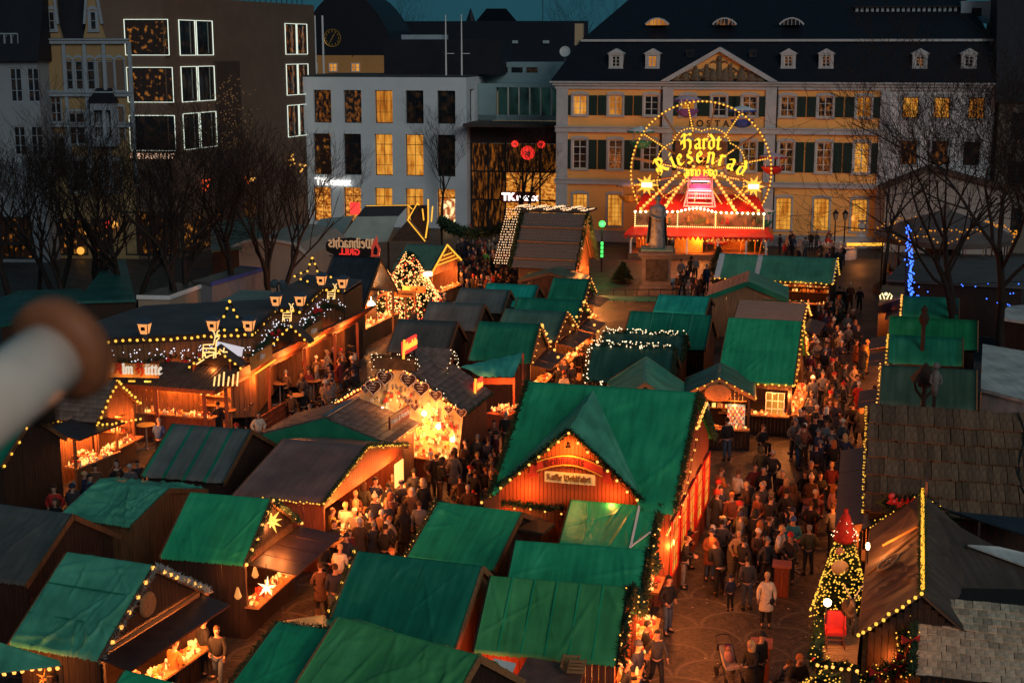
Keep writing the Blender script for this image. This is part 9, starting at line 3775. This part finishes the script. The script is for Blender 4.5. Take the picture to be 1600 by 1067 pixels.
MAN=[(1199,896,-15,'stand','coat','cream','black','short','blond','woman in a black and white checked coat holding a dark bag, alone in the lane'),(1126,868,200,'bend','jacket','black','black','long','ginger','person with long reddish hair bending over a child in the lane'),(1162,842,150,'point','jacket','black','black','short','dark','person in black reaching out, left of the one with a backpack'),(1169,872,190,'stand','jacket','charcoal','denim','short','dark','person with a dark backpack standing with back to us in the lane'),(1178,1002,-60,'both','coat','black','black','long','blond','blond woman in a black coat leaning to the pushchair'),(1189,989,40,'stand','jacket','black','charcoal','cap','black','person in a black cap behind the blond woman at the pushchair'),(1246,1022,20,'both','jacket','black','denim','short','ginger','man in a dark jersey leaning by the bulb strings at the bottom'),(1207,1046,70,'bend','jacket','navy','denim','short','brown','boy in navy stooping at the bottom edge of the lane'),(1074,812,100,'cup','jacket','black','charcoal','bald','grey','man in black leaning at the red lane counter, farther of two'),(1069,838,85,'both','jacket','black','beige','bald','brown','man in a black jacket and beige trousers reaching to the red counter'),(1114,823,165,'pocket','coat','black','black','short','white','broad white haired man in a long black coat seen from behind'),(1128,814,170,'pocket','jacket','charcoal','black','short','dark','dark haired person hidden beside the broad white haired man'),(1044,901,40,'pocket','jacket','black','denim','short','dark','man in a black jacket and jeans by the pine garland of the nearest hut'),(1027,986,5,'walk','jacket','charcoal','black','short','dark','man in an open dark jacket walking towards us at the bottom'),(996,1003,60,'stand','jacket','navy','denim','beanie','navy','person in a navy woolly hat at the end of the nearest green hut'),(978,1031,75,'cup','jacket','black','black','bald','brown','balding man with a lit face at the bottom window'),(1006,972,80,'both','jacket','black','black','short','dark','person pressed to the counter under the hanging pine garland'),(1144,772,190,'stand','jacket','rust','black','short','ginger','ginger person in a rust jacket near the red windows'),(1123,733,120,'both','jacket','orange','black','short','brown','person in a jacket painted with orange lamplight at the red windows, farthest of the row'),(1122,752,130,'cup','coat','rust','brown','beanie','red','person in a rust coat and red woolly hat at the red windows'),(1151,737,130,'both','jacket','cream','black','bun','brown','woman in a cream jacket with a dark strap at the red windows'),(1137,655,200,'stand','jacket','black','denim','short','dark','dark figure reading the posters of the small gabled hut'),(1191,665,30,'sit','jacket','black','black','short','brown','person in black seated in the shade beside the picture hut'),(1189,700,190,'pocket','coat','olive','brown','hood','olive','person in an olive hooded coat seen from behind near the picture hut'),(1208,706,-10,'pocket','jacket','charcoal','charcoal','short','white','white haired man in a charcoal jacket walking towards us'),(1180,727,10,'cup','jacket','burgundy','denim','bald','brown','balding man in burgundy beside the one in black'),(1193,731,0,'walk','jacket','black','black','bald','grey','man in a black zipped jacket striding towards us'),(1223,736,-20,'stand','coat','black','black','short','grey','grey haired person in a long black coat in mid lane'),(1250,641,0,'stroll','jacket','black','black','short','white','white haired man in black behind the tall man in grey'),(1243,656,5,'pocket','jacket','grey','charcoal','cap','grey','tall man in a grey jacket and grey flat cap walking towards us'),(1258,663,-5,'stroll','jacket','black','black','cap','white','man in black with a pale cap beside the tall man in grey'),(1291,659,10,'stand','jacket','grey','charcoal','long','brown','woman in a grey jacket right of the pink pushchair hood'),(1300,669,170,'both','jacket','charcoal','denim','short','dark','man in charcoal pushing the pink hooded pushchair'),(1321,680,190,'walk','jacket','navy','denim','long','blond','blond woman in navy and jeans walking away beside the pushchair'),(1333,631,180,'walk','jacket','black','black','short','dark','person in black walking away beside the shake roof'),(1346,636,185,'stroll','coat','charcoal','black','long','blond','blond person in a long charcoal coat beside the shake roof'),(1342,598,160,'walk','coat','red','red','short','white','person dressed in a bright red costume with white trim'),(1297,611,0,'both','jacket','brown','black','beanie','red','person in a red woolly hat in mid lane'),(1270,589,10,'stand','coat','grey','black','beanie','white','person in a pale woolly hat and grey coat in the lane'),(1367,604,180,'stand','jacket','black','black','short','dark','person in black at the corner of the grey green hut'),(1355,532,70,'stand','coat','yellow','yellow','short','blond','person in a long yellow coat at the lit hut corner'),(1267,722,20,'cup','jacket','charcoal','black','short','grey','grey haired man drinking at the lane table, farthest left'),(1300,725,170,'both','jacket','burgundy','black','short','blond','blond person in burgundy at the lane table'),(1328,725,60,'sit','jacket','red','black','short','dark','man in a red jacket seated on a folding chair'),(1258,737,0,'cup','jacket','black','black','short','brown','person in black drinking left of the dark haired woman'),(1281,739,0,'cup','jacket','black','burgundy','long','dark','dark haired woman in black at the lane table'),(1298,758,80,'both','jacket','pink','black','long','ginger','woman in a pink jersey leaning on the standing table'),(1241,758,170,'pocket','coat','brown','black','long','brown','person with long brown hair and a brown coat seen from behind'),(1159,797,180,'pocket','coat','olive','charcoal','short','dark','person in a long olive coat seen from behind'),(1240,808,-20,'both','jacket','teal','denim','beanie','blue','man in a teal jacket and blue woolly hat at the table'),(1217,823,60,'both','jacket','white','charcoal','short','blond','blond person with pale striped sleeves leaning at the table'),(1265,823,175,'pocket','jacket','olive','charcoal','short','grey','broad man in an olive and tan jacket seen from behind'),(1202,808,100,'cup','jacket','black','black','bald','brown','balding man in black facing the blond person at the table'),(1304,791,200,'both','jacket','grey','black','short','brown','person in grey with a pale bag close to the dwarf tree'),(1180,799,160,'stand','coat','black','black','hood','black','person in a black hooded coat, back to us, by the olive coat'),(664,652,190,'stand','coat','beige','black','short','dark','person in a beige checked coat before the gingerbread stall'),(681,653,170,'both','jacket','beige','brown','short','brown','person in a beige jacket bending to the gingerbread counter'),(687,673,60,'stand','coat','olive','black','short','grey','grey haired person in an olive coat behind the beige jacket'),(703,664,190,'pocket','jacket','black','black','short','dark','dark person at the right end of the gingerbread counter'),(746,658,190,'both','coat','black','grey','short','grey','grey haired person near the gingerbread corner'),(790,646,170,'stand','jacket','black','black','short','grey','grey haired person beside the pine edge of the timber house'),(673,708,20,'pocket','coat','brown','black','short','white','white haired woman with a pale scarf in the gingerbread lane'),(709,707,200,'walk','coat','beige','black','bun','brown','woman in a beige coat with a dark backpack walking away'),(724,706,175,'walk','coat','black','black','hood','brown','person in a black coat with a fur hood beside the beige coat'),(746,681,180,'stand','jacket','charcoal','charcoal','short','grey','grey haired man in charcoal, mid gingerbread lane'),(761,686,150,'both','jacket','navy','denim','short','brown','person in navy near the timber house roof edge'),(772,703,160,'stand','coat','black','black','short','dark','dark person at the left edge of the timber house'),(731,760,180,'pocket','jacket','brown','charcoal','short','white','white haired person in a brown jacket above the small green roof'),(614,741,-20,'stand','jacket','brown','charcoal','bald','grey','stout balding man in a brown jersey at the brown roofed hut'),(586,748,30,'lift','jacket','navy','black','short','dark','person in navy drinking beside the brown roofed hut'),(568,755,150,'cup','jacket','olive','black','long','brown','person in olive with long brown hair at the brown roofed hut'),(553,770,160,'both','jacket','rust','black','short','blond','blond person in rust pressed to the brown hut counter'),(539,787,160,'cup','jacket','cream','black','short','blond','blond person in cream at the corner of the brown hut'),(554,783,150,'both','coat','black','black','long','blond','blond person in a black coat at the brown hut'),(518,796,120,'cup','jacket','yellow','black','short','brown','person in a yellow jacket at the brown hut corner'),(521,814,60,'pocket','jacket','black','black','short','brown','man with a red shirt under a black jacket by the star hut'),(542,835,-30,'pocket','jacket','navy','black','cap','black','man in navy with a black flat cap left of the empty red table'),(529,854,170,'both','jacket','cream','charcoal','short','blond','person in a cream jacket with a strap, back to us, by the star hut'),(503,847,60,'both','jacket','black','black','short','dark','person in black holding a red gift by the star hut flap'),(500,882,175,'pocket','coat','brown','black','short','brown','person in a long brown coat seen from behind beside the star hut'),(523,884,170,'stand','jacket','navy','denim','short','brown','person in navy right of the long brown coat'),(497,955,200,'sit','jacket','black','black','short','brown','person in black seated low behind the green roofs at the bottom'),(610,773,180,'stand','jacket','rust','olive','hood','rust','person in a rust quilted jacket, back to us, beside the bulb edge'),(631,793,200,'both','coat','black','black','long','dark','person in a black coat with long dark hair beside the bulb edge'),(638,763,20,'both','jacket','black','black','short','brown','person in black looking down in the brown hut crowd'),(661,751,200,'stand','coat','black','black','hood','beige','person in black with a fur trimmed hood in the brown hut crowd'),(655,785,170,'stand','jacket','grey','black','short','brown','person in grey by the bulb garland of the small green roof'),(647,735,190,'pocket','jacket','charcoal','black','beanie','black','person in charcoal with a black woolly hat by the slate roof corner'),(611,858,30,'pocket','jacket','brown','brown','short','ginger','person with ginger hair hidden behind the large green roof'),(387,611,10,'cup','coat','black','black','bald','grey','balding man in a black coat holding a cup under the canopy corner'),(403,645,20,'pocket','jacket','cream','denim','long','brown','woman in a cream jersey by the yard fence'),(340,629,180,'stand','coat','black','black','short','dark','dark figure with back to us before the restaurant bar'),(370,662,0,'both','jacket','red','black','beanie','red','person in red with a red woolly hat low before the striped hut'),(446,580,160,'cup','jacket','brown','black','short','grey','grey haired person drinking at the left table under the canopy'),(455,614,200,'sit','jacket','brown','black','short','brown','person in brown seated in the restaurant yard'),(473,608,180,'sit','jacket','black','black','short','dark','person in black seated in the restaurant yard'),(483,634,170,'sit','jacket','charcoal','black','short','grey','grey haired person seated nearest the slate roofed stall'),(84,760,5,'pocket','jacket','red','black','short','dark','man in a bright red jacket at the far left stalls'),(181,724,30,'cup','coat','black','black','short','grey','grey haired person in black with a pale scarf near the tiled stall'),(204,726,0,'both','jacket','grey','charcoal','short','white','white haired person in grey holding a phone behind the teal roof'),(214,721,20,'stand','jacket','charcoal','black','short','dark','dark haired person next to the one with the phone'),(139,743,70,'stand','jacket','navy','teal','short','dark','person in navy with a teal scarf at the wooden counter'),(114,755,170,'stand','coat','charcoal','black','short','grey','person in a charcoal coat right of the man in red'),(246,656,160,'both','jacket','blue','black','short','grey','grey haired person in blue at the yellow standing table'),(339,980,-10,'walk','jacket','black','denim','short','brown','man in a black jacket and jeans right of the glowing front left counter'),(316,966,120,'pocket','jacket','black','black','short','dark','dark figure at the end of the glowing front left counter'),(268,1004,150,'both','jacket','orange','black','short','brown','person in an orange jacket choosing at the glowing front left counter'),(204,1034,150,'both','jacket','brown','black','short','brown','person stooping at the near end of the glowing front left counter'),(735,351,30,'pocket','jacket','red','black','beanie','red','person in red by the pale store corner above the garland'),(758,392,200,'walk','jacket','green','black','short','brown','person in a bright green jacket in the far crowd'),(880,583,30,'both','jacket','white','black','short','dark','person in a white jersey low in the middle lane'),(905,585,200,'stand','coat','black','black','long','blond','blond person in a black coat beside the fairy light hut'),(1087,402,20,'stand','jacket','grey','black','short','grey','person in grey on the wheel deck steps'),(1235,362,40,'pocket','coat','black','black','short','dark','dark person at the bicycles by the palace wall'),(1251,376,190,'stand','coat','beige','beige','short','grey','person in a long beige coat before the palace'),]
for px,py,fc,pose,ln,cc,tc,hs,hc,lb in MAN:  # the jacket by the red windows has lamplight put into its cloth colour
 sz=1.0+rnd.uniform(-.04,.05)
 hh=1.32 if pose=='bend' else(1.28 if pose=='sit' else 1.70)
 if 'boy' in lb:
  sz=.8
 person(at(px,py,hh*sz),fc+rnd.uniform(-8,8),pose,ln,cc,tc,hs,hc,lb,sz,'cream' if 'pale scarf' in lb else('teal' if 'teal scarf' in lb else None))
person(at(1142,900,1.12),200,'stand','jacket','navy','black','beanie','navy','small child in navy with a navy woolly hat in the lane',.66)
person(at(740,768,1.15),190,'stand','jacket','burgundy','black','beanie','red','small child in a red woolly hat beside the white haired person in brown',.68)
def extra(name,label,cat,px,py,h,build,mats,rz=0.0):
 b=MB()
 build(b)
 o=b.build(name,mats,None,True)
 o.location=at(px,py,h)
 o.rotation_euler=(0,0,rz)
 tag(o,label,cat)
extra('handbag','round dark handbag held by the woman in the checked coat','bag',1203,937,.85,lambda b:(b.ball((0,-.12,0),.15,n=10,sc=(1,.5,.85)),b.tube([(-.1,-.12,.08),(0,-.1,.26),(.1,-.12,.08)],.012,5)),M_BLACK)
extra('backpack','dark backpack on the person in the lane beside the child','bag',1170,892,1.15,lambda b:b.ball((0,-.22,0),.2,n=10,sc=(.85,.55,1.2)),cm('cloth','black'))
extra('backpack','dark backpack on the woman in the beige coat','bag',709,722,1.2,lambda b:b.ball((0,-.2,0),.17,n=10,sc=(.85,.55,1.15)),cm('cloth','charcoal'))
FOOT=[(x,y,R(yw),L_/2+.1,W_+.05)for x,y,yw,L_,W_,_a,_b in HUTS.values()]
def blocked(x,y):
 for hx,hy,a,l,w_ in FOOT:
  dx,dy=x-hx,y-hy
  u,v=dx*cos(a)+dy*sin(a),-dx*sin(a)+dy*cos(a)
  if abs(u)<l and abs(v)<w_:
   return True
 return any((x-p[0])**2+(y-p[1])**2<.2 for p in PEOPLE)
def inside(p,poly):
 c=False
 for(x0,y0),(x1,y1)in zip(poly,poly[1:]+poly[:1]):
  if(y0>p[1])!=(y1>p[1])and p[0]<(x1-x0)*(p[1]-y0)/(y1-y0)+x0:
   c=not c
 return c
ZONES=[('upper wide right lane',[(1285,430),(1345,428),(1352,520),(1345,575),(1262,575),(1262,500)],44),('middle of the wide right lane',[(1255,575),(1345,575),(1342,640),(1300,700),(1220,690),(1240,640)],24),('beside the lane drinkers',[(1110,760),(1215,740),(1290,745),(1290,800),(1200,860),(1110,850)],24),('gingerbread shopper',[(660,660),(780,650),(778,740),(700,750),(675,700)],17),('canopy guest',[(440,560),(480,545),(560,535),(556,580),(500,610),(450,600)],28),('narrow middle lane',[(860,570),(905,500),(940,480),(935,500),(900,570),(880,592)],13),('big wheel forecourt',[(1055,402),(1125,398),(1118,440),(1062,440)],12),('crowd at the brown roofed hut',[(515,800),(560,775),(640,725),(665,780),(620,820),(545,840)],17),('by the grill counter',[(640,470),(690,440),(712,450),(700,480),(650,500)],7),('by the far left stalls',[(20,800),(110,775),(215,735),(225,715),(150,720),(40,780)],6),]
POSES=['stand','pocket','pocket','cup','both','walk','stroll','lift']
for where,poly,n in ZONES:
 xs,ys=[p[0]for p in poly],[p[1]for p in poly]
 used,tries,got=set(),0,0
 while got<n and tries<4000:
  tries+=1
  q=(rnd.uniform(min(xs),max(xs)),rnd.uniform(min(ys),max(ys)))
  if not inside(q,poly):
   continue
  sz=rnd.uniform(.93,1.05)
  P=at(q[0],q[1],1.7*sz)
  if blocked(P.x,P.y):
   continue
  cc=rnd.choice(('black','black','black','charcoal','charcoal','navy','navy','brown','brown','grey','olive','beige','burgundy','black','charcoal','navy','rust'))
  hs=rnd.choice(('short','short','short','long','long','bun','beanie','beanie','bobble','hood','bald','cap'))
  hc=rnd.choice(('dark','dark','brown','brown','blond','grey','white','ginger'))if hs in('short','long','bun','bald')else(cc if hs=='hood' else rnd.choice(('black','red','cream','navy','grey')))
  ln=rnd.choice(('jacket','coat'))
  if(cc,hs,hc,ln)in used:
   continue
  used.add((cc,hs,hc,ln))
  person(P,rnd.choice((0,180,0,180,90,-90))+rnd.uniform(-40,40),rnd.choice(POSES),ln,cc,rnd.choice(('black','denim','charcoal','brown')),hs,hc,'person in a %s %s, %s, %s'%(cc,ln,(HW[hs]%hc),where),sz)
  got+=1
for name,label,poly,n in(('distant_crowd','dense far crowd between the shingle hall and the log cabin',[(712,372),(800,364),(808,400),(800,436),(762,444),(716,440)],90),('distant_crowd','far crowd strolling before the palace wall',[(1212,362),(1300,358),(1330,395),(1290,415),(1225,390)],26)):
 b=MB()
 pal=['black','charcoal','navy','brown','grey','beige','rust','red']
 xs,ys=[p[0]for p in poly],[p[1]for p in poly]
 got=tries=0
 while got<n and tries<4000:
  tries+=1
  q=(rnd.uniform(min(xs),max(xs)),rnd.uniform(min(ys),max(ys)))
  P=at(q[0],q[1],1.65)
  if not inside(q,poly)or blocked(P.x,P.y):
   continue
  PEOPLE.append((P.x,P.y))
  got+=1
  M=Matrix.Translation((P.x,P.y,0))@Matrix.Rotation(rnd.uniform(0,6.3),4,'Z')@Matrix.Scale(rnd.uniform(.93,1.04),4)
  b.c=rnd.choice((0,0,0,1,1,2,2,3,3,4,5,6,7))
  w1=rnd.uniform(.19,.23)
  hem=rnd.choice((.55,.8))
  b.lathe([(.17,hem),(.17,1.0),(w1,1.3),(.17,1.4),(.07,1.45)],9,(0,0,0),1,.68,M=M)
  for s in(-1,1):
   b.tube([M@V((s*.2,0,1.36)),M@V((s*.25,-.04,1.1)),M@V((s*.2,-.16,.95))],[.065,.055,.04],5)
  k=b.c
  b.c=rnd.choice((0,1,2))
  f=rnd.uniform(-.15,.15)
  for s in(-1,1):
   b.tube([M@V((s*.09,0,.86)),M@V((s*.1,s*f*.6,.48)),M@V((s*.1,s*f,.02))],[.09,.07,.055],6)
  b.c=8
  b.tube([M@V((0,0,1.42)),M@V((0,-.01,1.53)),M@V((0,-.02,1.62)),M@V((0,0,1.7))],[.05,.07,.09,.05],8)
  b.c=rnd.choice((9,10,11,7,0))
  b.tube([M@V((0,.02,1.56)),M@V((0,.02,1.66)),M@V((0,.01,1.73))],[.09,.1,.05],8)
 o=b.build(name,[cm('cloth',c)for c in pal]+[M_SKIN,cm('hair','dark'),cm('hair','blond'),cm('hair','grey')],None,True)
 tag(o,label,'crowd',None,'stuff')
